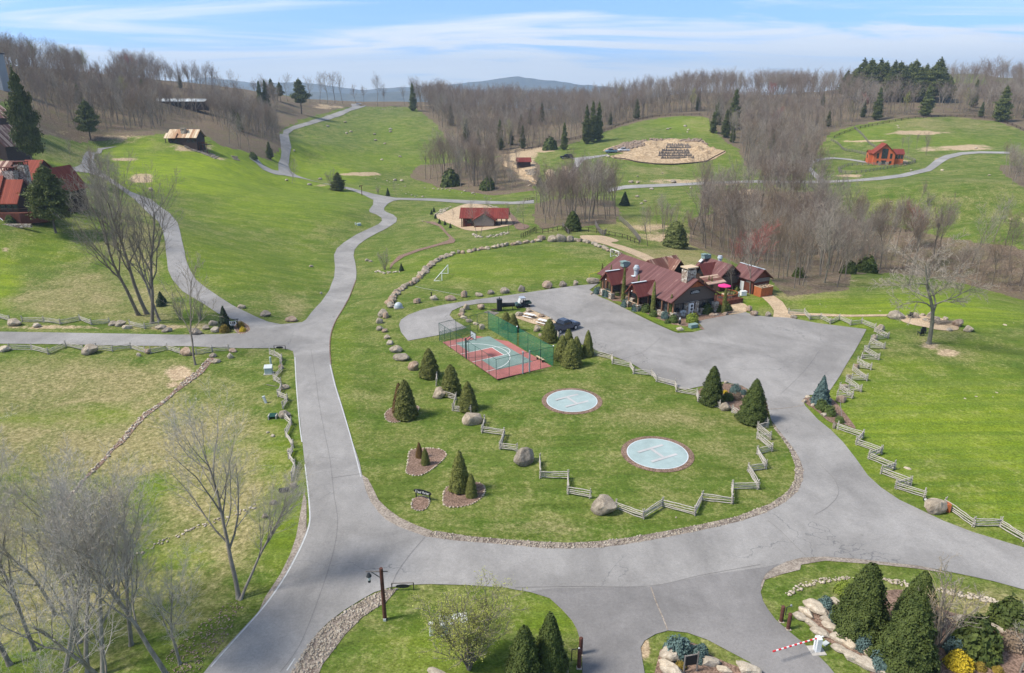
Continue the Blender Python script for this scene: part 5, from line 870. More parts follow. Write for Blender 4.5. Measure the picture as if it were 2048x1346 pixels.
pav = empty('terrace_pavilion', (30.4, 135.6, 0), LRZ + R(8), 'rust-streaked metal roofed pavilion behind the lodge ridge', 'pavilion'); gable(pav, -3.7, 3.9, -2.2, 2.2, 3.2, 5.1, roof='rust_roof', over=.4, oy=.3, ridge='x', wall='wood_dark'); gable(pav, -.2, 3.2, -3.4, .2, 3.2, 5.0, roof='rust_roof', over=.35, oy=.3, walls=False); MB().poly([(0, -3.2, 3.1), (3.0, -3.2, 3.1), (1.5, -3.2, 4.8)], (0, .06, 0)).build('gable_panel', 'black_paint', pav)
for x in (-.05, 3.05): MB().box((x, -3.2, 1.6), (.2, .2, 3.2)).build('post', 'wood_dark', pav)
# terrace
ter = empty('terrace_deck', (39.6, 121.9, 0), LRZ, 'raised brown timber terrace with curved railing beside the lodge', 'deck'); MB().box((0, 0, .45), (5.0, 4.2, .9)).build('platform', 'wood_red', ter)
m = MB()
for i in range(15): a = R(-100 + 200 * i / 14) - R(60); m.tube((2.3 * math.cos(a), 2.0 * math.sin(a), .9), (2.3 * math.cos(a), 2.0 * math.sin(a), 1.75), .04, .04, 5)
m.build('baluster', 'wood_red', ter); m = MB(); m.path([(2.3 * math.cos(R(-160 + 200 * i / 14)), 2.0 * math.sin(R(-160 + 200 * i / 14)), 1.8) for i in range(15)], .07); m.build('handrail', 'wood_cedar', ter); MB().poly([(-2.4, 2.0, 3.0), (2.0, 2.0, 3.0), (2.0, 4.6, 3.9), (-2.4, 4.6, 3.9)], (0, 0, .12)).build('awning_roof', 'rust_roof', ter)
def parasol(p, r, h, mat, lab, rz=0):
    o = empty('parasol', p, rz, lab, 'parasol', 'parasols on the lodge terrace'); n = 8; m = MB(); c = (0, 0, h + r * .32)
    for i in range(n): a, b = 2 * math.pi * i / n, 2 * math.pi * (i + 1) / n; m.poly([c, (r * math.cos(a), r * math.sin(a), h), (r * math.cos(b), r * math.sin(b), h)]); m.poly([(r * math.cos(a), r * math.sin(a), h), (r * math.cos(a), r * math.sin(a), h - .14), (r * math.cos(b), r * math.sin(b), h - .14), (r * math.cos(b), r * math.sin(b), h)])
    m.build('canopy', mat, o); MB().tube((0, 0, 0), (0, 0, h + r * .3), .03, .03).build('pole', 'wood_dark', o); return o
def round_table(p, lab):
    o = empty('terrace_table', p, 0, lab, 'table', 'tables on the lodge terrace'); MB().tube((0, 0, .7), (0, 0, .75), .6, .6, 16).build('table_top', 'wood_tan', o); MB().tube((0, 0, 0), (0, 0, .7), .05, .05).tube((0, 0, 0), (0, 0, .04), .3, .3, 12).build('table_base', 'dark_metal', o)
p = at(1449, 571, 3.0); parasol((p.x, p.y, .9), 1.2, 2.1, 'pink_cloth', 'open bright pink parasol over the front of the lodge terrace'); round_table((p.x, p.y - .8, .9), 'round table under the large pink parasol'); p = at(1426, 561, 3.2); parasol((p.x, p.y, .9), 1.1, 2.0, 'pink_cloth', 'pink parasol half hidden behind the lodge roof'); round_table((p.x - .3, p.y - .7, .9), 'round table under the half hidden pink parasol')
o = empty('closed_parasol', (34.2, 131.6, .0), 0, 'closed crimson parasol behind the lodge ridge', 'parasol'); MB().tube((0, 0, 1.5), (0, 0, 4.3), .42, .1, 10).build('canopy', 'crimson_cloth', o); MB().tube((0, 0, 0), (0, 0, 4.5), .035, .035).build('pole', 'wood_dark', o)
# utility boxes by the terrace
p = G(1486, 591); o = empty('air_handler', p, LRZ - .3, 'white utility box on the small lawn by the terrace', 'utility box'); MB().box((0, 0, .45), (1.15, .75, .85)).build('casing', 'white_paint', o, bevel=.03); MB().box((0, 0, .89), (1.2, .8, .05)).build('lid', 'white_paint', o)
p = G(1476, 594); o = empty('meter_pedestal', p, 0, 'narrow white pedestal left of the white utility box', 'utility box'); MB().box((0, 0, .5), (.4, .35, 1.0)).build('casing', 'white_paint', o, bevel=.02); MB().box((0, -.18, .6), (.3, .02, .4)).build('panel', 'grey_box', o)
# log cabin with red roof
p = G(958, 452); cab = empty('log_cabin', (p.x, p.y, p.z - .3), R(-3), 'log cabin with dull red roof and open side porch on the tan gravel pad', 'cabin'); gable(cab, -5.4, 8.6, -.2, 6.4, 3.0, 5.3, 'wood_dark', 'dark_red_roof', .5, .6, ridge='x', walls=False)
MB().box((-.2, 3.1, 1.5), (9.6, 6.2, 3.0)).build('wall', 'wood_red', cab); gable(cab, -1.3, 5.0, -2.6, 3.0, 2.7, 4.6, 'wood_red', 'dark_red_roof', .5, .4); MB().poly([(-1.2, -2.66, .9), (4.9, -2.66, .9), (4.9, -2.66, 2.7), (1.85, -2.66, 4.5), (-1.2, -2.66, 2.7)], (0, -.05, 0)).build('gable_cladding', 'wood_grey', cab)
for x, y in ((5.6, -.1), (7.0, -.1), (8.4, -.1), (8.4, 5.9), (-5.3, -.1), (-5.3, 5.9), (-4.0, -.1)): MB().box((x, y, 1.5), (.28, .28, 3.0)).build('porch_post', 'wood_dark', cab)
MB().box((6.8, 3.0, .12), (3.8, 6.0, .24)).build('porch_floor', 'concrete', cab); window(cab, (-3.0, -.02, 1.7), 1.2, 1.2); window(cab, (-5.02, 3, 1.7), 1.2, 1.2, 'x'); door(cab, (-2, -.04, 1.0), 1.0, 2.0)
p = G(1024 - 0, 430)
p = G(1037, 452); MB().tube((p.x - 6, p.y, p.z), (p.x - 6, p.y, p.z + .5), .1, .1)
# tan-roofed cabin on the left hill
p = G(372, 288); tc = empty('hillside_cabin', (p.x, p.y, p.z - .2), R(-6), 'dark cabin with weathered tan metal roof on the left hillside', 'cabin'); gable(tc, -6.3, 6.3, -2.4, 4.2, 3.3, 6.0, 'wood_dark', 'tan_roof', .6, .5, ridge='x', base=-3.2); chimney(tc, (.2, -.6), (2.0, 1.3), 6.2, cap='stonework', base=3.3)
gable(tc, -7.2, -2.4, -3.4, .4, 3.0, 4.6, roof='tan_roof', over=.4, oy=.2, ridge='x', walls=False); MB().box((8.2, .6, 0), (3.6, 4.4, .2)).build('deck_floor', 'wood_dark', tc)
for x in (6.6, 8.2, 9.9): MB().tube((x, -1.5, -5), (x, -1.5, 1.1), .12, .12, 6).build('deck_post', 'wood_red', tc)
m = MB(); m.path([(6.5, -1.5, 1.1), (9.9, -1.5, 1.1), (9.9, 2.7, 1.1)], .07); m.path([(6.5, -1.5, .6), (9.9, -1.5, .6), (9.9, 2.7, .6)], .05); m.build('handrail', 'wood_red', tc)
for x in (-4.6, -2.6, 2.6, 4.8): window(tc, (x, -2.42, 1.6), 1.3, 1.3)
for x in (-7, -5): MB().tube((x, -3.2, -1), (x, -3.2, 3.0), .15, .15, 6).build('porch_post', 'wood_dark', tc)
# orange-red house on the right hill
p = G(1762, 326); rh = empty('red_house', (p.x, p.y, p.z - .2), R(-17), 'bright orange red timber house with dark red roof and tall gable windows', 'house'); gable(rh, -4.6, 4.6, -5.2, 5.0, 5.3, 9.6, 'wood_orange', 'red_roof', .7, .7, base=-.6); gable(rh, 4.6, 8.8, -3.6, 4.6, 4.9, 6.9, 'wood_orange', 'dark_red_roof', .2, .3, ridge='x', base=-.6); gable(rh, -6.4, -3.2, -2.4, 4.4, 4.9, 6.2, 'wood_orange', 'red_roof', .3, .3, ridge='x', base=-.6)
window(rh, (0, -5.22, 5.1), 2.6, 4.6, n=3); window(rh, (-2.9, -5.22, 4.0), .95, 2.4); window(rh, (2.9, -5.22, 4.0), .95, 2.4); window(rh, (0, -5.22, 1.0), 2.2, 1.8, n=2); window(rh, (-2.6, -5.22, 1.1), .9, 1.2); window(rh, (3.0, -5.22, 1.1), .9, 1.2); window(rh, (6.8, -3.62, 3.6), 3.6, 1.9, n=3, frame='wood_orange'); window(rh, (-6.42, 1, 3.2), 1.6, 1.6, 'x')
for x in (-1.6, 1.6): MB().box((x, -5.5, .5), (1.4, .5, 1.6)).build('stone_planter', 'brown_stone', rh)
# dark barn in the valley, low house on the hill, tower and houses at the left edge
p = G(1047, 333); b = empty('small_barn', p, R(4), 'small dark red barn above the grey rock pile', 'barn'); gable(b, -3.6, 3.6, -2.6, 2.6, 2.8, 4.6, 'wood_dark', 'dark_red_roof', .4, .4, ridge='x', base=-1); door(b, (0, -2.64, .9), 1.6, 1.9); window(b, (-2.2, -2.62, 1.5), .8, .8)
p = G(365, 215); b = empty('hilltop_lodge', (p.x, p.y, p.z), R(3), 'long low building with pale flat roof in the woods on the left hill', 'building'); gable(b, -15, 15, -4, 5, 3.6, 4.9, 'wood_dark', 'zinc_flashing', .6, .6, ridge='x', base=-1.5)
for x in (-12, -8, -4, 0, 4, 8, 12): window(b, (x, -4.02, 1.8), 2.4, 1.6, n=2)
p = G(205, 175); b = empty('wooded_house', (p.x, p.y, p.z - .5), R(5), 'brown roofed house half hidden in the hilltop trees', 'house'); gable(b, -7, 7, -4, 4, 3.6, 7.6, 'wood_red', 'rust_roof', .6, .5, ridge='x', base=-2); window(b, (-2, -4.02, 2), 1.5, 1.3); window(b, (3, -4.02, 2), 1.5, 1.3)
p = G(3, 178); b = empty('stone_tower', (p.x, p.y, p.z), 0, 'dark square tower at the upper left edge', 'tower'); MB().box((0, 0, 6), (5, 5, 16)).build('wall', 'steel_grey', b); MB().box((0, 0, 14.2), (5.8, 5.8, .5)).build('roof', 'dark_metal', b); window(b, (0, -2.52, 9), 1.2, 2)
p = G(-6, 262); b = empty('porch_house', (p.x, p.y, p.z - .5), R(-12), 'dark house with a brown gabled porch at the left edge above the slope', 'house'); gable(b, -6, 3.2, -4, 4, 5.2, 8.6, 'wood_dark', 'rust_roof', .8, 1.0, base=-2)
for x in (-5, 2.6): MB().box((x, -5.4, 1), (.3, .3, 7)).build('porch_post', 'log_brown', b)
MB().box((-1, -4.9, -.2), (8, 1.9, .2)).build('porch_floor', 'wood_grey', b); window(b, (-1.5, -4.02, 2.5), 2, 2)
# cluster of red roofs at the left edge
p = G(40, 438); LZ = p.z; rl = empty('red_roof_lodge', (-107.0, 155.0, LZ), 0, 'large lodge with bright red metal roofs and stone chimneys at the left edge', 'lodge')
gable(rl, -5.0, -.9, -5.0, 1.4, 4.1, 8.2, 'wood_dark', 'red_roof', .5, .2, ridge='x', base=-1); gable(rl, -14, -5.1, -5.2, 1.8, 4.4, 9.0, 'wood_red', 'red_roof', .6, .15, ridge='x', base=-1)
gable(rl, -16, -9.6, 4.6, 13.5, 8.4, 11.2, 'wood_dark', 'rust_roof', .5, .2, ridge='x', base=-1); gable(rl, -9.6, -5.6, 7.7, 19, 6.8, 11.0, 'wood_dark', 'red_roof', .4, .2, ridge='x', base=-1); gable(rl, -3.8, 1.6, 8, 16, 5.0, 9.6, 'wood_dark', 'red_roof', .5, .3, base=-1)
for cx, cy, w, t in ((-4.7, 4.2, 2.3, 10.9), (-6.2, 2.3, 2.4, 9.8)):
    c = MB().box((cx, cy, t / 2 + 1), (w, 1.6, t - 2)).build('chimney', 'stonework', rl); m = MB(); [m.box((cx + dx, cy + dy, t + .35), (.12, .12, .7)) for dx in (-w / 2, -w / 4, 0, w / 4, w / 2) for dy in (-.7, .7)]; m.box((cx, cy, t + .75), (w * 1.15, 1.9, .14)); m.build('chimney_cap', 'wood_red', c)
MB().poly([(-14, -6.4, -.6), (0, -6.6, -.6), (4.2, -4.6, -.6), (4.8, -1, -.6), (-14, -1, -.6)], (0, 0, 2.3)).build('deck', 'wood_red', rl); m = MB(); m.path([(-14, -6.3, 2.6), (0, -6.5, 2.6), (4.1, -4.5, 2.6), (4.7, -1, 2.6)], .08); m.path([(-14, -6.3, 2.2), (0, -6.5, 2.2), (4.1, -4.5, 2.2)], .05); m.build('deck_railing', 'wood_dark', rl)
MB().tube((-6.5, -6.4, 2.6), (-2.8, -8.0, .4), .06, .06).build('stair_rail', 'white_paint', rl); MB().box((-3, -8.6, -.6), (13, .6, .7)).build('stone_wall', 'stonework', rl)
for x in (-4.3, -2.9, -1.6): window(rl, (x, -5.04, 2.9), 1.1, 1.5)
p = G(2, 318); b = empty('dark_gabled_house', (p.x - 1, p.y, p.z), R(-4), 'dark board-sided gabled house behind the red roofs at the left edge', 'house'); gable(b, -6, 3.3, 0, 10, 4.4, 9.8, 'black_paint' if 0 else 'wood_dark', 'rust_roof', .7, .7, base=-3); window(b, (-.6, -.02, 4.5), 1.2, 1.2)
# ------------------------------------------------------------------ helipads, court
def disc(name, c, r, mat, off, n=64, parent=None, rin=0):
    V = []; F = []; rs = [rin, (rin + r) / 2, r] if rin else [0.001, r / 3, 2 * r / 3, r]
    for q in rs:
        for i in range(n): a = 2 * math.pi * i / n; V.append((c[0] + q * math.cos(a), c[1] + q * math.sin(a)))
    V = np.array(V); z = HZ(V[:, 0], V[:, 1]) + off + .0003 * 80; F = [(k * n + i, (k + 1) * n + i, (k + 1) * n + (i + 1) % n, k * n + (i + 1) % n) for k in range(len(rs) - 1) for i in range(n)]
    return put(name, mesh_np(name, np.column_stack([V, z]), np.array(F), mat), parent)
for c, r, a, lab in (((7.6, 78.7), 3.22, R(29.5), 'round pale blue helipad with white H nearer the basketball court'), ((15.75, 65.3), 3.28, R(28), 'round pale blue helipad with white H nearer the front fence')):
    root = empty('helipad', (0, 0, 0), 0, lab, 'helipad', 'pair of helipads on the lawn'); disc('mulch_ring', c, r + .62, 'mulch', .02, rin=r - .05, parent=root); disc('pad', c, r, 'pad_concrete', .03, parent=root); zp = Z(*c) + .055 + .0003 * 80
    m = MB(); rm = Matrix.Rotation(a, 2)
    for cx, cy, sx, sy in ((0, 1.15, 3.45, .36), (0, -1.15, 3.45, .36), (0, 0, .36, 1.94)): 
        q = rm @ Vector((cx, cy)); m.box((c[0] + q.x, c[1] + q.y, zp), (sx, sy, .01), rz=a)
    m.build('marking_h', 'pad_marking', root); disc('pad_rim', c, r, 'zinc_flashing', .036, rin=r - .09, parent=root)
CA = Vector((-10.83, 100.06)); CRZ = math.atan2(-.855, .518); court = empty('basketball_court', (CA.x, CA.y, .07), CRZ, 'small red and green basketball court with white lines', 'court')
def cl(x, y, z=0): return (x, y, z)
MB().box((8.52, 4.47, -.04), (17.05, 8.95, .08)).build('slab', 'court_red', court); MB().box((7.8, 4.55, .004), (12.8, 6.0, .012)).build('green_area', 'court_green', court); MB().box((7.95, 2.68, .008), (3.66, 5.34, .014)).build('key_area', 'court_red', court)
m = MB(); w = .09
for c, s in (((7.95, 5.36, .017), (3.75, w, .008)), ((6.1, 2.68, .017), (w, 5.3, .008)), ((9.8, 2.68, .017), (w, 5.3, .008))): m.box(c, s)
def arc(cx, cy, r, a0, a1, n=40): 
    for i in range(n): a, b = a0 + (a1 - a0) * i / n, a0 + (a1 - a0) * (i + 1) / n; m.poly([(cx + (r - w / 2) * math.cos(a), cy + (r - w / 2) * math.sin(a), .022), (cx + (r + w / 2) * math.cos(a), cy + (r + w / 2) * math.sin(a), .022), (cx + (r + w / 2) * math.cos(b), cy + (r + w / 2) * math.sin(b), .022), (cx + (r - w / 2) * math.cos(b), cy + (r - w / 2) * math.sin(b), .022)])
arc(7.95, 5.36, 1.83, 0, math.pi); arc(8.1, .6, 5.82, 0, math.pi, 60); m.box((2.28, .3, .02), (w, .6, .006)); m.box((13.92, .3, .02), (w, .6, .006)); m.build('court_lines', 'white_paint', court)
# tall mesh fence round the court
fc = empty('court_fence', (CA.x, CA.y, .02), CRZ, 'tall green chain link fence round the basketball court', 'fence'); H = 3.0
def fpost(x, y, h=H, mat='green_fence_post', r=.035): MB().tube((x, y, 0), (x, y, h), r, r, 6).build('post', mat, fc)
x0, x1, y0, y1 = -.75, 17.1, -.2, 9.15; top = MB(); mid = MB()
side = [[(x0 + (x1 - x0) * i / 9, y0) for i in range(10)], [(x1, y0), (x1, 1.85), (x1, 4.05), (x1, 5.15), (x1, 7.0), (x1, y1)], [(x0, y0), (x0 - .3, 2.9), (x0 - .6, 5.6), (x0 - .8, 7.0), (x0 - 1.0, y1)], [(x0 - 1.0, y1), (1.7, y1), (4.6, y1), (7.3, y1), (7.85, y1), (10.4, y1), (13.8, y1), (x1, y1)]]
done = set()
for s in side:
    for q in s:
        if q not in done: fpost(*q); done.add(q)
    for a, b in zip(s, s[1:]):
        if a[0] in (4.05,) or (a == (7.3, y1)): continue
        top.tube((*a, H), (*b, H), .03, .03, 5)
        if s is not side[0]: mid.tube((*a, 1.55 if s is not side[3] else 2.0), (*b, 1.55 if s is not side[3] else 2.0), .022, .022, 5)
top.build('top_rail', 'green_fence_post', fc); mid.build('middle_rail', 'green_fence_post', fc)
def panel(a, b, mat, z0=.05, z1=H, name='mesh_panel'):
    L = math.hypot(b[0] - a[0], b[1] - a[1]); me = mesh_np(name, [(0, 0, z0), (L, 0, z0), (L, 0, z1), (0, 0, z1)], np.array([[0, 1, 2, 3]]), mat); put(name, me, fc, (a[0], a[1], 0), (0, 0, math.atan2(b[1] - a[1], b[0] - a[0])))
for a, b in zip(side[3], side[3][1:]):
    if a != (7.3, y1): panel(a, b, 'chain_link_green')
panel(side[0][0], side[0][1], 'chain_link_thin'); panel(side[0][1], side[0][-1], 'chain_link_thin')
for s in (side[1], side[2]):
    for a, b in zip(s, s[1:]): panel(a, b, 'chain_link_thin' if s is side[1] else 'chain_link_thin')
panel(side[2][0], side[2][2], 'chain_link_green', .05, 1.5)
for x, y in ((7.3, y1), (x1, y1)): MB().sphere((x, y, H + .12), .11, sub=2).build('post_cap', 'white_paint', fc)
for y in (4.05, 5.15): MB().box((x1, y, 1.6), (.16, .16, 3.2)).build('gate_post', 'steel_grey', fc)
MB().tube((x1, 4.05, 2.1), (x1, 5.15, 2.1), .03, .03, 5).box((x1, 4.05, 3.25), (.5, .1, .06)).build('gate_bar', 'steel_grey', fc)
hoop = empty('basketball_hoop', (CA.x, CA.y, 0), CRZ, 'black basketball hoop with backboard on the near side of the court', 'basketball hoop'); MB().box((8.0, -.05, 1.6), (.18, .18, 3.2)).build('pole', 'dark_metal', hoop)
MB().tube((8.0, 0, 2.5), (8.0, 1.1, 3.2), .05, .05).tube((8.0, 0, 3.1), (8.0, 1.1, 3.6), .05, .05).tube((7.75, .05, 2.6), (7.6, 1.1, 3.0), .035, .035).tube((8.25, .05, 2.6), (8.4, 1.1, 3.0), .035, .035).build('arm', 'dark_metal', hoop)
m = MB(); [m.box(c, s) for c, s in (((8.0, 1.2, 3.9), (1.6, .06, .08)), ((8.0, 1.2, 2.9), (1.6, .06, .08)), ((7.2, 1.2, 3.4), (.08, .06, 1.0)), ((8.8, 1.2, 3.4), (.08, .06, 1.0)))]; m.build('backboard_frame', 'dark_metal', hoop)
MB().box((8.0, 1.2, 3.4), (1.5, .02, .92)).build('backboard', 'galvanised', hoop); m = MB(); m.path([(8.0 + .23 * math.cos(i * .524), 1.55 + .23 * math.sin(i * .524), 3.05) for i in range(13)], .015, 5); r_ = m.build('rim', 'orange_plastic', hoop); m = MB(); [m.tube((8.0 + .23 * math.cos(i * .785), 1.55 + .23 * math.sin(i * .785), 3.03), (8.0 + .12 * math.cos(i * .785 + .4), 1.55 + .12 * math.sin(i * .785 + .4), 2.65), .008, .008, 3) for i in range(8)]; m.build('net', 'white_paint', r_)
b = empty('bench', (CA.x, CA.y, .07), CRZ, 'long pale wooden bench inside the court by the green mesh', 'bench'); MB().box((14.5, 8.65, .48), (1.9, .32, .06)).build('seat', 'wood_tan', b)
for x in (13.8, 15.2): MB().box((x, 8.65, .23), (.06, .28, .45)).build('leg', 'wood_dark', b)
# ------------------------------------------------------------------ goals
def goal(a, b, back, h, lab, net=True):
    a = Vector(a); b = Vector(b); k = Vector(back); o = empty('soccer_goal', (*((a + b) / 2), Z(*((a + b) / 2))), 0, lab, 'soccer goal', 'soccer goals on the field'); c = (a + b) / 2; A = (a - c).to_3d(); B = (b - c).to_3d(); K = k.to_3d(); U = Vector((0, 0, h)); r = .075
    MB().tube(A, A + U, r, r).tube(B, B + U, r, r).build('post', 'white_paint', o); MB().tube(A + U, B + U, r, r).build('crossbar', 'white_paint', o); Kt = K * .35 + U
    MB().tube(A, A + K, r * .8, r * .8).tube(B, B + K, r * .8, r * .8).tube(A + K, B + K, r * .8, r * .8).tube(A + U, A + K, r * .7, r * .7).tube(B + U, B + K, r * .7, r * .7).build('frame', 'white_paint', o)
    if net:
        m = MB(); d = (B - A)
        for i in range(1, 12): t = i / 12; m.tube(A + d * t + U, A + d * t + K, .012, .012, 3)
        for j in range(1, 9): t = j / 9; q = U.lerp(K, t); m.tube(A + q, B + q, .012, .012, 3)
        for j in range(1, 6): t = j / 6; m.tube(A + U * t, (A + U).lerp(A + K, 1 - t), .012, .012, 3); m.tube(B + U * t, (B + U).lerp(B + K, 1 - t), .012, .012, 3)
        m.build('net', 'goal_net_cord', o)
simple('goal_net_cord', (.45, .47, .45), .05)
p1 = at(884, 560, 0); p2 = at(900, 545, 0); goal((p1.x, p1.y), (p2.x - .4, p2.y), (-1.7, .2), 1.9, 'white netted soccer goal leaning by the west boulder line')
p1 = at(1221, 514, 0); p2 = at(1237, 520, 0); goal((p1.x, p1.y), (p2.x, p2.y), (1.2, 1.6), 1.9, 'white soccer goal in front of the boulders by the lodge', False)
stripe('field_line', [(830,573),(850,578),(880,583),(915,590),(928,592)], .10, 'line_paint', .04); stripe('field_line', [(812,607),(850,604),(890,601),(925,599)], .07, 'shoulder', .04)
# ------------------------------------------------------------------ vehicles
def wheel(parent, c, r, w, rim='silver'):
    t = MB().tube((c[0], c[1] - w / 2, c[2]), (c[0], c[1] + w / 2, c[2]), r, r, 20).build('wheel', 'tyre', parent); MB().tube((c[0], c[1] - w / 2 - .01, c[2]), (c[0], c[1] + w / 2 + .01, c[2]), r * .58, r * .58, 14).build('rim', rim, t); return t
def loft(name, secs, mat, parent, bevel=0):
    """secs: list of (x, [(y,z)...]) cross-sections of equal length"""
    V = [(x, y, z) for x, s in secs for y, z in s]; k = len(secs[0][1]); n = len(secs); F = [(i * k + j, i * k + (j + 1) % k, (i + 1) * k + (j + 1) % k, (i + 1) * k + j) for i in range(n - 1) for j in range(k)]; me = bpy.data.meshes.new(name); me.from_pydata(V, [], F + [tuple(range(k))[::-1], tuple(range((n - 1) * k, n * k))]); bm = bmesh.new(); bm.from_mesh(me); bmesh.ops.recalc_face_normals(bm, faces=bm.faces)
    if bevel: bmesh.ops.bevel(bm, geom=list(bm.edges), offset=bevel, segments=2, affect='EDGES', clamp_overlap=True)
    bm.to_mesh(me); bm.free(); me.materials.append(MAT[mat]); return put(name, me, parent)
def sect(w, z0, z1, wt=None): wt = wt or w; return [(-w / 2, z0), (w / 2, z0), (w / 2, (z0 + z1) / 2 + .05), (wt / 2, z1), (-wt / 2, z1), (-w / 2, (z0 + z1) / 2 + .05)]
def pickup(p, rz, lab, paint='truck_paint', bed_cover=True, s=1.0, detail=True):
    o = empty('pickup_truck', p, rz, lab, 'truck'); o.scale = (s, s, s)
    loft('body', [(-2.85, sect(1.9, .55, 1.15, 1.85)), (-2.8, sect(1.98, .5, 1.28, 1.92)), (1.1, sect(2.0, .5, 1.28, 1.92)), (1.3, sect(2.0, .5, 1.3, 1.85)), (2.5, sect(1.98, .52, 1.18, 1.7)), (2.9, sect(1.86, .55, 1.02, 1.6))], paint, o, .03)
    cabn = loft('cab', [(-.95, sect(1.85, 1.25, 1.4, 1.75)), (-.7, sect(1.85, 1.25, 1.92, 1.5)), (.45, sect(1.85, 1.25, 1.95, 1.5)), (1.35, sect(1.82, 1.25, 1.36, 1.72))], 'car_glass', o); loft('roof', [(-.72, [(-.74, 1.9), (.74, 1.9), (.72, 1.97), (-.72, 1.97)]), (.5, [(-.74, 1.92), (.74, 1.92), (.72, 1.99), (-.72, 1.99)])], paint, cabn, .02)
    MB().box((-1.9, 0, 1.30), (1.75, 1.68, .05)).build('bed_cover' if bed_cover else 'cargo_bed', 'black_paint' if bed_cover else 'dark_metal', o)
    for x in (-1.75, 1.72):
        for y in (-.92, .92): wheel(o, (x, y, .42), .42, .28)
    for y in (-.72, .72): MB().box((2.88, y, .9), (.08, .32, .18)).build('headlight', 'silver', o); MB().box((-2.86, y * 1.15, .95), (.06, .14, .3)).build('taillight', 'red_paint', o)
    MB().box((2.92, 0, .82), (.06, .95, .3)).build('grille', 'dark_metal', o); MB().box((2.95, 0, .58), (.12, 1.8, .16)).box((-2.92, 0, .6), (.12, 1.8, .16)).build('bumper', 'silver', o)
    for y in (-1.08, 1.08): MB().box((.95, y, 1.35), (.12, .16, .18)).build('mirror', paint, o)
    m = MB(); [m.box((x, sy * 1.0, 1.02), (.02, .012, .5)) for x in (-.85, .1, 1.05) for sy in (-1, 1)]; m.build('door_seam', 'black_paint', o); return o
hd = math.atan2(105.9 - 103.7, 10.4 - 7.7); mid = Vector((9.05, 104.8)) + Vector((-math.sin(hd), math.cos(hd))) * .92; pickup((mid.x, mid.y, .07), hd, 'dark blue grey crew cab pickup truck parked at the edge of the car park')
for u, v, rz_, lab, mt in ((1222, 305.5, 3.3, 'pale blue pickup truck parked on the lane at the building site', 'blue_car'), (1247, 303, 3.3, 'white pickup truck parked by the rubble heap at the building site', 'white_car'), (1785, 0, 0, '', '')):
    if v: pickup(G(u, v), rz_, lab, mt, False, 1.15)
def utv(p, rz):
    o = empty('utility_buggy', p, rz, 'dark green two seat utility buggy with open bed and white roof', 'utility vehicle')
    loft('body', [(.55, sect(1.4, .35, .95, 1.3)), (1.1, sect(1.4, .4, .98, 1.2)), (1.45, sect(1.25, .45, .8, 1.0))], 'utv_green', o, .03); MB().box((0, 0, .42), (1.4, 1.3, .14)).build('floor', 'dark_metal', o); b = MB(); b.box((-.95, 0, .78), (1.15, 1.35, .06)); [b.box(c, s) for c, s in (((-.95, -.67, .95), (1.15, .04, .3)), ((-.95, .67, .95), (1.15, .04, .3)), ((-1.5, 0, .95), (.04, 1.35, .3)), ((-.38, 0, .98), (.04, 1.35, .36)))]; b.build('cargo_bed', 'utv_green', o)
    for y in (-.35, .35): MB().box((-.05, y, .72), (.5, .5, .16)).box((-.28, y, 1.0), (.12, .5, .5)).build('seat', 'black_paint', o)
    m = MB()
    for y in (-.66, .66): m.path([(.75, y, .9), (.45, y, 1.85), (-.35, y, 1.88), (-.42, y, .5)], .03)
    m.path([(.45, -.66, 1.85), (.45, .66, 1.85)], .03); m.path([(-.35, -.66, 1.88), (-.35, .66, 1.88)], .03); m.build('roll_cage', 'black_paint', o); MB().box((.05, 0, 1.93), (.95, 1.4, .05)).build('roof', 'silver', o); m = MB(); m.path([(.62 + .02 * math.sin(i), -.35 + .17 * math.cos(i * .6), 1.05 + .17 * math.sin(i * .6)) for i in range(11)], .018, 4); m.build('steering_wheel', 'black_paint', o); MB().poly([(.78, -.6, .98), (.78, .6, .98), (.5, .6, 1.8), (.5, -.6, 1.8)], (.01, 0, 0)).build('windscreen', 'grey_box', o)
    for x in (-.95, .95):
        for y in (-.64, .64): wheel(o, (x, y, .32), .32, .26, 'dark_metal')
    for y in (-.4, .4): MB().box((1.43, y, .72), (.05, .18, .1)).build('headlight', 'silver', o)
p = at(1045, 616, .06); utv((p.x, p.y + .3, .06), R(196))
o = empty('parked_suv', G(1133, 317), R(185), 'black car parked on the pale lane above the pasture', 'car'); loft('body', [(-2.3, sect(1.8, .4, .95)), (2.1, sect(1.8, .4, .95)), (2.4, sect(1.6, .4, .8))], 'black_paint', o, .03); loft('cabin', [(-2.2, sect(1.7, .9, 1.1)), (-1.9, sect(1.7, .9, 1.7, 1.4)), (.3, sect(1.7, .9, 1.7, 1.4)), (1.2, sect(1.7, .9, 1.0))], 'car_glass', o)
for x in (-1.5, 1.5):
    for y in (-.8, .8): wheel(o, (x, y, .36), .36, .22)
o.scale = (1.5, 1.4, 1.4)
p = G(828 - 0, 206.5)
o = empty('parked_car', G(717, 209), R(10), 'small white car at the top of the far road', 'car'); loft('body', [(-2.3, sect(1.8, .4, .95)), (2.1, sect(1.8, .4, .95)), (2.4, sect(1.6, .4, .8))], 'white_car', o, .03); loft('cabin', [(-2.0, sect(1.7, .9, 1.0)), (-1.4, sect(1.7, .9, 1.5, 1.4)), (.3, sect(1.7, .9, 1.5, 1.4)), (1.1, sect(1.7, .9, 1.0))], 'car_glass', o)
for x in (-1.4, 1.4):
    for y in (-.8, .8): wheel(o, (x, y, .33), .33, .22)
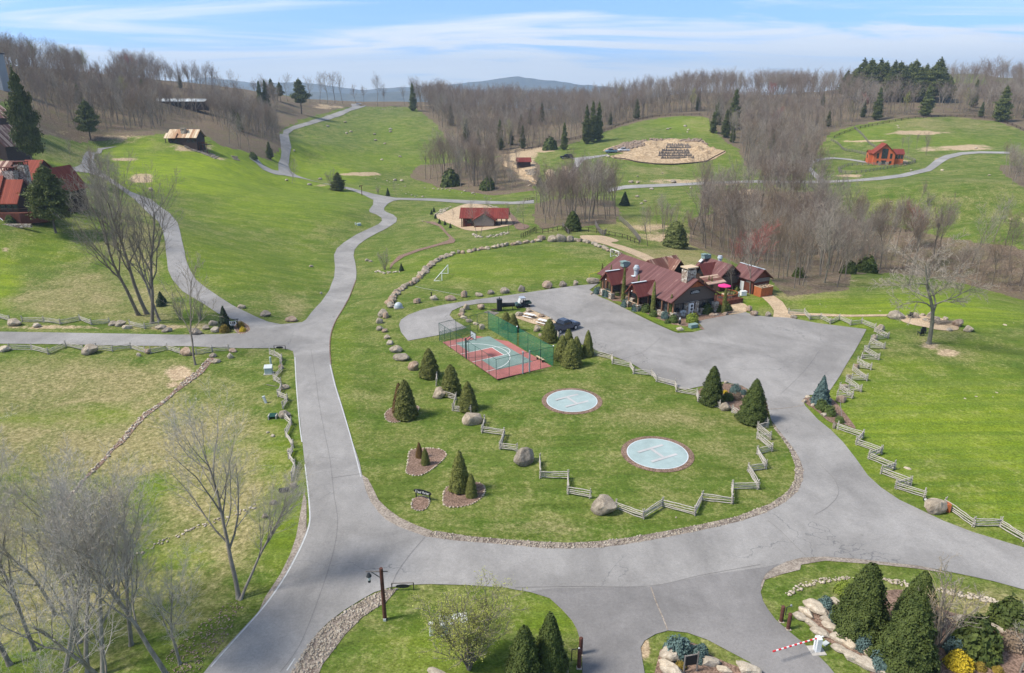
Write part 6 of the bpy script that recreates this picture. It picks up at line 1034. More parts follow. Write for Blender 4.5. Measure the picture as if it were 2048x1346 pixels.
# smoker
p = at(999, 623, .1); o = empty('barrel_smoker', (p.x, p.y, .05), R(10), 'large black barrel smoker with a square upright firebox', 'smoker'); MB().box((0, 0, 1.2), (.85, .85, 2.1)).box((0, 0, 2.28), (.95, .95, .1)).build('firebox', 'black_paint', o); MB().tube((.4, .1, 1.15), (2.75, .25, 1.15), .36, .36, 18).build('barrel', 'black_paint', o, smooth=False); MB().tube((0, 0, 2.3), (0, 0, 2.75), .06, .06).build('flue', 'dark_metal', o)
for x in (.8, 2.4): MB().tube((x, .1, 0), (x, .2, .85), .05, .05).build('leg', 'dark_metal', o)
MB().box((-1.0, -.1, .5), (1.1, .6, .06), rz=.3).tube((-1.4, -.2, 0), (-1.4, -.2, .5), .04, .04).build('side_shelf', 'wood_dark', o)
p = at(990, 628, 0); o = empty('timber_stack', (p.x - .6, p.y, .05), R(-35), 'low stack of grey split timber by the barrel smoker', 'timber'); [MB().box((0, -.6 + i * .3, .12 + .05 * (i % 2)), (2.4, .24, .2), rz=.05 * (i % 3)).build('timber', 'wood_grey', o) for i in range(5)]
def picnic(p, rz, lab):
    o = empty('picnic_table', p, rz, lab, 'picnic table', 'picnic tables on the gravel'); m = MB(); [m.box((0, y, .75), (1.85, .13, .04)) for y in (-.3, -.15, 0, .15, .3)]; m.build('table_top', 'white_paint', o)
    for y in (-.72, .72): MB().box((0, y, .45), (1.85, .26, .04)).build('bench_seat', 'white_paint', o)
    for x in (-.65, .65): MB().tube((x, -.62, 0), (x, -.15, .74), .045, .045, 4).tube((x, .62, 0), (x, .15, .74), .045, .045, 4).box((x, 0, .41), (.06, 1.5, .08)).build('leg_frame', 'wood_red', o)
p = at(1059, 634, .3); picnic((p.x, p.y, .08), R(-38), 'white topped picnic table nearer the utility buggy'); p = at(1086, 646, .3); picnic((p.x, p.y, .08), R(-38), 'white topped picnic table nearer the pointed evergreen')
# cone, tape, small posts
p = G(1098, 577); o = empty('traffic_cone', (p.x, p.y, .08), 0, 'orange traffic cone at the edge of the drive', 'traffic cone'); MB().tube((0, 0, .03), (0, 0, .75), .18, .03, 12).build('cone', 'orange_plastic', o); MB().box((0, 0, .02), (.42, .42, .04)).build('base', 'orange_plastic', o); MB().tube((0, 0, .36), (0, 0, .5), .115, .085, 12).build('band', 'white_paint', o)
p = G(1178, 557); q = G(1206, 549); o = empty('barrier_tape', p, 0, 'yellow tape strung on short stakes by the corner of the lodge', 'barrier tape'); MB().tube((0, 0, 0), (0, 0, 1.0), .04, .04).tube(q - p, q - p + Vector((0, 0, 1)), .04, .04).build('stake', 'yellow_tape', o); MB().tube((0, 0, .9), q - p + Vector((0, 0, .95)), .035, .035, 4).build('tape', 'yellow_tape', o)
p = G(1193, 585); o = empty('fallen_log', (p.x - .6, p.y - .6, .1), R(55), 'pale log lying at the corner of the lodge bed', 'log'); MB().tube((-1.3, 0, .15), (1.3, 0, .2), .1, .08).build('trunk', 'wood_tan', o); MB().tube((.3, 0, .2), (.7, .3, .35), .04, .03).build('branch_stub', 'wood_tan', o)
p = G(863, 597); o = empty('water_post', p, 0, 'short black post standing behind the boulders of the parking loop', 'post'); MB().tube((0, 0, 0), (0, 0, 1.1), .12, .1).build('post', 'black_paint', o); MB().sphere((0, 0, 1.15), .13).build('cap', 'black_paint', o)
p = G(797, 616); o = empty('electrical_box', p, R(20), 'blue grey rounded utility dome beside the boulder line', 'utility box'); MB().sphere((0, 0, .35), .75, (1, .9, 1), 3).build('dome', 'galvanised', o, smooth=True); MB().box((.0, 0, .1), (1.6, 1.4, .2)).build('base', 'concrete', o)
p = G(718, 451); o = empty('transformer_box', (p.x, p.y, p.z), R(25), 'teal utility box on the green slope by the bend in the road', 'utility box'); MB().box((0, 0, .4), (1.3, 1.1, .8)).build('cabinet', 'green_box', o, bevel=.04); MB().box((-1.1, .2, .5), (.25, .25, 1.0)).build('marker_post', 'white_paint', o)
# ------------------------------------------------------------------ utilities left of the road
p = G(538, 747); o = empty('transformer_box', p, R(8), 'pale green utility box with sloping lid left of the road fence', 'utility box'); MB().box((0, 0, .5), (1.0, .8, .95)).build('cabinet', 'green_box', o, bevel=.03); MB().poly([(-.55, -.45, .95), (.55, -.45, .95), (.55, .2, 1.2), (-.55, .2, 1.2)], (0, .1, .06)).build('lid', 'grey_box', o); MB().box((0, 0, .03), (1.3, 1.1, .1)).build('pad', 'concrete', o)
p = G(542, 729); o = empty('cable_pedestal', p, 0, 'slim pale green pedestal behind the utility box', 'utility post'); MB().tube((0, 0, 0), (0, 0, 1.1), .14, .13, 10).build('post', 'green_box', o); MB().tube((0, 0, 1.1), (0, 0, 1.2), .16, .1, 10).build('cap', 'grey_box', o)
p = G(532, 806); o = empty('cable_pedestal', p, 0, 'slim white pedestal standing alone in the left verge', 'utility post'); MB().box((0, 0, .45), (.28, .24, .95)).build('post', 'grey_box', o, bevel=.02); MB().box((0, 0, .95), (.32, .28, .05)).build('cap', 'grey_box', o); o.rotation_euler = (0, R(-14), 0)
p = G(546, 836); o = empty('catch_basin', p, R(5), 'concrete catch basin with dark green grate left of the road', 'drain'); MB().box((-.45, 0, .2), (.12, .8, .5)).box((.45, 0, .2), (.12, .8, .5)).box((0, .4, .2), (1.0, .12, .5)).build('frame', 'concrete', o); MB().box((0, 0, .38), (.8, .7, .12), rx=R(14)).build('grate', 'green_fence_post', o)
p = G(568, 984); o = empty('culvert_pipe', p, R(8), 'short black culvert pipe on the left verge', 'pipe'); MB().tube((-.45, 0, .22), (.45, 0, .28), .22, .22, 16).build('pipe', 'black_paint', o); MB().tube((.45, 0, .28), (.5, 0, .28), .25, .25, 16).build('flange', 'dark_metal', o)
p = G(544, 772); o = empty('fallen_rail', p, R(-22), 'single pale rail lying on the grass left of the fence', 'rail'); MB().tube((-.9, 0, .06), (.6, 0, .06), .05, .04, 6).build('rail', 'wood_grey', o); MB().tube((.6, 0, .06), (.95, .02, .1), .04, .02, 6).build('splinter', 'wood_grey', o)
# ------------------------------------------------------------------ lettering helper: strokes on a grid
GLY = {'C': [((1, 1), (0, 1)), ((0, 1), (0, 0)), ((0, 0), (1, 0))], 'l': [((.4, 1), (.4, 0))], 'o': [((0, 0), (0, .6)), ((0, .6), (.8, .6)), ((.8, .6), (.8, 0)), ((.8, 0), (0, 0))], 'u': [((0, .6), (0, 0)), ((0, 0), (.8, 0)), ((.8, 0), (.8, .6))], 'd': [((0, 0), (0, .6)), ((0, .6), (.8, .6)), ((.8, 1), (.8, 0)), ((.8, 0), (0, 0))],
       'P': [((0, 0), (0, 1)), ((0, 1), (.9, 1)), ((.9, 1), (.9, .5)), ((.9, .5), (0, .5))], 'a': [((0, 0), (.8, 0)), ((.8, 0), (.8, .6)), ((.8, .6), (0, .6)), ((0, .3), (.8, .3)), ((0, 0), (0, .3))], 'r': [((0, 0), (0, .6)), ((0, .6), (.7, .6))], 'k': [((0, 0), (0, 1)), ((0, .3), (.8, .6)), ((0, .3), (.8, 0))], 'e': [((.8, 0), (0, 0)), ((0, 0), (0, .6)), ((0, .6), (.8, .6)), ((.8, .6), (.8, .3)), ((.8, .3), (0, .3))], 's': [((0, 0), (.8, 0)), ((.8, 0), (.8, .3)), ((.8, .3), (0, .3)), ((0, .3), (0, .6)), ((0, .6), (.8, .6))],
       'h': [((0, 0), (0, 1)), ((0, .6), (.8, .6)), ((.8, .6), (.8, 0))], 'E': [((0, 0), (0, 1)), ((0, 1), (1, 1)), ((0, .5), (.8, .5)), ((0, 0), (1, 0))], '1': [((.4, 0), (.4, 1))], '7': [((0, 1), (.9, 1)), ((.9, 1), (.4, 0))], ' ': []}
def letters(m, txt, x0, z0, h, y, wd=.65, th=.022, slant=0):
    x = x0
    for ch in txt:
        for a, b in GLY.get(ch, GLY['o']): m.tube((x + a[0] * h * wd + a[1] * slant * h, y, z0 + a[1] * h), (x + b[0] * h * wd + b[1] * slant * h, y, z0 + b[1] * h), th, th, 4)
        x += h * wd * 1.45
    return x
p = G(846, 998); o = empty('entrance_sign', p, R(-22), 'black oval board sign with white script by the stone-ringed bed', 'sign'); MB().box((-.75, .02, .45), (.09, .09, .95)).box((.75, .02, .45), (.09, .09, .95)).build('post', 'black_paint', o)
m = MB(); n = 20; m.poly([(.98 * math.cos(2 * math.pi * i / n), -.06, .78 + .27 * math.sin(2 * math.pi * i / n) * (1 if abs(math.cos(2 * math.pi * i / n)) < .95 else 1)) for i in range(n)], (0, .06, 0)); bd = m.build('sign_board', 'black_paint', o); m = MB(); letters(m, 'Cloud Parker', -.74, .67, .22, -.085, .40, .018, .15); m.build('lettering', 'white_paint', bd)
p = G(470, 660); o = empty('hanging_sign', p, R(12), 'white shield sign with dark centre hanging from a black post at the fork', 'sign'); MB().box((.55, 0, .95), (.1, .1, 1.95)).build('post', 'black_paint', o); MB().box((-.1, 0, 1.85), (1.75, .09, .11)).build('bracket', 'black_paint', o); m = MB(); m.poly([(-.68, -.03, 1.55), (.3, -.03, 1.55), (.36, -.03, 1.1), (.1, -.03, .75), (-.5, -.03, .75), (-.74, -.03, 1.1)], (0, .05, 0)); bd = m.build('sign_board', 'white_paint', o)
MB().box((-.19, -.045, 1.28), (.8, .02, .42)).box((-.19, -.045, .89), (.5, .02, .14)).build('dark_panel', 'black_paint', bd); m = MB(); letters(m, 'E1', -.42, 1.16, .24, -.07, .7, .025); m.build('lettering', 'white_paint', bd)
for u, v, rz_, lab in ((560, 700, 0, 'small black oval sign hung on a frame at the junction'), (806, 1181, R(2), 'black oval sign low in the stone strip behind the lamp post')):
    p = G(u, v); o = empty('frame_sign', p, rz_, lab, 'sign'); MB().box((-.85, 0, .35), (.07, .07, .75)).box((.85, 0, .35), (.07, .07, .75)).build('post', 'dark_metal', o); MB().box((0, 0, .72), (1.75, .06, .06)).build('crossbar', 'wood_grey', o); m = MB(); m.poly([(.55 * math.cos(.4 * i), -.03, .42 + .17 * math.sin(.4 * i)) for i in range(15)], (0, .05, 0)); m.build('sign_board', 'black_paint', o)
p = G(1862, 1017); o = empty('mailbox_sign', p, R(-27), 'low black plank sign with white roundels in front of the big boulder', 'sign'); MB().box((0, 0, .82), (1.55, .07, .3)).build('sign_board', 'black_paint', o); MB().box((-.5, .05, .35), (.1, .1, .8)).box((.5, .05, .35), (.1, .1, .8)).build('post', 'wood_grey', o); MB().tube((-.6, -.05, .84), (-.6, -.03, .84), .12, .12, 14).tube((.6, -.05, .84), (.6, -.03, .84), .12, .12, 14).build('roundel', 'white_paint', o)
m = MB(); letters(m, 'houses', -.4, .76, .14, -.05, .6, .012); m.build('lettering', 'grey_box', o)
MB().box((1.15, .25, .35), (.75, .6, .9)).build('box', 'wood_cedar', empty('wooden_box', p, R(-27), 'square rust-brown wooden box at the right foot of the big boulder', 'box'))
# lamp post
p = G(770, 1239); o = empty('lamp_post', p, 0, 'brown timber lamp post with one hanging lantern at the junction', 'lamp post'); MB().tube((0, 0, -.2), (0, 0, 4.6), .15, .13, 10).build('post', 'post_brown', o, smooth=False); MB().tube((.45, .15, 4.2), (-1.05, -.3, 4.55), .05, .045, 6).tube((0, 0, 3.7), (-.65, -.2, 4.42), .04, .04, 6).build('arm', 'wood_grey', o)
l = MB().tube((-.85, -.25, 4.1), (-.85, -.25, 4.35), .2, .1, 12).build('lantern', 'dark_metal', o); MB().tube((-.85, -.25, 3.78), (-.85, -.25, 4.1), .1, .13, 10).build('lamp_glass', 'grey_box', l); MB().tube((-.85, -.25, 3.6), (-.85, -.25, 3.78), .1, .1, 10).build('lamp_base', 'black_paint', l); MB().box((0, -.15, .1), (.2, .1, .2)).build('base_box', 'grey_box', o)
p = G(848 / 4 + 512, 403 - 3); p = G(724, 391); o = empty('lamp_post', p, 0, 'far timber lamp post standing beside the upper bend of the road', 'lamp post'); MB().tube((0, 0, -.2), (0, 0, 4.2), .16, .14, 8).build('post', 'post_brown', o); MB().tube((-.9, 0, 4.2), (.9, 0, 4.2), .09, .09, 6).tube((0, 0, 3.4), (-.7, 0, 4.15), .06, .06, 5).build('arm', 'post_brown', o); MB().tube((-.8, 0, 3.5), (-.8, 0, 4.0), .2, .12, 8).build('lantern', 'dark_metal', o)
# entrance gate
def bollard(u, v, h, lab): p = G(u, v); o = empty('bollard', p, 0, lab, 'bollard', 'brown bollards at the gates'); MB().tube((0, 0, -.1), (0, 0, h), .14, .14, 14).build('post', 'post_brown', o); MB().tube((0, 0, h), (0, 0, h + .05), .145, .1, 14).build('cap', 'post_brown', o); MB().box((0, -.05, .02), (.35, .3, .08)).build('footing', 'pale_stone', o)
bollard(1562, 1243, 1.35, 'brown bollard at the right gate, left of the pair'); bollard(1576, 1258, 1.35, 'brown bollard at the right gate, right of the pair'); bollard(1161, 1308, 1.4, 'brown bollard at the left gate, upper of the pair'); bollard(1158, 1335, 1.5, 'brown bollard at the left gate, lower of the pair')
p = G(1633, 1302); gz = empty('barrier_gate', (p.x, p.y, p.z), R(5), 'white barrier gate box with a long red and white striped arm', 'barrier gate'); MB().box((0, 0, .62), (.38, .42, 1.15)).build('cabinet', 'white_paint', gz, bevel=.03); MB().box((0, 0, .02), (1.0, .9, .1)).build('pad', 'concrete', gz)
a = Vector((.35, .1, 1.15)); b = Vector((-3.55, -.75, 1.02)); MB().tube(a, b, .055, .05, 8).build('arm', 'white_paint', gz); m = MB(); [m.tube(a.lerp(b, t), a.lerp(b, t + .055), .058, .058, 8) for t in [.12 + .105 * i for i in range(9)]]; m.build('red_stripe', 'red_paint', gz)
MB().box((0, 0, .06), (.45, .3, .12)).build('lid', 'grey_box', empty('ground_box', G(1651, 1288), R(30), 'small grey lidded ground box behind the barrier gate', 'utility box'))
p = G(1571, 1230); o = empty('keypad_post', p, R(20), 'thin dark keypad post behind the right bollards', 'post'); MB().tube((0, 0, 0), (0, 0, .7), .035, .035, 6).tube((0, 0, .7), (.35, 0, .72), .03, .03, 6).build('post', 'dark_metal', o); MB().box((.4, 0, .74), (.12, .1, .14)).build('keypad', 'steel_grey', o)
p = G(1143, 1322); o = empty('keypad_post', p, R(5), 'black bent keypad post beside the left bollards', 'post'); MB().tube((0, 0, 0), (0, 0, 1.0), .035, .035, 6).tube((0, 0, 1.0), (.45, 0, 1.05), .035, .035, 6).build('post', 'black_paint', o); MB().sphere((.5, 0, 1.06), .07).build('keypad', 'white_paint', o)
p = G(907, 1262); o = empty('generator_box', p, R(8), 'long grey slatted generator box behind the budding bush', 'utility box'); MB().box((0, 0, .55), (1.9, .95, 1.0)).build('cabinet', 'grey_box', o, bevel=.02); MB().box((0, 0, 1.08), (2.0, 1.05, .07)).build('lid', 'white_paint', o); m = MB(); [m.box((-.75 + .3 * i, 0, 1.13), (.05, 1.0, .03)) for i in range(6)]; m.build('rib', 'steel_grey', o)
p = G(863, 1270); o = empty('cable_pedestal', p, R(8), 'white pedestal at the left end of the generator box', 'utility post'); MB().box((0, 0, .5), (.3, .25, 1.05)).build('post', 'white_paint', o, bevel=.02); MB().box((0, 0, 1.05), (.34, .29, .06)).build('cap', 'white_paint', o)
# figure and meters by the lodge
p = G(1359, 650); o = empty('figure_statue', p, R(180), 'small black and white figure statue at the tip of the lodge bed', 'statue'); MB().tube((0, 0, 0), (0, 0, .12), .3, .3, 12).build('plinth', 'wood_tan', o); MB().tube((0, 0, .12), (0, 0, .75), .19, .23, 12).tube((0, 0, .75), (0, 0, .95), .23, .1, 12).build('body', 'black_paint', o); MB().sphere((0, 0, 1.05), .13).tube((0, 0, 1.1), (0, 0, 1.25), .1, .15, 10).build('head', 'white_paint', o)
o = empty('meter_bank', G(1364, 637), LRZ, 'cluster of grey electric meter boxes on a stand by the lodge', 'utility box'); m = MB(); m.box((-.5, 0, .6), (.06, .06, 1.2)).box((.5, 0, .6), (.06, .06, 1.2)).box((0, 0, 1.15), (1.2, .08, .08)); m.build('stand', 'steel_grey', o); [MB().box((x, -.1, z), (.34, .2, .42)).build('meter_box', 'galvanised', o) for x, z in ((-.4, 1.3), (0, 1.35), (.42, 1.2), (-.15, .8), (.3, .7))]
p = G(1386, 655); o = empty('planter_box', p, LRZ, 'weathered green copper planter at the lodge corner', 'planter'); MB().box((0, 0, .3), (1.5, .8, .6)).build('box', 'copper_green', o, bevel=.05); MB().box((0, 0, .6), (1.6, .9, .06)).build('rim', 'copper_green', o)
# fire pit chairs
def adk(u, v, rz_, lab): 
    p = G(u, v); o = empty('garden_chair', p, rz_, lab, 'chair', 'black garden chairs near the fire pit'); MB().box((0, 0, .38), (.62, .6, .05)).build('seat', 'black_paint', o); MB().box((0, .32, .78), (.58, .05, .8), rx=R(-16)).build('backrest', 'black_paint', o)
    for sx in (-1, 1): MB().box((sx * .36, -.02, .6), (.14, .75, .04)).build('armrest', 'black_paint', o); MB().box((sx * .33, -.28, .29), (.06, .06, .58)).build('leg', 'black_paint', o); MB().box((sx * .33, .28, .29), (.06, .06, .58)).build('leg', 'black_paint', o)
adk(1820, 636, R(160), 'black garden chair inside the gravel fire pit circle'); adk(1846, 666, R(150), 'black garden chair left of the big bare tree, rear one'); adk(1841, 671, R(190), 'black garden chair left of the big bare tree, front one')
o = empty('fire_pit', G(1862, 642), 0, 'low ring of stacked stone with charred branches at the foot of the bare tree', 'fire pit'); [put('ring_stone', ROCKS['granite'][i % 5], o, (1.1 * math.cos(i * .57), .9 * math.sin(i * .57), .15), (0, 0, i), .28) for i in range(11)]; m = MB(); [m.tube((.5 * math.cos(i), .5 * math.sin(i), .1), (-.3 * math.cos(i + .6), -.3 * math.sin(i), .45), .04, .03, 5) for i in range(6)]; m.build('branch', 'bark_dark', o)
p = G(1895, 648); o = empty('brush_pile', p, 0, 'heap of cut grey branches beside the fire pit', 'brush pile'); rg = random.Random(5); m = MB(); [m.tube((rg.uniform(-3, 1.6), rg.uniform(-1, 1), rg.uniform(.05, .3)), (rg.uniform(-3, 1.6), rg.uniform(-1, 1), rg.uniform(.2, .8)), .03, .015, 4) for _ in range(70)]; m.build('branch', 'bark_grey', o); MB().tube((-2, -.3, .2), (.8, .4, .35), .14, .1, 7).build('log', 'bark_grey', o)
# beds with stone edging
def bed(uv, lab, mat='mulch', edge=True, gap=.32, sz=.145, stone='pale_stone', name='planting_bed', smooth=4, part=None, mound=0):
    g = Gs(catmull(uv, smooth) if smooth else densify(uv))[:, :2]; c = g.mean(0); o = empty(name, (0, 0, 0), 0, lab, 'planting bed'); put('mulch', sheet_mesh('mulch', g, .045, mat, k=0.0003), o)
    if edge:
        s = np.concatenate([[0], np.cumsum(np.hypot(*np.diff(np.vstack([g, g[:1]]), axis=0).T))]); gg = np.vstack([g, g[:1]]); parts = []; t = 0; rg = random.Random(len(uv)); tr = [rock_mesh('s', 700 + i, stone, 1, .7) for i in range(3)]; bs = [(np.array([v.co[:] for v in q.vertices]), np.array([f.vertices[:] for f in q.polygons])) for q in tr]; [bpy.data.meshes.remove(q) for q in tr]
        lim = s[-1] if edge is True else s[-1] * edge
        while t < lim: x, y = np.interp(t, s, gg[:, 0]), np.interp(t, s, gg[:, 1]); V, F = bs[rg.randrange(3)]; k = sz * rg.uniform(.6, 1.25); a = rg.random() * 6; Rm = np.array([[math.cos(a), -math.sin(a), 0], [math.sin(a), math.cos(a), 0], [0, 0, 1]]); parts.append(((V * [k, k * .8, k * .75]) @ Rm.T + [x, y, Z(x, y) + k * .4], F)); t += gap * rg.uniform(.75, 1.25)
        V, F = join(*parts); put('stone_edging', mesh_np('stone_edging', V, F, stone), o)
    return o
bed([(770,828),(782,817),(800,812),(832,812),(838,818),(825,832),(795,845),(775,842)], 'stone-edged mulch bed under the large pointed evergreen nearest the road'); bed([(824,900),(850,897),(880,899),(892,907),(888,918),(865,938),(842,951),(820,950),(812,943),(816,925),(818,908)], 'stone-edged mulch bed with two small dark evergreens'); bed([(893,975),(925,968),(955,965),(969,975),(966,992),(945,1008),(915,1015),(892,1013),(886,1002)], 'stone-edged mulch bed with a tall and a small evergreen'); bed([(826,1000),(840,993),(855,996),(859,1006),(852,1018),(838,1022),(824,1016)], 'small round stone-edged bed in front of the black oval sign')
bed([(1126,728),(1142,722),(1160,725),(1156,732),(1140,734)], 'narrow stone-edged bed under the rounded pair of evergreens', gap=.5); bed([(478,668),(470,660),(466,648),(485,645),(497,652),(500,661),(490,667)], 'mulch bed with edging stones at the tip of the road fork'); bed([(1610,796),(1650,793),(1666,800),(1680,815),(1700,840),(1711,858),(1690,850),(1672,848),(1655,842),(1630,820),(1612,808)], 'mulch bed with blue spruce on the east side of the gateway', edge=False)
bed([(1447,768),(1484,773),(1500,785),(1530,802),(1536,822),(1532,845),(1500,838),(1466,822),(1440,812),(1400,800),(1398,780),(1420,775)], 'mulch bed between the two large dark evergreens by the car park', edge=False); bed([(1190,585),(1215,597),(1240,610),(1276,628),(1310,645),(1356,655),(1395,650),(1400,658),(1409,659),(1398,643),(1462,628),(1452,606),(1400,600),(1340,600),(1280,590),(1230,575)], 'dark planting bed along the front of the lodge', edge=False); sheet('lawn_strip', [(1226,603),(1245,612),(1276,629),(1312,647),(1350,664),(1387,664),(1372,654),(1345,650),(1310,636),(1275,620),(1240,604)], 'grass', .07)
bed([(1596,1222),(1640,1205),(1700,1200),(1790,1180),(1850,1195),(1900,1225),(1980,1240),(2080,1270),(2120,1400),(1780,1400),(1740,1346),(1700,1310),(1650,1280),(1605,1240)], 'large mulched rockery bed at the lower right', edge=False); bed([(1318,1310),(1330,1298),(1360,1285),(1395,1290),(1420,1310),(1450,1325),(1490,1345),(1500,1400),(1320,1400)], 'rock-edged planting bed on the island between the entrance lanes', edge=False); bed([(1015,420),(1040,445),(1055,450),(1058,455),(1045,460),(1030,455)], 'low mulch mound right of the log cabin', edge=False)
# rockery walls: big pale slabs
SL = [(1601,1238,26,.5,'left end slab of the rockery'),(1612,1228,28,.55,'tall slab at the rockery corner'),(1632,1222,44,.45,'largest top slab of the rockery'),(1670,1205,26,.4,'slab behind the dwarf spruce in the rockery'),(1652,1243,24,.5,'round stone in the middle of the rockery'),(1622,1250,24,.5,'lower slab near the barrier gate'),(1640,1268,32,.4,'stepped slab behind the barrier gate'),(1668,1262,36,.4,'long slab right of the barrier gate'),(1676,1280,34,.45,'slab in the second row of the rockery'),(1697,1290,34,.4,'slab in the middle of the falling rockery wall'),(1680,1302,30,.4,'low slab at the front of the rockery'),(1705,1318,44,.4,'long front slab of the rockery'),(1735,1332,48,.4,'broad slab near the lower edge of the rockery'),(1750,1318,38,.5,'pale slab above the broad one in the rockery'),(1765,1345,40,.4,'lowest rockery slab at the picture edge'),(1935,1250,44,.3,'flat stone behind the dark shrub at right'),(1990,1258,36,.3,'flat stone at the back of the right bed'),
 (1340,1318,34,.8,'tall white boulder at the left of the island bed'),(1334,1340,32,.8,'white boulder at the left foot of the island bed'),(1357,1300,36,.5,'top boulder of the island bed'),(1345,1347,46,.5,'broad white boulder at the lower edge of the island bed'),(1388,1303,26,.5,'white boulder at the top right of the island bed'),(1419,1328,30,.6,'white boulder right of the island sign'),(1448,1341,26,.4,'low boulder right of the island bed'),(1494,1344,40,.6,'white boulder at the right end of the island'),(1118,1318,18,1.4,'upright tan rock beside the left evergreens'),(1122,1345,22,1.0,'rough tan rock below the upright one'),(876,1350,34,.4,'pale rock under the budding bush')]
for u, v, w_, hr, lab in SL: p = G(u, v); s = w_ / px_m(p); boulder(p, s * 1.3, lab, None, 'pale_stone', h=s * hr * 1.15, rz=(R(-48) if u > 1500 else R(-25)) + random.uniform(-.25, .25), aspect=.55 if hr < .6 else .75, name='boulder')
p = G(1380, 1345); o = empty('island_sign', p, R(8), 'dark sign on grey posts in the island bed', 'sign'); MB().tube((-.45, 0, 0), (-.45, 0, 1.5), .07, .06).tube((.45, 0, 0), (.45, 0, 1.7), .07, .06).build('post', 'wood_grey', o); MB().box((0, 0, 1.05), (.75, .06, .75)).build('sign_board', 'black_paint', o); MB().tube((-.5, 0, 1.45), (.5, 0, 1.55), .045, .045).build('crossbar', 'wood_grey', o)
for u, v, w_, h_ in ((1395,300,34,1.9),(1412,306,26,1.5),(1300,288,40,1.4),(1345,283,46,1.3),(1285,312,44,1.0),(1425,300,22,1.4),(1375,320,40,.9),(1310,296,20,1.6)):
    p = G(u, v); s = w_ / px_m(p); V = []; n_ = 18; m_ = 26; rr_ = np.linspace(0, 1, n_); aa = np.linspace(0, 2 * math.pi, m_, endpoint=False); Rg, Ag = np.meshgrid(rr_, aa, indexing='ij'); X = p.x + s * .55 * Rg * np.cos(Ag) * (1 + .2 * np.sin(Ag * 3 + u)); Y = p.y + s * .5 * Rg * np.sin(Ag); Zz = HZ(X, Y) + .1 + h_ * np.cos(Rg * math.pi / 2) ** 1.5 * (.7 + .7 * fbm(X / 1.5, Y / 1.5, 3, 4)) - .2 * Rg; i, j = np.meshgrid(np.arange(n_ - 1), np.arange(m_), indexing='ij'); F = np.stack([i * m_ + j, (i + 1) * m_ + j, (i + 1) * m_ + (j + 1) % m_, i * m_ + (j + 1) % m_], -1).reshape(-1, 4)
    put('dirt_mound', mesh_np('dirt_mound', np.stack([X, Y, Zz], -1).reshape(-1, 3), F, 'site_dirt', smooth=True))['kind'] = 'structure'
# terraced log retaining walls at the building site
o = empty('retaining_wall', G(1345, 305), R(3), 'terraced retaining walls of upright grey timbers on the dirt site', 'retaining wall'); org = Vector(o.location)
for rows, (v0, u0, u1) in enumerate(((288, 1334, 1378), (293, 1332, 1382), (299, 1324, 1378), (304, 1318, 1380), (309, 1316, 1384), (314, 1322, 1388))):
    m = MB(); k = int((u1 - u0) / .9)
    for i in range(k): q = G(u0 + (u1 - u0) * i / k, v0 + 4) - org; q = Matrix.Rotation(R(-3), 3, 'Z') @ q; m.tube(q, q + Vector((random.uniform(-.25, .25), 0, random.uniform(.8, 2.0))), .2, .12, 4)
    m.build('timber_row', 'wood_grey', o)
m = MB(); a = [G(u, v) - org for u, v in [(1228,317),(1250,319),(1275,325),(1310,329),(1345,330),(1385,327),(1412,324),(1430,314),(1450,304)]]; o2 = empty('silt_fence', org, 0, 'black silt fence round the lower edge of the dirt site', 'fence')
for p_, q_ in zip(a, a[1:]): m.poly([p_, q_, q_ + Vector((0, 0, .65)), p_ + Vector((0, 0, .65))], (0, .05, 0))
m.build('fabric', 'wood_dark', o2); [MB().tube(p_, p_ + Vector((0, 0, 1.3)), .06, .06, 4).build('stake', 'wood_dark', o2) for p_ in a]
# ------------------------------------------------------------------ evergreens (u, v base, height px, width px)
AV = [cone_tree('arborvitae', 60 + i, 5.0, 3.2, 10000, 'arborvitae', (.55, .5, .62)[i], .064) for i in range(3)]; AVB = cone_tree('arborvitae', 70, 5.0, 3.2, 4200, 'arborvitae_brown', .7, .085); DK = [cone_tree('arborvitae', 80 + i, 5.0, 3.3, 9000, 'arborvitae_dark' if 0 else 'spruce_green', .78, .08, .2) for i in range(2)] if 0 else None
leafm('spruce_green', (0.035, 0.055, 0.012), (0.105, 0.13, 0.03)); DK = [cone_tree('arborvitae', 80 + i, 5.0, 3.3, 24000, 'spruce_green', (.60, .68)[i], .048, .26) for i in range(2)]
BS = cone_tree('spruce', 90, 5.0, 3.0, 6000, 'blue_spruce', .95, .09, .35); SPD = cone_tree('spruce', 91, 5.0, 2.4, 4500, 'spruce', .95, .12, .35); COLM = cone_tree('column', 92, 5.0, .95, 2600, 'arborvitae', .45, .06, .1)
def cone(u, v, hp, wp, mesh, lab, group=None, w0=3.2, name='arborvitae', cat='evergreen'):
    p = G(u, v); k = px_m(p); e = math.asin(max(-1, min(1, (CH - p.z) / (CH - p.z + 1e-9 if 0 else Vector((p.x, p.y, CH - p.z)).length)))); H = hp / k / math.cos(e) - (wp / k / 2) * math.tan(e) * .25; Wd = wp / k; o = add_cone(mesh, p, Wd / w0, random.uniform(0, 6.28), lab, group, name, cat, H / 5.0); return o
GE = 'pointed evergreens on the lawns'
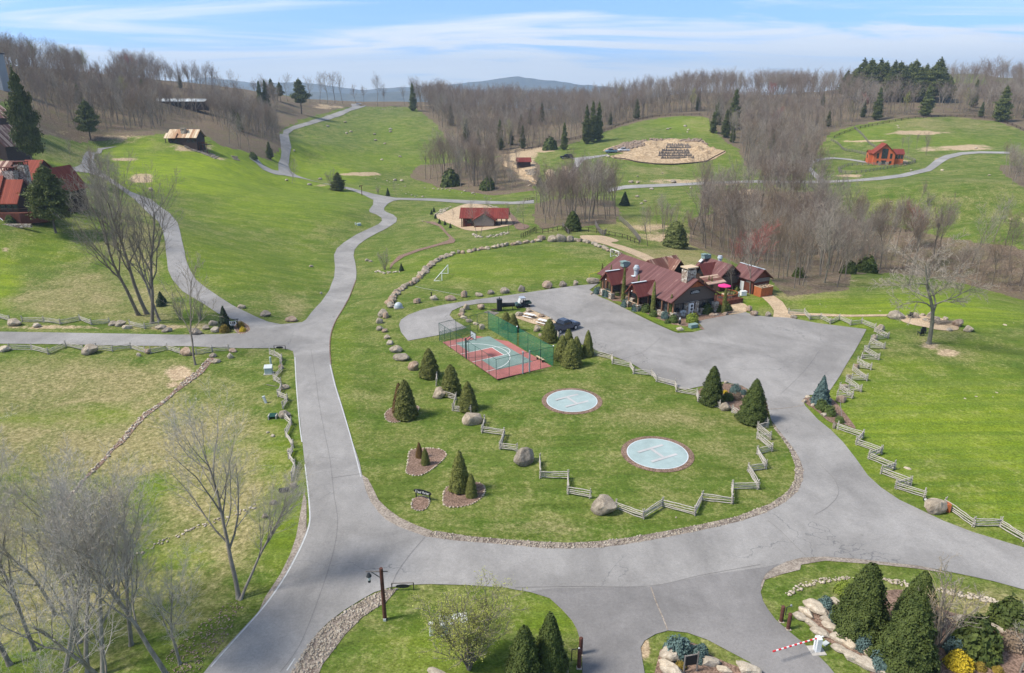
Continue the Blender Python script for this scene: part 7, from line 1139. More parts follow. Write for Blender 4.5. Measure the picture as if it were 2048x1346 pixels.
for u, v, h, w, m, lab in [(859,753,58,43,AV[0],'pointed evergreen at the top left of the court row, by the brown upright boulder'),(902,787,60,44,AV[1],'second pointed evergreen of the row, between court and bed'),(936,819,58,42,AV[2],'third, lighter pointed evergreen of the row above the big grey boulder'),(812,834,76,50,AV[0],'large pointed evergreen in the bed nearest the road'),(800,826,62,34,AVB,'browning evergreen behind the large one in the bed nearest the road'),
    (839,915,32,17,AVB,'small dark red brown evergreen in the two-tree bed'),(851,929,33,19,AV[1],'small green evergreen in the two-tree bed'),(920,981,80,46,AV[2],'tall bright evergreen in the bed by the black sign'),(943,993,46,25,AV[1],'small evergreen at the right foot of the tall bright one'),
    (1098,682,46,36,AV[0],'lone pointed evergreen beside the dark pickup truck'),(1136,702,46,28,AV[1],'rearmost evergreen of the cluster at the court corner'),(1124,718,50,36,AV[2],'left evergreen of the cluster at the court corner'),(1152,715,44,30,AV[0],'right evergreen of the cluster at the court corner'),(1142,731,56,44,AV[0],'front evergreen of the cluster, ringed with stones'),(1175,711,52,26,AV[2],'loose lighter evergreen at the corner of the car park fence'),(1012,656,34,26,AV[1],'left evergreen behind the court fence'),(1027,662,36,27,AV[2],'right evergreen behind the court fence'),
    (1422,806,76,48,DK[0],'large dark evergreen by the car park fence, left of the pair'),(1504,843,88,60,DK[1],'large dark evergreen by the gateway, right of the pair'),(1718,1262,138,104,DK[0],'large dark cone evergreen at lower right, left of three'),(1826,1250,112,86,DK[1],'leaning brown-tipped evergreen at lower right, rear of three'),(1806,1334,152,116,DK[0],'large cone evergreen at lower right, front of three'),(1098,1352,118,78,DK[1],'dark evergreen at the bottom edge by the left gate, right of two'),(1048,1372,112,84,DK[0],'dark evergreen at the bottom edge by the left gate, left of two')]: cone(u, v, h, w, m, lab, GE)
cone(1640, 808, 60, 40, BS, 'blue spruce on the mulch at the gateway', None, 3.0, 'blue_spruce'); cone(451, 657, 46, 28, SPD, 'dark conical spruce behind the hanging sign', None, 2.4, 'spruce'); cone(1249, 411, 28, 20, SPD, 'small dark spruce on the pasture edge', None, 2.4, 'spruce')
cone(803, 542, 16, 10, SPD, 'small dark cone shrub by the garden path', None, 2.4, 'dwarf_conifer'); cone(776, 392, 16, 9, SPD, 'small dark cone shrub at the far road junction', None, 2.4, 'dwarf_conifer'); cone(323, 606, 24, 20, SPD, 'small spruce under the leaning bare trees', None, 2.4, 'spruce'); cone(322, 612, 20, 18, SPD, 'low spruce beside the dry brush under the bare trees', None, 2.4, 'spruce')
for i, (u, v) in enumerate([(863,429),(868,424),(871,437),(879,447),(890,450),(901,456)]): cone(u, v, 10, 6, SPD, 'tiny dark cone shrub along the cabin drive', 'tiny cone shrubs along the cabin drive', 2.4, 'dwarf_conifer')
GC = 'slender column evergreens along the lodge'
for u, v, h, w, lab in [(1203,574,48,7,'leftmost column evergreen at the lodge corner'),(1220,584,56,6,'second column evergreen behind the left porch'),(1246,604,70,9,'column evergreen right of the left porch'),(1274,612,64,8,'column evergreen between the porches'),(1305,628,66,10,'column evergreen right of the right porch'),(1340,637,50,9,'olive column evergreen near the lodge corner'),(1414,596,46,5,'left of two thin column evergreens behind the chimney'),(1420,597,46,5,'right of two thin column evergreens behind the chimney'),(1447,627,52,10,'column evergreen at the terrace corner'),(1471,600,26,9,'short column evergreen by the white utility boxes')]: cone(u, v, h, w, COLM, lab, GC, .95, 'column_arborvitae')
cone(1372, 551, 16, 9, SPD, 'small cone evergreen beside the closed crimson parasol', None, 2.4, 'dwarf_conifer')
# conifers
PN = [pine_meshes('pine', 40, 13, 9.5, whorls=15, clump=.42, crown_from=.24, dens=3.0), pine_meshes('pine', 41, 17, 10, whorls=19, clump=.46, crown_from=.16, dens=3.0), pine_meshes('pine', 42, 16, 8, 'pine_needles', 26, .5, .06, 2.6, up=.05, irregular=.45), pine_meshes('pine', 43, 17, 9.5, 'pine_needles', 15, .55, .34, 2.6, irregular=.5)]
def pine(u, v, hp, k, lab, group=None, H0=(13, 17, 16, 17), wf=1.0, name='pine_tree'):
    p = G(u, v); s = hp / px_m(p) / H0[k]; o = empty(name, (p.x, p.y, p.z - .1), random.uniform(0, 6.28), lab, 'tree', group); o.scale = (s * wf, s * wf, s); put('trunk', PN[k][0], o); put('crown', PN[k][1], o); return o
pine(112, 466, 134, 0, 'feathery green pine standing on the lawn right of the red roofed lodge'); pine(72, 352, 200, 0, 'tall feathery pine left of the woods above the red roofs', wf=.46); pine(182, 280, 76, 0, 'medium green pine in front of the leafless hillside wood'); pine(45, 262, 60, 0, 'pine half hidden behind the tall one at left')
pine(677, 381, 36, 2, 'bushy dark pine beside the upper road', wf=2.0); pine(603, 228, 66, 3, 'windswept pine with bare lower trunk on the hill crest', wf=1.2); pine(826, 222, 52, 2, 'narrow spruce standing alone at the crest', wf=.7)
cone(1350, 494, 52, 50, cone_tree('yew', 95, 5, 4.6, 6000, 'pine_needles', .42, .11, .3), 'rounded dark evergreen on the brown slope behind the lodge', None, 4.6, 'yew'); cone(1145, 461, 40, 38, cone_tree('yew', 96, 5, 4.6, 5000, 'spruce_green', .6, .11, .3), 'rounded yew at the edge of the small wood', None, 4.6, 'yew'); cone(1079, 372, 18, 15, SPD, 'dark conical tree beside the dirt lane', None, 2.4, 'spruce')
for u, v, h, k, wf, lab in [(1425,266,46,2,1.0,'dark spruce on the right edge of the middle field'),(1466,258,86,2,.9,'tall yellow green hemlock at the wood edge'),(1450,275,60,2,1,'hemlock behind the middle field'),(1172,288,84,2,.7,'leftmost of three dark hemlocks behind the middle field'),(1184,284,88,2,.7,'middle one of three dark hemlocks behind the middle field'),(1196,282,84,2,.7,'rightmost of three dark hemlocks behind the middle field'),(2000,243,76,2,1.4,'broad dark hemlock at the wood edge on the right'),(1752,240,70,2,.9,'hemlock among leafless trees above the right field'),(1850,232,66,2,1.2,'dark hemlock behind the right field'),(1945,215,60,2,.8,'hemlock rising from the right ridge'),(522,214,56,2,.8,'left dark hemlock on the left ridge'),(534,216,60,2,.8,'right dark hemlock on the left ridge'),(562,205,44,3,1,'small pine on the left crest'),(545,200,46,3,1,'pine on the skyline of the left hill'),(1128,300,60,2,.8,'hemlock low in the middle wood'),(1000,300,66,2,.8,'hemlock left in the middle wood'),(1045,297,50,2,.8,'short hemlock in the middle wood'),(980,196,38,3,1,'pine on the middle skyline'),(895,205,40,2,.7,'narrow conifer on the middle skyline'),(290,205,50,3,1,'yellowish pine in the left hill wood'),(480,262,40,2,1,'hemlock in the wood beside the far road'),(540,318,38,2,1.3,'small bushy conifer beside the far road')]: pine(u, v, h * .88, k, lab, None, wf=wf * .85, name='hemlock_tree' if k == 2 else 'pine_tree')
for i, u in enumerate(range(1690, 1892, 10)): pine(u + random.uniform(-3, 3), 196 + (i % 3) * 4, random.uniform(58, 78) * (.8 if i < 2 or i > 18 else 1), (1, 3, 1)[i % 3], 'windswept pine in the dark crown of pines on the right ridge', 'windswept pines on the right ridge', wf=1.15)
# ------------------------------------------------------------------ shrubs
BU = {k: bush_mesh('shrub', 20 + i, 2, 1.2, m, n, lf, .3) for i, (k, m, n, lf) in enumerate((('green', 'shrub_green', 1500, .075), ('blue', 'blue_spruce', 1500, .07), ('yellow', 'shrub_yellow', 1300, .06), ('gold', 'shrub_gold', 1300, .07), ('lime', 'shrub_lime', 1500, .075), ('dark', 'spruce_green', 1500, .085), ('red', 'twig_brown', 900, .06)))}
def bush(u, v, wp, k, lab, hr=.75, group=None, name='shrub'):
    p = G(u, v); w = wp / px_m(p); o = put(name, BU[k], None, (p.x, p.y + w * .2, p.z), (0, 0, random.uniform(0, 6.28)), (w / 2, w / 2, w * hr / 1.2)); tag(o, lab, 'shrub', group); return o
for a in [(1196,588,18,'blue','blue green mound at the left corner of the lodge'),(1215,594,20,'blue','blue dwarf spruce beside the left porch'),(1238,592,18,'green','round olive shrub right of the left porch'),(1253,614,20,'blue','blue dwarf spruce left of the right porch'),(1250,600,14,'lime','lime shrub behind the blue one left of the right porch'),(1273,623,19,'blue','blue dwarf spruce in front of the right porch'),(1292,625,22,'green','green rhododendron right of the right porch'),(1307,634,18,'green','green rhododendron at the lawn edge'),(1322,622,14,'red','brown leafless shrub under the lodge windows'),(1332,638,20,'blue','blue green juniper near the lodge corner'),(1347,646,20,'green','dark juniper beside the figure statue'),(1335,648,12,'green','small round green shrub at the lawn edge'),(1385,646,24,'lime','bright lime shrub in the copper planter'),(1391,634,12,'gold','gold shrub behind the lime one'),(1414,628,24,'dark','dark green shrub under the gable windows'),(1437,624,20,'dark','dark shrub at the right lodge corner'),(1454,622,20,'dark','dark shrub at the foot of the terrace column evergreen'),(1440,606,16,'blue','blue green shrub against the terrace'),(1474,582,12,'dark','small dark shrub by the shed path'),
    (448,665,20,'gold','golden brown mound left of the hanging sign'),(480,655,16,'gold','golden mound right of the hanging sign post'),(485,664,13,'yellow','small yellow mound at the tip of the fork bed'),(18,446,18,'dark','clipped dark shrub by the stair of the red roofed lodge'),
    (1472,786,22,'blue','blue dwarf spruce between the dark evergreens, upper'),(1487,790,14,'blue','small blue shrub between the dark evergreens, right'),(1456,802,22,'green','spreading green juniper between the dark evergreens'),(1451,788,10,'yellow','tiny yellow shrub between the dark evergreens'),(1476,800,20,'red','reddish twiggy shrub between the dark evergreens'),
    (1645,820,26,'green','low juniper below the blue spruce'),(1660,832,26,'green','spreading juniper on the gateway mulch'),(1680,846,18,'green','lowest juniper on the gateway mulch'),
    (1652,1222,34,'blue','blue dwarf spruce in the rockery'),(1672,1248,30,'blue','blue creeping juniper under the left cone evergreen'),(1700,1268,36,'blue','grey green ground shrub in the rockery'),(1730,1300,40,'blue','blue creeping juniper in the middle of the rockery'),(1770,1345,50,'blue','blue juniper at the bottom edge of the rockery'),(1690,1190,34,'lime','lime shrub behind the left cone evergreen'),(1722,1272,40,'lime','lime shrub between the cone evergreens, left'),(1748,1290,34,'lime','lime shrub between the cone evergreens, right'),(1805,1328,52,'gold','gold-tipped shrub at the foot of the front cone evergreen'),(1846,1322,40,'lime','lime shrub right of the front cone evergreen'),(1958,1312,92,'dark','large dark green rhododendron in the right bed'),(1916,1310,44,'blue','low grey green shrub left of the rhododendron'),(1922,1342,50,'yellow','bright yellow shrub at the bottom of the right bed'),(1962,1342,22,'gold','small gold shrub beside the yellow one'),(2030,1262,76,'dark','tall dark shrub at the right edge'),(2030,1300,50,'red','brown leafless shrub at the right edge'),(1998,1348,20,'gold','small gold shrub at the bottom right'),
    (1360,1318,56,'blue','blue green juniper on the island bed'),(1400,1322,40,'blue','blue juniper behind the island sign'),(1362,1340,22,'gold','golden mound on the island bed'),(1384,1316,12,'yellow','small yellow shrub beside the island sign'),(1100,300,30,'dark','dark laurel low in the middle wood'),(900,373,40,'dark','dark laurel under the grey thicket in the valley'),(975,380,30,'dark','dark laurel beside the rock pile valley'),(505,318,16,'dark','small dark shrub beside the far side road'),(1735,546,40,'dark','dark laurel at the ravine edge'),(1700,548,30,'dark','laurel left of the ravine edge'),(1600,555,24,'dark','laurel under the ravine trees'),(1738,322,14,'gold','gold shrub left of the orange red house'),(1752,327,12,'dark','dark shrub in front of the orange red house')]: bush(a[0], a[1], a[2], a[3], a[4], name='shrub')
# ------------------------------------------------------------------ leafless trees
def bare(name, seed, H, **k): return bare_meshes(name, seed, H, **k)
NEAR = [bare('near', 101 + i, 14, density=1.45, limbs=(9, 8, 9)[i], spread=(.55, .62, .46)[i], fork=(.34, .28, .42)[i], levels=4, twigw=.008, zigzag=(.15, .18, .13)[i], barkm='bark_pale', twig='twig_pale', split=1, fat=.62, r0=.18) for i in range(3)]
HUE = ('twig_grey', 'twig_brown', 'twig_purple', 'twig_red', 'twig_tan')
MIDP = {}
for i, (tw, bk, sp, fk) in enumerate((('twig_grey', 'bark_grey', .5, .42), ('twig_purple', 'bark_grey', .42, .45), ('twig_brown', 'bark_dark', .55, .4), ('twig_purple', 'bark_grey', .38, .35), ('twig_brown', 'bark_grey', .48, .5), ('twig_grey', 'bark_lichen', .6, .35))): MIDP[i] = bare('mid', 200 + i, 16, twig=tw, barkm=bk, density=1.45, limbs=8, spread=sp, fork=fk, levels=3, twigw=.018, split=1, fat=2.0, lod=0, r0=.19)
REDM = bare('mid', 230, 14, twig='twig_red', barkm='bark_grey', density=1.6, limbs=9, spread=.5, fork=.25, levels=3, twigw=.02, fat=2.4, lod=0); TANM = bare('mid', 231, 14, twig='bud_green', barkm='bark_grey', density=1.5, limbs=9, spread=.5, fork=.3, levels=3, twigw=.02, fat=2.2, lod=0)
THIN = bare('thin', 240, 12, density=1.1, limbs=9, spread=.45, fork=.3, levels=3, twigw=.014, fat=1.3, r0=.11); MULTI = bare('multi', 241, 6, density=.8, limbs=5, spread=.4, fork=.15, levels=3, twigw=.012, fat=1.4, multi=6, r0=.06); BIGT = bare('big', 242, 15.5, density=1.5, limbs=8, spread=.95, fork=.36, levels=4, twigw=.011, zigzag=.24, barkm='bark_lichen', split=2, fat=2.0, r0=.34, up=.1)
TALL = [bare('tall', 250 + i, 24, density=1.25, limbs=9, spread=.5, fork=.3, levels=4, twigw=.014, split=2, fat=1.5, r0=.36, lean=(-.28 + .2 * i, 0)) for i in range(2)]
def bt(u, v, hp, pr, H0, lab, group=None, tilt=(0, 0), wf=1.0, rz=None, name='bare_tree', H=None):
    p = G(u, v); s = (H or hp / px_m(p)) / H0; o = add_tree(pr[0], pr[1], (p.x, p.y, p.z - .05), random.uniform(0, 6.28) if rz is None else rz, s * wf, lab, 'tree', group, name, tilt, s); return o
bt(1858, 687, 0, BIGT, 15.5, 'big bare tree with thick leaning lichen-grey trunk beside the fire pit', tilt=(0, R(7)), rz=.8, H=15.5)
for u, v, H, k, tl, lab in [(477,1196,14.5,0,-9,'bare tree with two leaning trunks on the verge nearest the road'),(481,1199,10,2,-22,'thin second trunk leaning left beside the verge tree'),(360,1328,9,1,-2,'small forked bare tree on the brown leaf patch'),(335,1352,13.5,2,-7,'slender leaning bare tree at the bottom edge right of the grove'),(205,1350,14,0,3,'bare tree with mottled trunk at the bottom of the grove'),(176,1345,13,1,-3,'dark trunked bare tree in the middle of the grove'),(20,1330,14,0,-4,'bare tree at the left edge of the grove'),(255,1430,13.5,1,-6,'bare tree rooted just below the picture edge'),(-30,1170,12.5,1,2,'bare tree at the far left of the grove'),(160,1285,12.5,2,-5,'bare tree at the back of the grove, left of centre'),(262,1290,12.5,0,3,'slim bare tree at the back of the grove, right of centre'),(128,1360,14.5,2,-12,'thick leaning bare tree with long low limbs in the grove'),(70,1300,12,1,5,'pale limbed bare tree at the left of the grove'),(-50,1380,14,2,6,'bare tree reaching in from the left picture edge'),(-20,1240,13,0,4,'bare tree behind the left edge of the grove'),(60,1460,12.5,2,-5,'low spreading bare tree in the bottom left corner'),(110,1230,11,1,0,'thin bare tree at the back of the grove')]: bt(u, v, 0, NEAR[k], 14, lab, 'leafless trees of the bottom left grove', (R(random.uniform(-3, 3)), R(tl)), H=H)
for u, v, H, k, tl, lab in [(277,630,22,0,-12,'tall bare tree leaning left, first of four on the field edge'),(294,628,24,1,-5,'darkest tall bare trunk, second of four on the field edge'),(304,646,22,1,-3,'tall bare tree with pale crooked limbs, third of four on the field edge'),(319,642,17,0,-4,'slimmer bare tree, last of four on the field edge')]: bt(u, v, 0, TALL[k], 24, lab, 'tall leafless trees on the left field edge', (0, R(tl)), H=H, wf=.9)
bt(391, 730, 0, THIN, 12, 'thin bare tree standing alone below the left lane', H=14.5, wf=1.15); bt(401, 640, 0, MULTI, 6, 'pale dry brush by the rubble under the bare trees', H=4, wf=1.3, name='bare_bush'); bt(360, 640, 0, MULTI, 6, 'grey leafless bush right of the four tall trees', H=4.5, wf=1.2, name='bare_bush')
for u, v, hp, pr, H0, lab in [(955,474,70,THIN,12,'left of two slender pale trunks in front of the log cabin'),(961,474,72,THIN,12,'right of two slender pale trunks in front of the log cabin'),(770,540,42,MULTI,6,'small leafless clump at the end of the garden path'),(1295,492,74,THIN,12,'thin leafless tree behind the boulders of the field corner'),(584,366,48,THIN,12,'slim bare tree beside the upper road bend'),(590,364,36,THIN,12,'shorter bare tree at the upper road bend'),(665,379,40,MULTI,6,'pale leafless bush behind the bushy dark pine'),(756,388,18,MULTI,6,'tiny bare bush left of the cone shrub at the far junction'),(793,394,26,THIN,12,'small bare tree at the far junction'),(1016,461,54,THIN,12,'thin bare tree right of the log cabin, nearest it'),(1031,459,52,THIN,12,'thin bare tree right of the log cabin, middle'),(1049,458,56,THIN,12,'thin bare tree right of the log cabin, by the mound'),(905,440,22,THIN,12,'sapling on the tan gravel pad'),(1457,606,26,MULTI,6,'small leafless shrub in the bed at the terrace corner'),(1986,484,84,MIDP[0],16,'left bare tree of the lone pair on the right pasture'),(2010,492,66,MIDP[2],16,'right bare tree of the lone pair on the right pasture'),(1838,408,40,MIDP[3],16,'grey bare tree in the middle of the right pasture'),(1856,412,30,MULTI,6,'bare bush beside the tree in the right pasture'),(1836,500,85,REDM,14,'bright red budding maple above the ravine'),(1500,560,105,REDM,14,'reddish budding maple left of the ravine wood'),(1478,556,90,REDM,14,'second reddish budding maple behind the storage shed'),(1500,588,108,MIDP[0],16,'silvery bare tree between the storage shed and the ravine'),
    (640,206,50,MIDP[0],16,'crest tree, leftmost of the clump above the far road'),(655,207,52,MIDP[5],16,'crest tree, second of the clump above the far road'),(670,207,54,MIDP[2],16,'crest tree, third of the clump above the far road'),(685,208,52,MIDP[0],16,'crest tree, last of the clump above the far road'),(755,212,52,MIDP[1],16,'round crowned bare tree alone on the crest'),(768,212,34,MIDP[3],16,'smaller bare tree right of the round crowned one'),(712,207,30,MIDP[3],16,'low bare tree left of the far road top'),(728,208,30,MIDP[1],16,'low bare tree right of the far road top'),(810,212,34,MIDP[0],16,'thin bare tree near the lone crest spruce'),(575,203,46,MIDP[5],16,'bare tree on the crest right of the hemlocks'),(620,206,44,MIDP[0],16,'bare tree on the crest beside the windswept pine'),(470,196,46,MIDP[5],16,'bare tree standing clear on the left skyline'),(405,190,50,THIN,12,'broken bare tree on the left skyline'),(362,188,44,THIN,12,'flat topped bare tree on the left skyline'),(275,175,44,MIDP[5],16,'wide bare tree on the left skyline by the wooded house'),(1465,585,70,THIN,12,'slim bare tree behind the terrace')]:
    bt(u, v, hp, pr, H0, lab, wf=1.5 if pr is MULTI else 1.0, name='bare_bush' if pr is MULTI else 'bare_tree')
o = bt(1876, 1294, 0, MULTI, 6, 'large leafless fan-shaped bush right of the cone evergreens', H=6.3, wf=1.15, name='bare_bush'); bt(2040, 1345, 0, NEAR[1], 14, 'bare tree trunk at the right picture edge', H=6); o = bt(1871, 1296, 0, bare('tan', 243, 6, twig='twig_tan', density=.75, limbs=5, spread=.42, fork=.3, levels=3, twigw=.01, fat=1.2, multi=5, r0=.05), 6, 'tan-tipped stems inside the fan-shaped bush', H=5.6, name='bare_bush')
# budding bush at the bottom: grey stems with yellow green buds
S = grow(244, 5.4, density=1.1, limbs=7, spread=.62, fork=.12, levels=3, twigw=.012, multi=8, r0=.07); rng = np.random.default_rng(9); P1 = np.array([s[2] for s in S if s[0] >= 2]); BUDV, BUDF = leaf_cloud(np.repeat(P1, 3, 0) + rng.normal(size=(len(P1) * 3, 3)) * .09, rng.normal(size=(len(P1) * 3, 3)), .019, rng, 1.4, .5)
P = G(938, 1338); o = empty('budding_bush', P, 0, 'large bush with yellow green buds at the bottom beside the generator box', 'bush'); tm, cm = bare('bud', 244, 5.4, twig='twig_grey', density=1.1, limbs=7, spread=.62, fork=.12, levels=3, twigw=.012, multi=8, r0=.07, fat=1.1); put('stems', tm, o); put('branches', cm, o); put('buds', mesh_np('buds', BUDV, BUDF, 'bud_green'), o); o.scale = (1.5, 1.5, 1.15)
# woods: base polygons in the photo, square metres per tree, height range, prototypes
WOODS = [
 ('A', [(-60,95),(0,100),(100,115),(200,130),(320,155),(400,184),(450,195),(550,206),(562,215),(560,262),(545,312),(505,305),(470,297),(430,268),(420,238),(330,232),(320,258),(240,264),(150,258),(70,235),(45,190),(-60,150)], 21, (10, 15), (2, 4, 1, 3, 0, 2), 'grey brown leafless tree in the wood on the left hill'),
 ('B', [(830,206),(960,200),(1230,188),(1400,182),(1540,184),(1690,184),(2160,160),(2160,262),(2048,256),(1990,238),(1900,226),(1800,231),(1720,243),(1660,260),(1640,288),(1628,342),(1560,348),(1490,328),(1478,298),(1440,268),(1418,234),(1380,226),(1300,232),(1240,248),(1140,282),(1080,296),(1010,308),(960,306),(900,283),(868,238),(830,215)], 36, (13, 19), (1, 3, 4, 2, 1, 0), 'leafless tree in the long wood behind the middle and right fields'),
 ('C', [(815,350),(840,332),(930,326),(990,345),(1002,372),(982,386),(880,372)], 26, (12, 17), (1, 0, 3, 2), 'leafless tree in the thicket at the foot of the far field'),
 ('D', [(1072,412),(1110,402),(1170,400),(1225,404),(1236,425),(1228,444),(1190,447),(1150,452),(1120,447),(1085,458),(1068,440)], 23, (9, 16), (1, 3, 0, 1), 'slim leafless tree in the small dense wood behind the soccer field'),
 ('E', [(1380,450),(1440,430),(1480,395),(1500,340),(1620,345),(1635,400),(1640,440),(1700,470),(1800,500),(1900,515),(2160,530),(2160,625),(2048,592),(1900,552),(1780,540),(1705,542),(1692,576),(1572,586),(1548,560),(1460,520),(1390,490)], 34, (10, 17), (0, 1, 5, 3, 0, 4), 'leafless tree in the ravine wood right of the lodge'),
 ('F', [(962,330),(1030,325),(1062,372),(1055,396),(1000,393),(965,382)], 20, (4, 9), (2, 4), 'low brown thicket tree in the stony valley'),
 ('G', [(1275,458),(1310,446),(1380,455),(1392,485),(1330,478)], 14, (4, 8), (3, 2, 4), 'low reddish leafless tree on the slope above the lodge'),
 ('H', [(1995,335),(2060,330),(2100,400),(2048,395),(2012,355)], 24, (9, 12), (2, 4, 0), 'leafless tree in the clump at the right edge of the pasture'),
 ('I', [(165,390),(205,335),(235,380),(262,430),(262,500),(215,500),(180,450)], 60, (8, 12), (0, 0, 3), 'silvery grey leafless tree on the slope left of the climbing road'),
 ('J', [(1800,300),(1870,296),(1880,312),(1800,316)], 60, (7, 10), (0, 3), 'thin leafless tree in the stony scrub above the red house'),
 ('K', [(60,262),(150,275),(185,285),(150,325),(60,320)], 110, (8, 13), (0, 2), 'scattered leafless tree on the slope above the red roofs'),
]
def v_of(x, y, z): return float(proj(x, y, z)[1])
def scatter(poly, m2, seed):
    rg = np.random.default_rng(seed); g = Gs(densify([(min(max(u, -200), 2250), v) for u, v in poly], 25))[:, :2]; q = [p for p in g if abs(p[1]) < 800]; q = np.array(q); x0, y0 = q.min(0) - 20; x1, y1 = q.max(0) + 20; y1 = min(y1, 720); n = int((x1 - x0) * (y1 - y0) / m2); k = max(1, int(math.sqrt(n))); c = math.sqrt(m2)
    X, Y = np.meshgrid(np.arange(x0, x1, c), np.arange(y0, y1, c)); X = (X + rg.uniform(-.5, .5, X.shape) * c).ravel(); Y = (Y + rg.uniform(-.5, .5, Y.shape) * c).ravel(); Zz = HZ(X, Y); u, v, D = proj(X, Y, Zz); m = (D > 20) & inpoly(u, v, poly) & ((fbm(X / 28, Y / 28, 3, 21) > .40) | (D < 230)); return np.column_stack([X[m], Y[m], Zz[m], D[m], u[m], v[m]])
ALL = []
KEEP = [(300,265,455,300),(318,195,415,216),(170,135,230,178),(1030,325,1068,345),(1018,300,1066,372)]
for wi, (nm, poly, m2, hr, prs, lab) in enumerate(WOODS):
    for x, y, z, D, u, v in scatter(poly, m2, 50 + wi):
        if any(a <= u <= c and b <= v <= d for a, b, c, d in KEEP[:3]) or (nm == 'F' and u > 1036): continue
        H = random.uniform(*hr) * (.72 + .6 * float(fbm(np.array([x / 35]), np.array([y / 35]), 2, 33)[0])); pr = random.choice(prs); ALL.append((H * CF / D, x, y, z, H, pr, nm, lab, u))
ALL.sort(key=lambda t: -t[0]); NI = 225
ALL_IN = [t for t in ALL if -60 < t[8] < 2110]
for sz, x, y, z, H, pr, nm, lab, u in ALL_IN[:NI]:
    s = H / 16; w = s * random.uniform(.85, 1.15); r = random.random(); P_ = MIDP[pr]; 
    hue = ('grey', 'purplish', 'brown', 'slender purplish', 'brown-twigged', 'lichen grey')[pr]; pl = {'E': ('in the wood just behind the storage shed', 'in the middle of the ravine wood', 'at the right end of the ravine wood')[0 if u < 1560 else 1 if u < 1760 else 2], 'D': ('in the left half of the wood behind the soccer field', 'in the right half of the wood behind the soccer field')[u > 1150]}.get(nm)
    if pl: dn = 'near' if v_of(x, y, z) > (540 if nm == 'E' else 430) else 'far'; lab = hue.split()[-1] + ' leafless tree ' + pl + ', ' + dn + ' side'
    else: lab = hue.split()[-1] + ' ' + lab.replace('grey brown ', '')
    o = add_tree(P_[0], P_[1], (x, y, z - .1), random.uniform(0, 6.28), w, lab, 'tree', 'trees like: ' + lab, 'bare_tree', (R(random.gauss(0, 3)), R(random.gauss(0, 3))), s)
# the rest of each wood is one mass
def mass(name, label, items, seed):
    rng = np.random.default_rng(seed); protos = []
    for i, (sp, fk) in enumerate(((.5, .4), (.4, .45), (.6, .35), (.36, .5))):
        S = grow(300 + i, 16, spread=sp, fork=fk, levels=3, limbs=8, density=1.25, r0=.19, twigw=.02); lv = np.array([s[0] for s in S]); P0 = np.array([s[1] for s in S]); P1 = np.array([s[2] for s in S]); R0 = np.array([s[3] for s in S]); R1 = np.array([s[4] for s in S]); a = lv <= 1
        T = tubes(P0[a], P1[a], R0[a] * 1.1, np.maximum(R1[a], .03), 3); Cc = slivers(P0[~a], P1[~a], np.maximum(R0[~a], .012) * 2.6, rng); protos.append((T, Cc))
    groups = {}
    for it in items: groups.setdefault(rng.integers(0, 5), []).append(it)
    tv = []; tf = []; to = 0; cv = {}; 
    for it in items:
        _, x, y, z, H, pr, nm, lab, u = it; (TV, TF), (CV, CFc) = protos[rng.integers(0, 4)]; s = H / 16; a = rng.random() * 6.28; w = s * rng.uniform(.85, 1.2); M_ = np.array([[math.cos(a) * w, -math.sin(a) * w, 0], [math.sin(a) * w, math.cos(a) * w, 0], [rng.normal() * .04, rng.normal() * .04, s]]).T
        M_[0, 2] = rng.normal() * .04; o = np.array([x, y, z - .1]); tv.append(TV @ M_ + o); tf.append(TF + to); to += len(TV); k = pr % 4; e = cv.setdefault(k, [[], [], 0]); e[0].append(CV @ M_ + o); e[1].append(CFc + e[2]); e[2] += len(CV)
    V = [np.concatenate(tv)]; F4 = np.concatenate(tf); off = len(V[0]); F3 = []; mi = [np.zeros(len(F4), np.int32)]; mats = ['bark_grey']; names = ('twig_grey', 'twig_purple', 'twig_brown', 'twig_purple')
    for k, (vv, ff, _) in sorted(cv.items()): vv = np.concatenate(vv); ff = np.concatenate(ff) + off; V.append(vv); off += len(vv); F3.append(ff); mats.append(names[k]); mi.append(np.full(len(ff), len(mats) - 1, np.int32))
    me = mesh_np(name, np.concatenate(V), [F4, np.concatenate(F3)], mats); 
    if len(me.polygons) == sum(len(q) for q in mi): me.polygons.foreach_set('material_index', np.concatenate(mi))
    o = put(name, me); tag(o, label, 'wood', None, 'stuff')
REST = ALL_IN[NI:] + [t for t in ALL if not -60 < t[8] < 2110][:400]
mass('leafless_wood', 'mass of leafless grey brown trees covering the left hill', [t for t in REST if t[6] in 'AKI'], 1)
mass('leafless_wood', 'mass of leafless purple brown trees covering the long ridges at the back', [t for t in REST if t[6] in 'BCFGHJ'], 2)
mass('leafless_wood', 'mass of leafless trees filling the ravine and small woods', [t for t in REST if t[6] in 'DE'], 3)
def thicket(label, poly, m2, hr, seed):
    it = [(0, x, y, z, random.uniform(*hr), random.choice((0, 1, 2, 3)), 'T', '', u) for x, y, z, D, u, v in scatter(poly, m2, seed)]; mass('thicket', label, it, seed); return len(it)
thicket('dense brown thicket along the edge of the east lawn', [(1690,536),(1800,528),(1900,536),(2150,568),(2150,628),(2048,596),(1900,557),(1780,543),(1700,547)], 7, (3.5, 8), 31)
thicket('low brown scrub under the ravine trees', [(1390,455),(1480,400),(1630,400),(1700,470),(1800,500),(1900,515),(2150,535),(2150,570),(1900,535),(1780,528),(1700,535),(1690,570),(1572,580),(1548,556),(1460,515),(1392,488)], 45, (3, 8), 32)
thicket('low scrub at the foot of the left hill wood', [(80,235),(240,262),(330,256),(420,262),(500,300),(545,310),(560,255),(420,232),(200,235)], 60, (2.5, 6), 33)
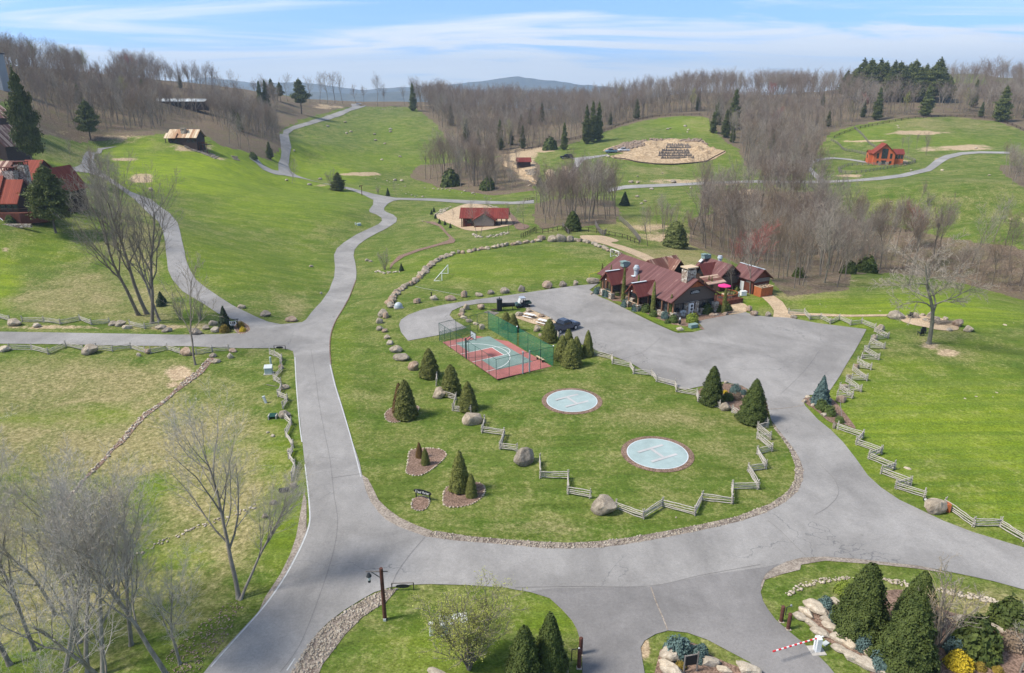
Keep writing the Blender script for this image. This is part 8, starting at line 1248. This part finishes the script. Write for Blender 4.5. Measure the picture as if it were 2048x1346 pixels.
thicket('low scrub along the edge of the back woods', [(870,240),(900,285),(1010,306),(1140,280),(1240,246),(1380,226),(1480,300),(1640,290),(1720,243),(1900,226),(2048,256),(2100,240),(1900,214),(1700,235),(1560,280),(1400,212),(1240,232),(1140,262),(1000,290)], 70, (3, 8), 34)
for i, (x, y, z, D, u, v) in enumerate(scatter(WOODS[1][1], 1500, 91)[:26]): pine(u, v, random.uniform(9, 15) * CF / D, 2, 'dark evergreen among the leafless trees ' + ('left of the middle field', 'above the middle field', 'between the two right fields', 'above the right field')[0 if u < 1150 else 1 if u < 1400 else 2 if u < 1660 else 3], 'evergreens in the back wood ' + ('left', 'above the middle field', 'between the fields', 'right')[0 if u < 1150 else 1 if u < 1400 else 2 if u < 1660 else 3], wf=.85, name='hemlock_tree')
for i, (x, y, z, D, u, v) in enumerate(scatter(WOODS[0][1], 2200, 92)[:10]): pine(u, v, random.uniform(7, 12) * CF / D, 2, 'dark evergreen standing among the leafless trees of the left hill', 'evergreens in the left hill wood', wf=.9, name='hemlock_tree')
for i, (x, y, z, D, u, v) in enumerate(list(scatter(WOODS[1][1], 2600, 93)[:26]) + list(scatter(WOODS[0][1], 2600, 94)[:9])): bt(u, v, random.uniform(11, 16) * CF / D, (TANM, TANM, REDM)[i % 3], 14, ('olive budding tree among the leafless woods on the ridges', 'russet budding tree among the leafless woods on the ridges')[i % 3 == 2], ('olive budding trees in the woods', 'russet budding trees in the woods')[i % 3 == 2])
print('TREES', len(ALL), len(ALL_IN))
# ------------------------------------------------------------------ blue mountains far away, and the air
def mountains(name, Y, prof, depth, seed, dip=-260):
    U = np.arange(-300, 2400, 6.0); us, vs = zip(*prof); top = np.interp(U, us, vs); rows = 14; V = []
    for r in range(rows):
        t = r / (rows - 1)
        for i, u in enumerate(U):
            d = ray(u, top[i]); k = Y / d[1]; x = d[0] * k; zt = CH + d[2] * k; n = fbm(np.array([x / 260]), np.array([t * 5 + seed]), 5, seed)[0] - .5
            yy = Y - depth * (1 - t); z = dip + (zt + n * 14 * (1 - t) + (vnoise(np.array([x / 60.]), np.array([9.]), seed)[0] - .5) * 7 - dip) * (t ** .8) + n * 170 * t * (1 - t) * 1.2; V.append((x * yy / Y, yy, z))
    n = len(U); i, j = np.meshgrid(np.arange(rows - 1), np.arange(n - 1), indexing='ij'); F = np.stack([i * n + j, i * n + j + 1, (i + 1) * n + j + 1, (i + 1) * n + j], -1).reshape(-1, 4)
    V = np.array(V); b = V[-n:].copy(); b[:, 1] += 600; b[:, 2] = dip; V = np.vstack([V, b]); k = (rows - 1) * n; j = np.arange(n - 1); F = np.vstack([F, np.stack([k + j, k + j + 1, k + n + j + 1, k + n + j], -1)]); o = put(name, mesh_np(name, V, F, 'far_hill', smooth=True)); tag(o, kind='structure'); return o
mountains('mountains', 6200, [(-300,196),(180,192),(330,172),(360,165),(395,158),(415,154),(440,158),(475,162),(520,168),(590,164),(640,168),(690,176),(720,180),(770,176),(830,173),(890,170),(960,163),(1000,157),(1035,153),(1070,158),(1120,163),(1150,168),(1200,172),(1240,176),(1300,180),(1500,184),(2400,190)], 1500, 5)
mountains('hills', 4200, [(-300,200),(400,192),(520,186),(600,182),(700,188),(800,184),(880,180),(960,178),(1020,182),(1100,178),(1160,180),(1230,188),(1400,194),(2400,200)], 1200, 9)
put('valley', mesh_np('valley', [(-9000, 1300, -265), (9000, 1300, -265), (9000, 9000, -265), (-9000, 9000, -265)], np.array([[0, 1, 2, 3]]), 'far_hill'))['kind'] = 'structure'
def haze():
    m = bpy.data.materials.new('haze'); m.use_nodes = True; t = m.node_tree; t.nodes.clear(); o = t.nodes.new('ShaderNodeOutputMaterial'); v = t.nodes.new('ShaderNodeVolumePrincipled'); v.inputs['Color'].default_value = (.62, .80, 1.0, 1); v.inputs['Density'].default_value = 0.00015; v.inputs['Anisotropy'].default_value = .2; t.links.new(v.outputs[0], o.inputs[1]); MAT['haze'] = m
    q = MB().box((0, 3250, 0), (18400, 8300, 640)).build('haze', 'haze'); q['kind'] = 'stuff'; q['label'] = 'pale blue haze in the air over the distant mountains'; q['category'] = 'haze'
haze()
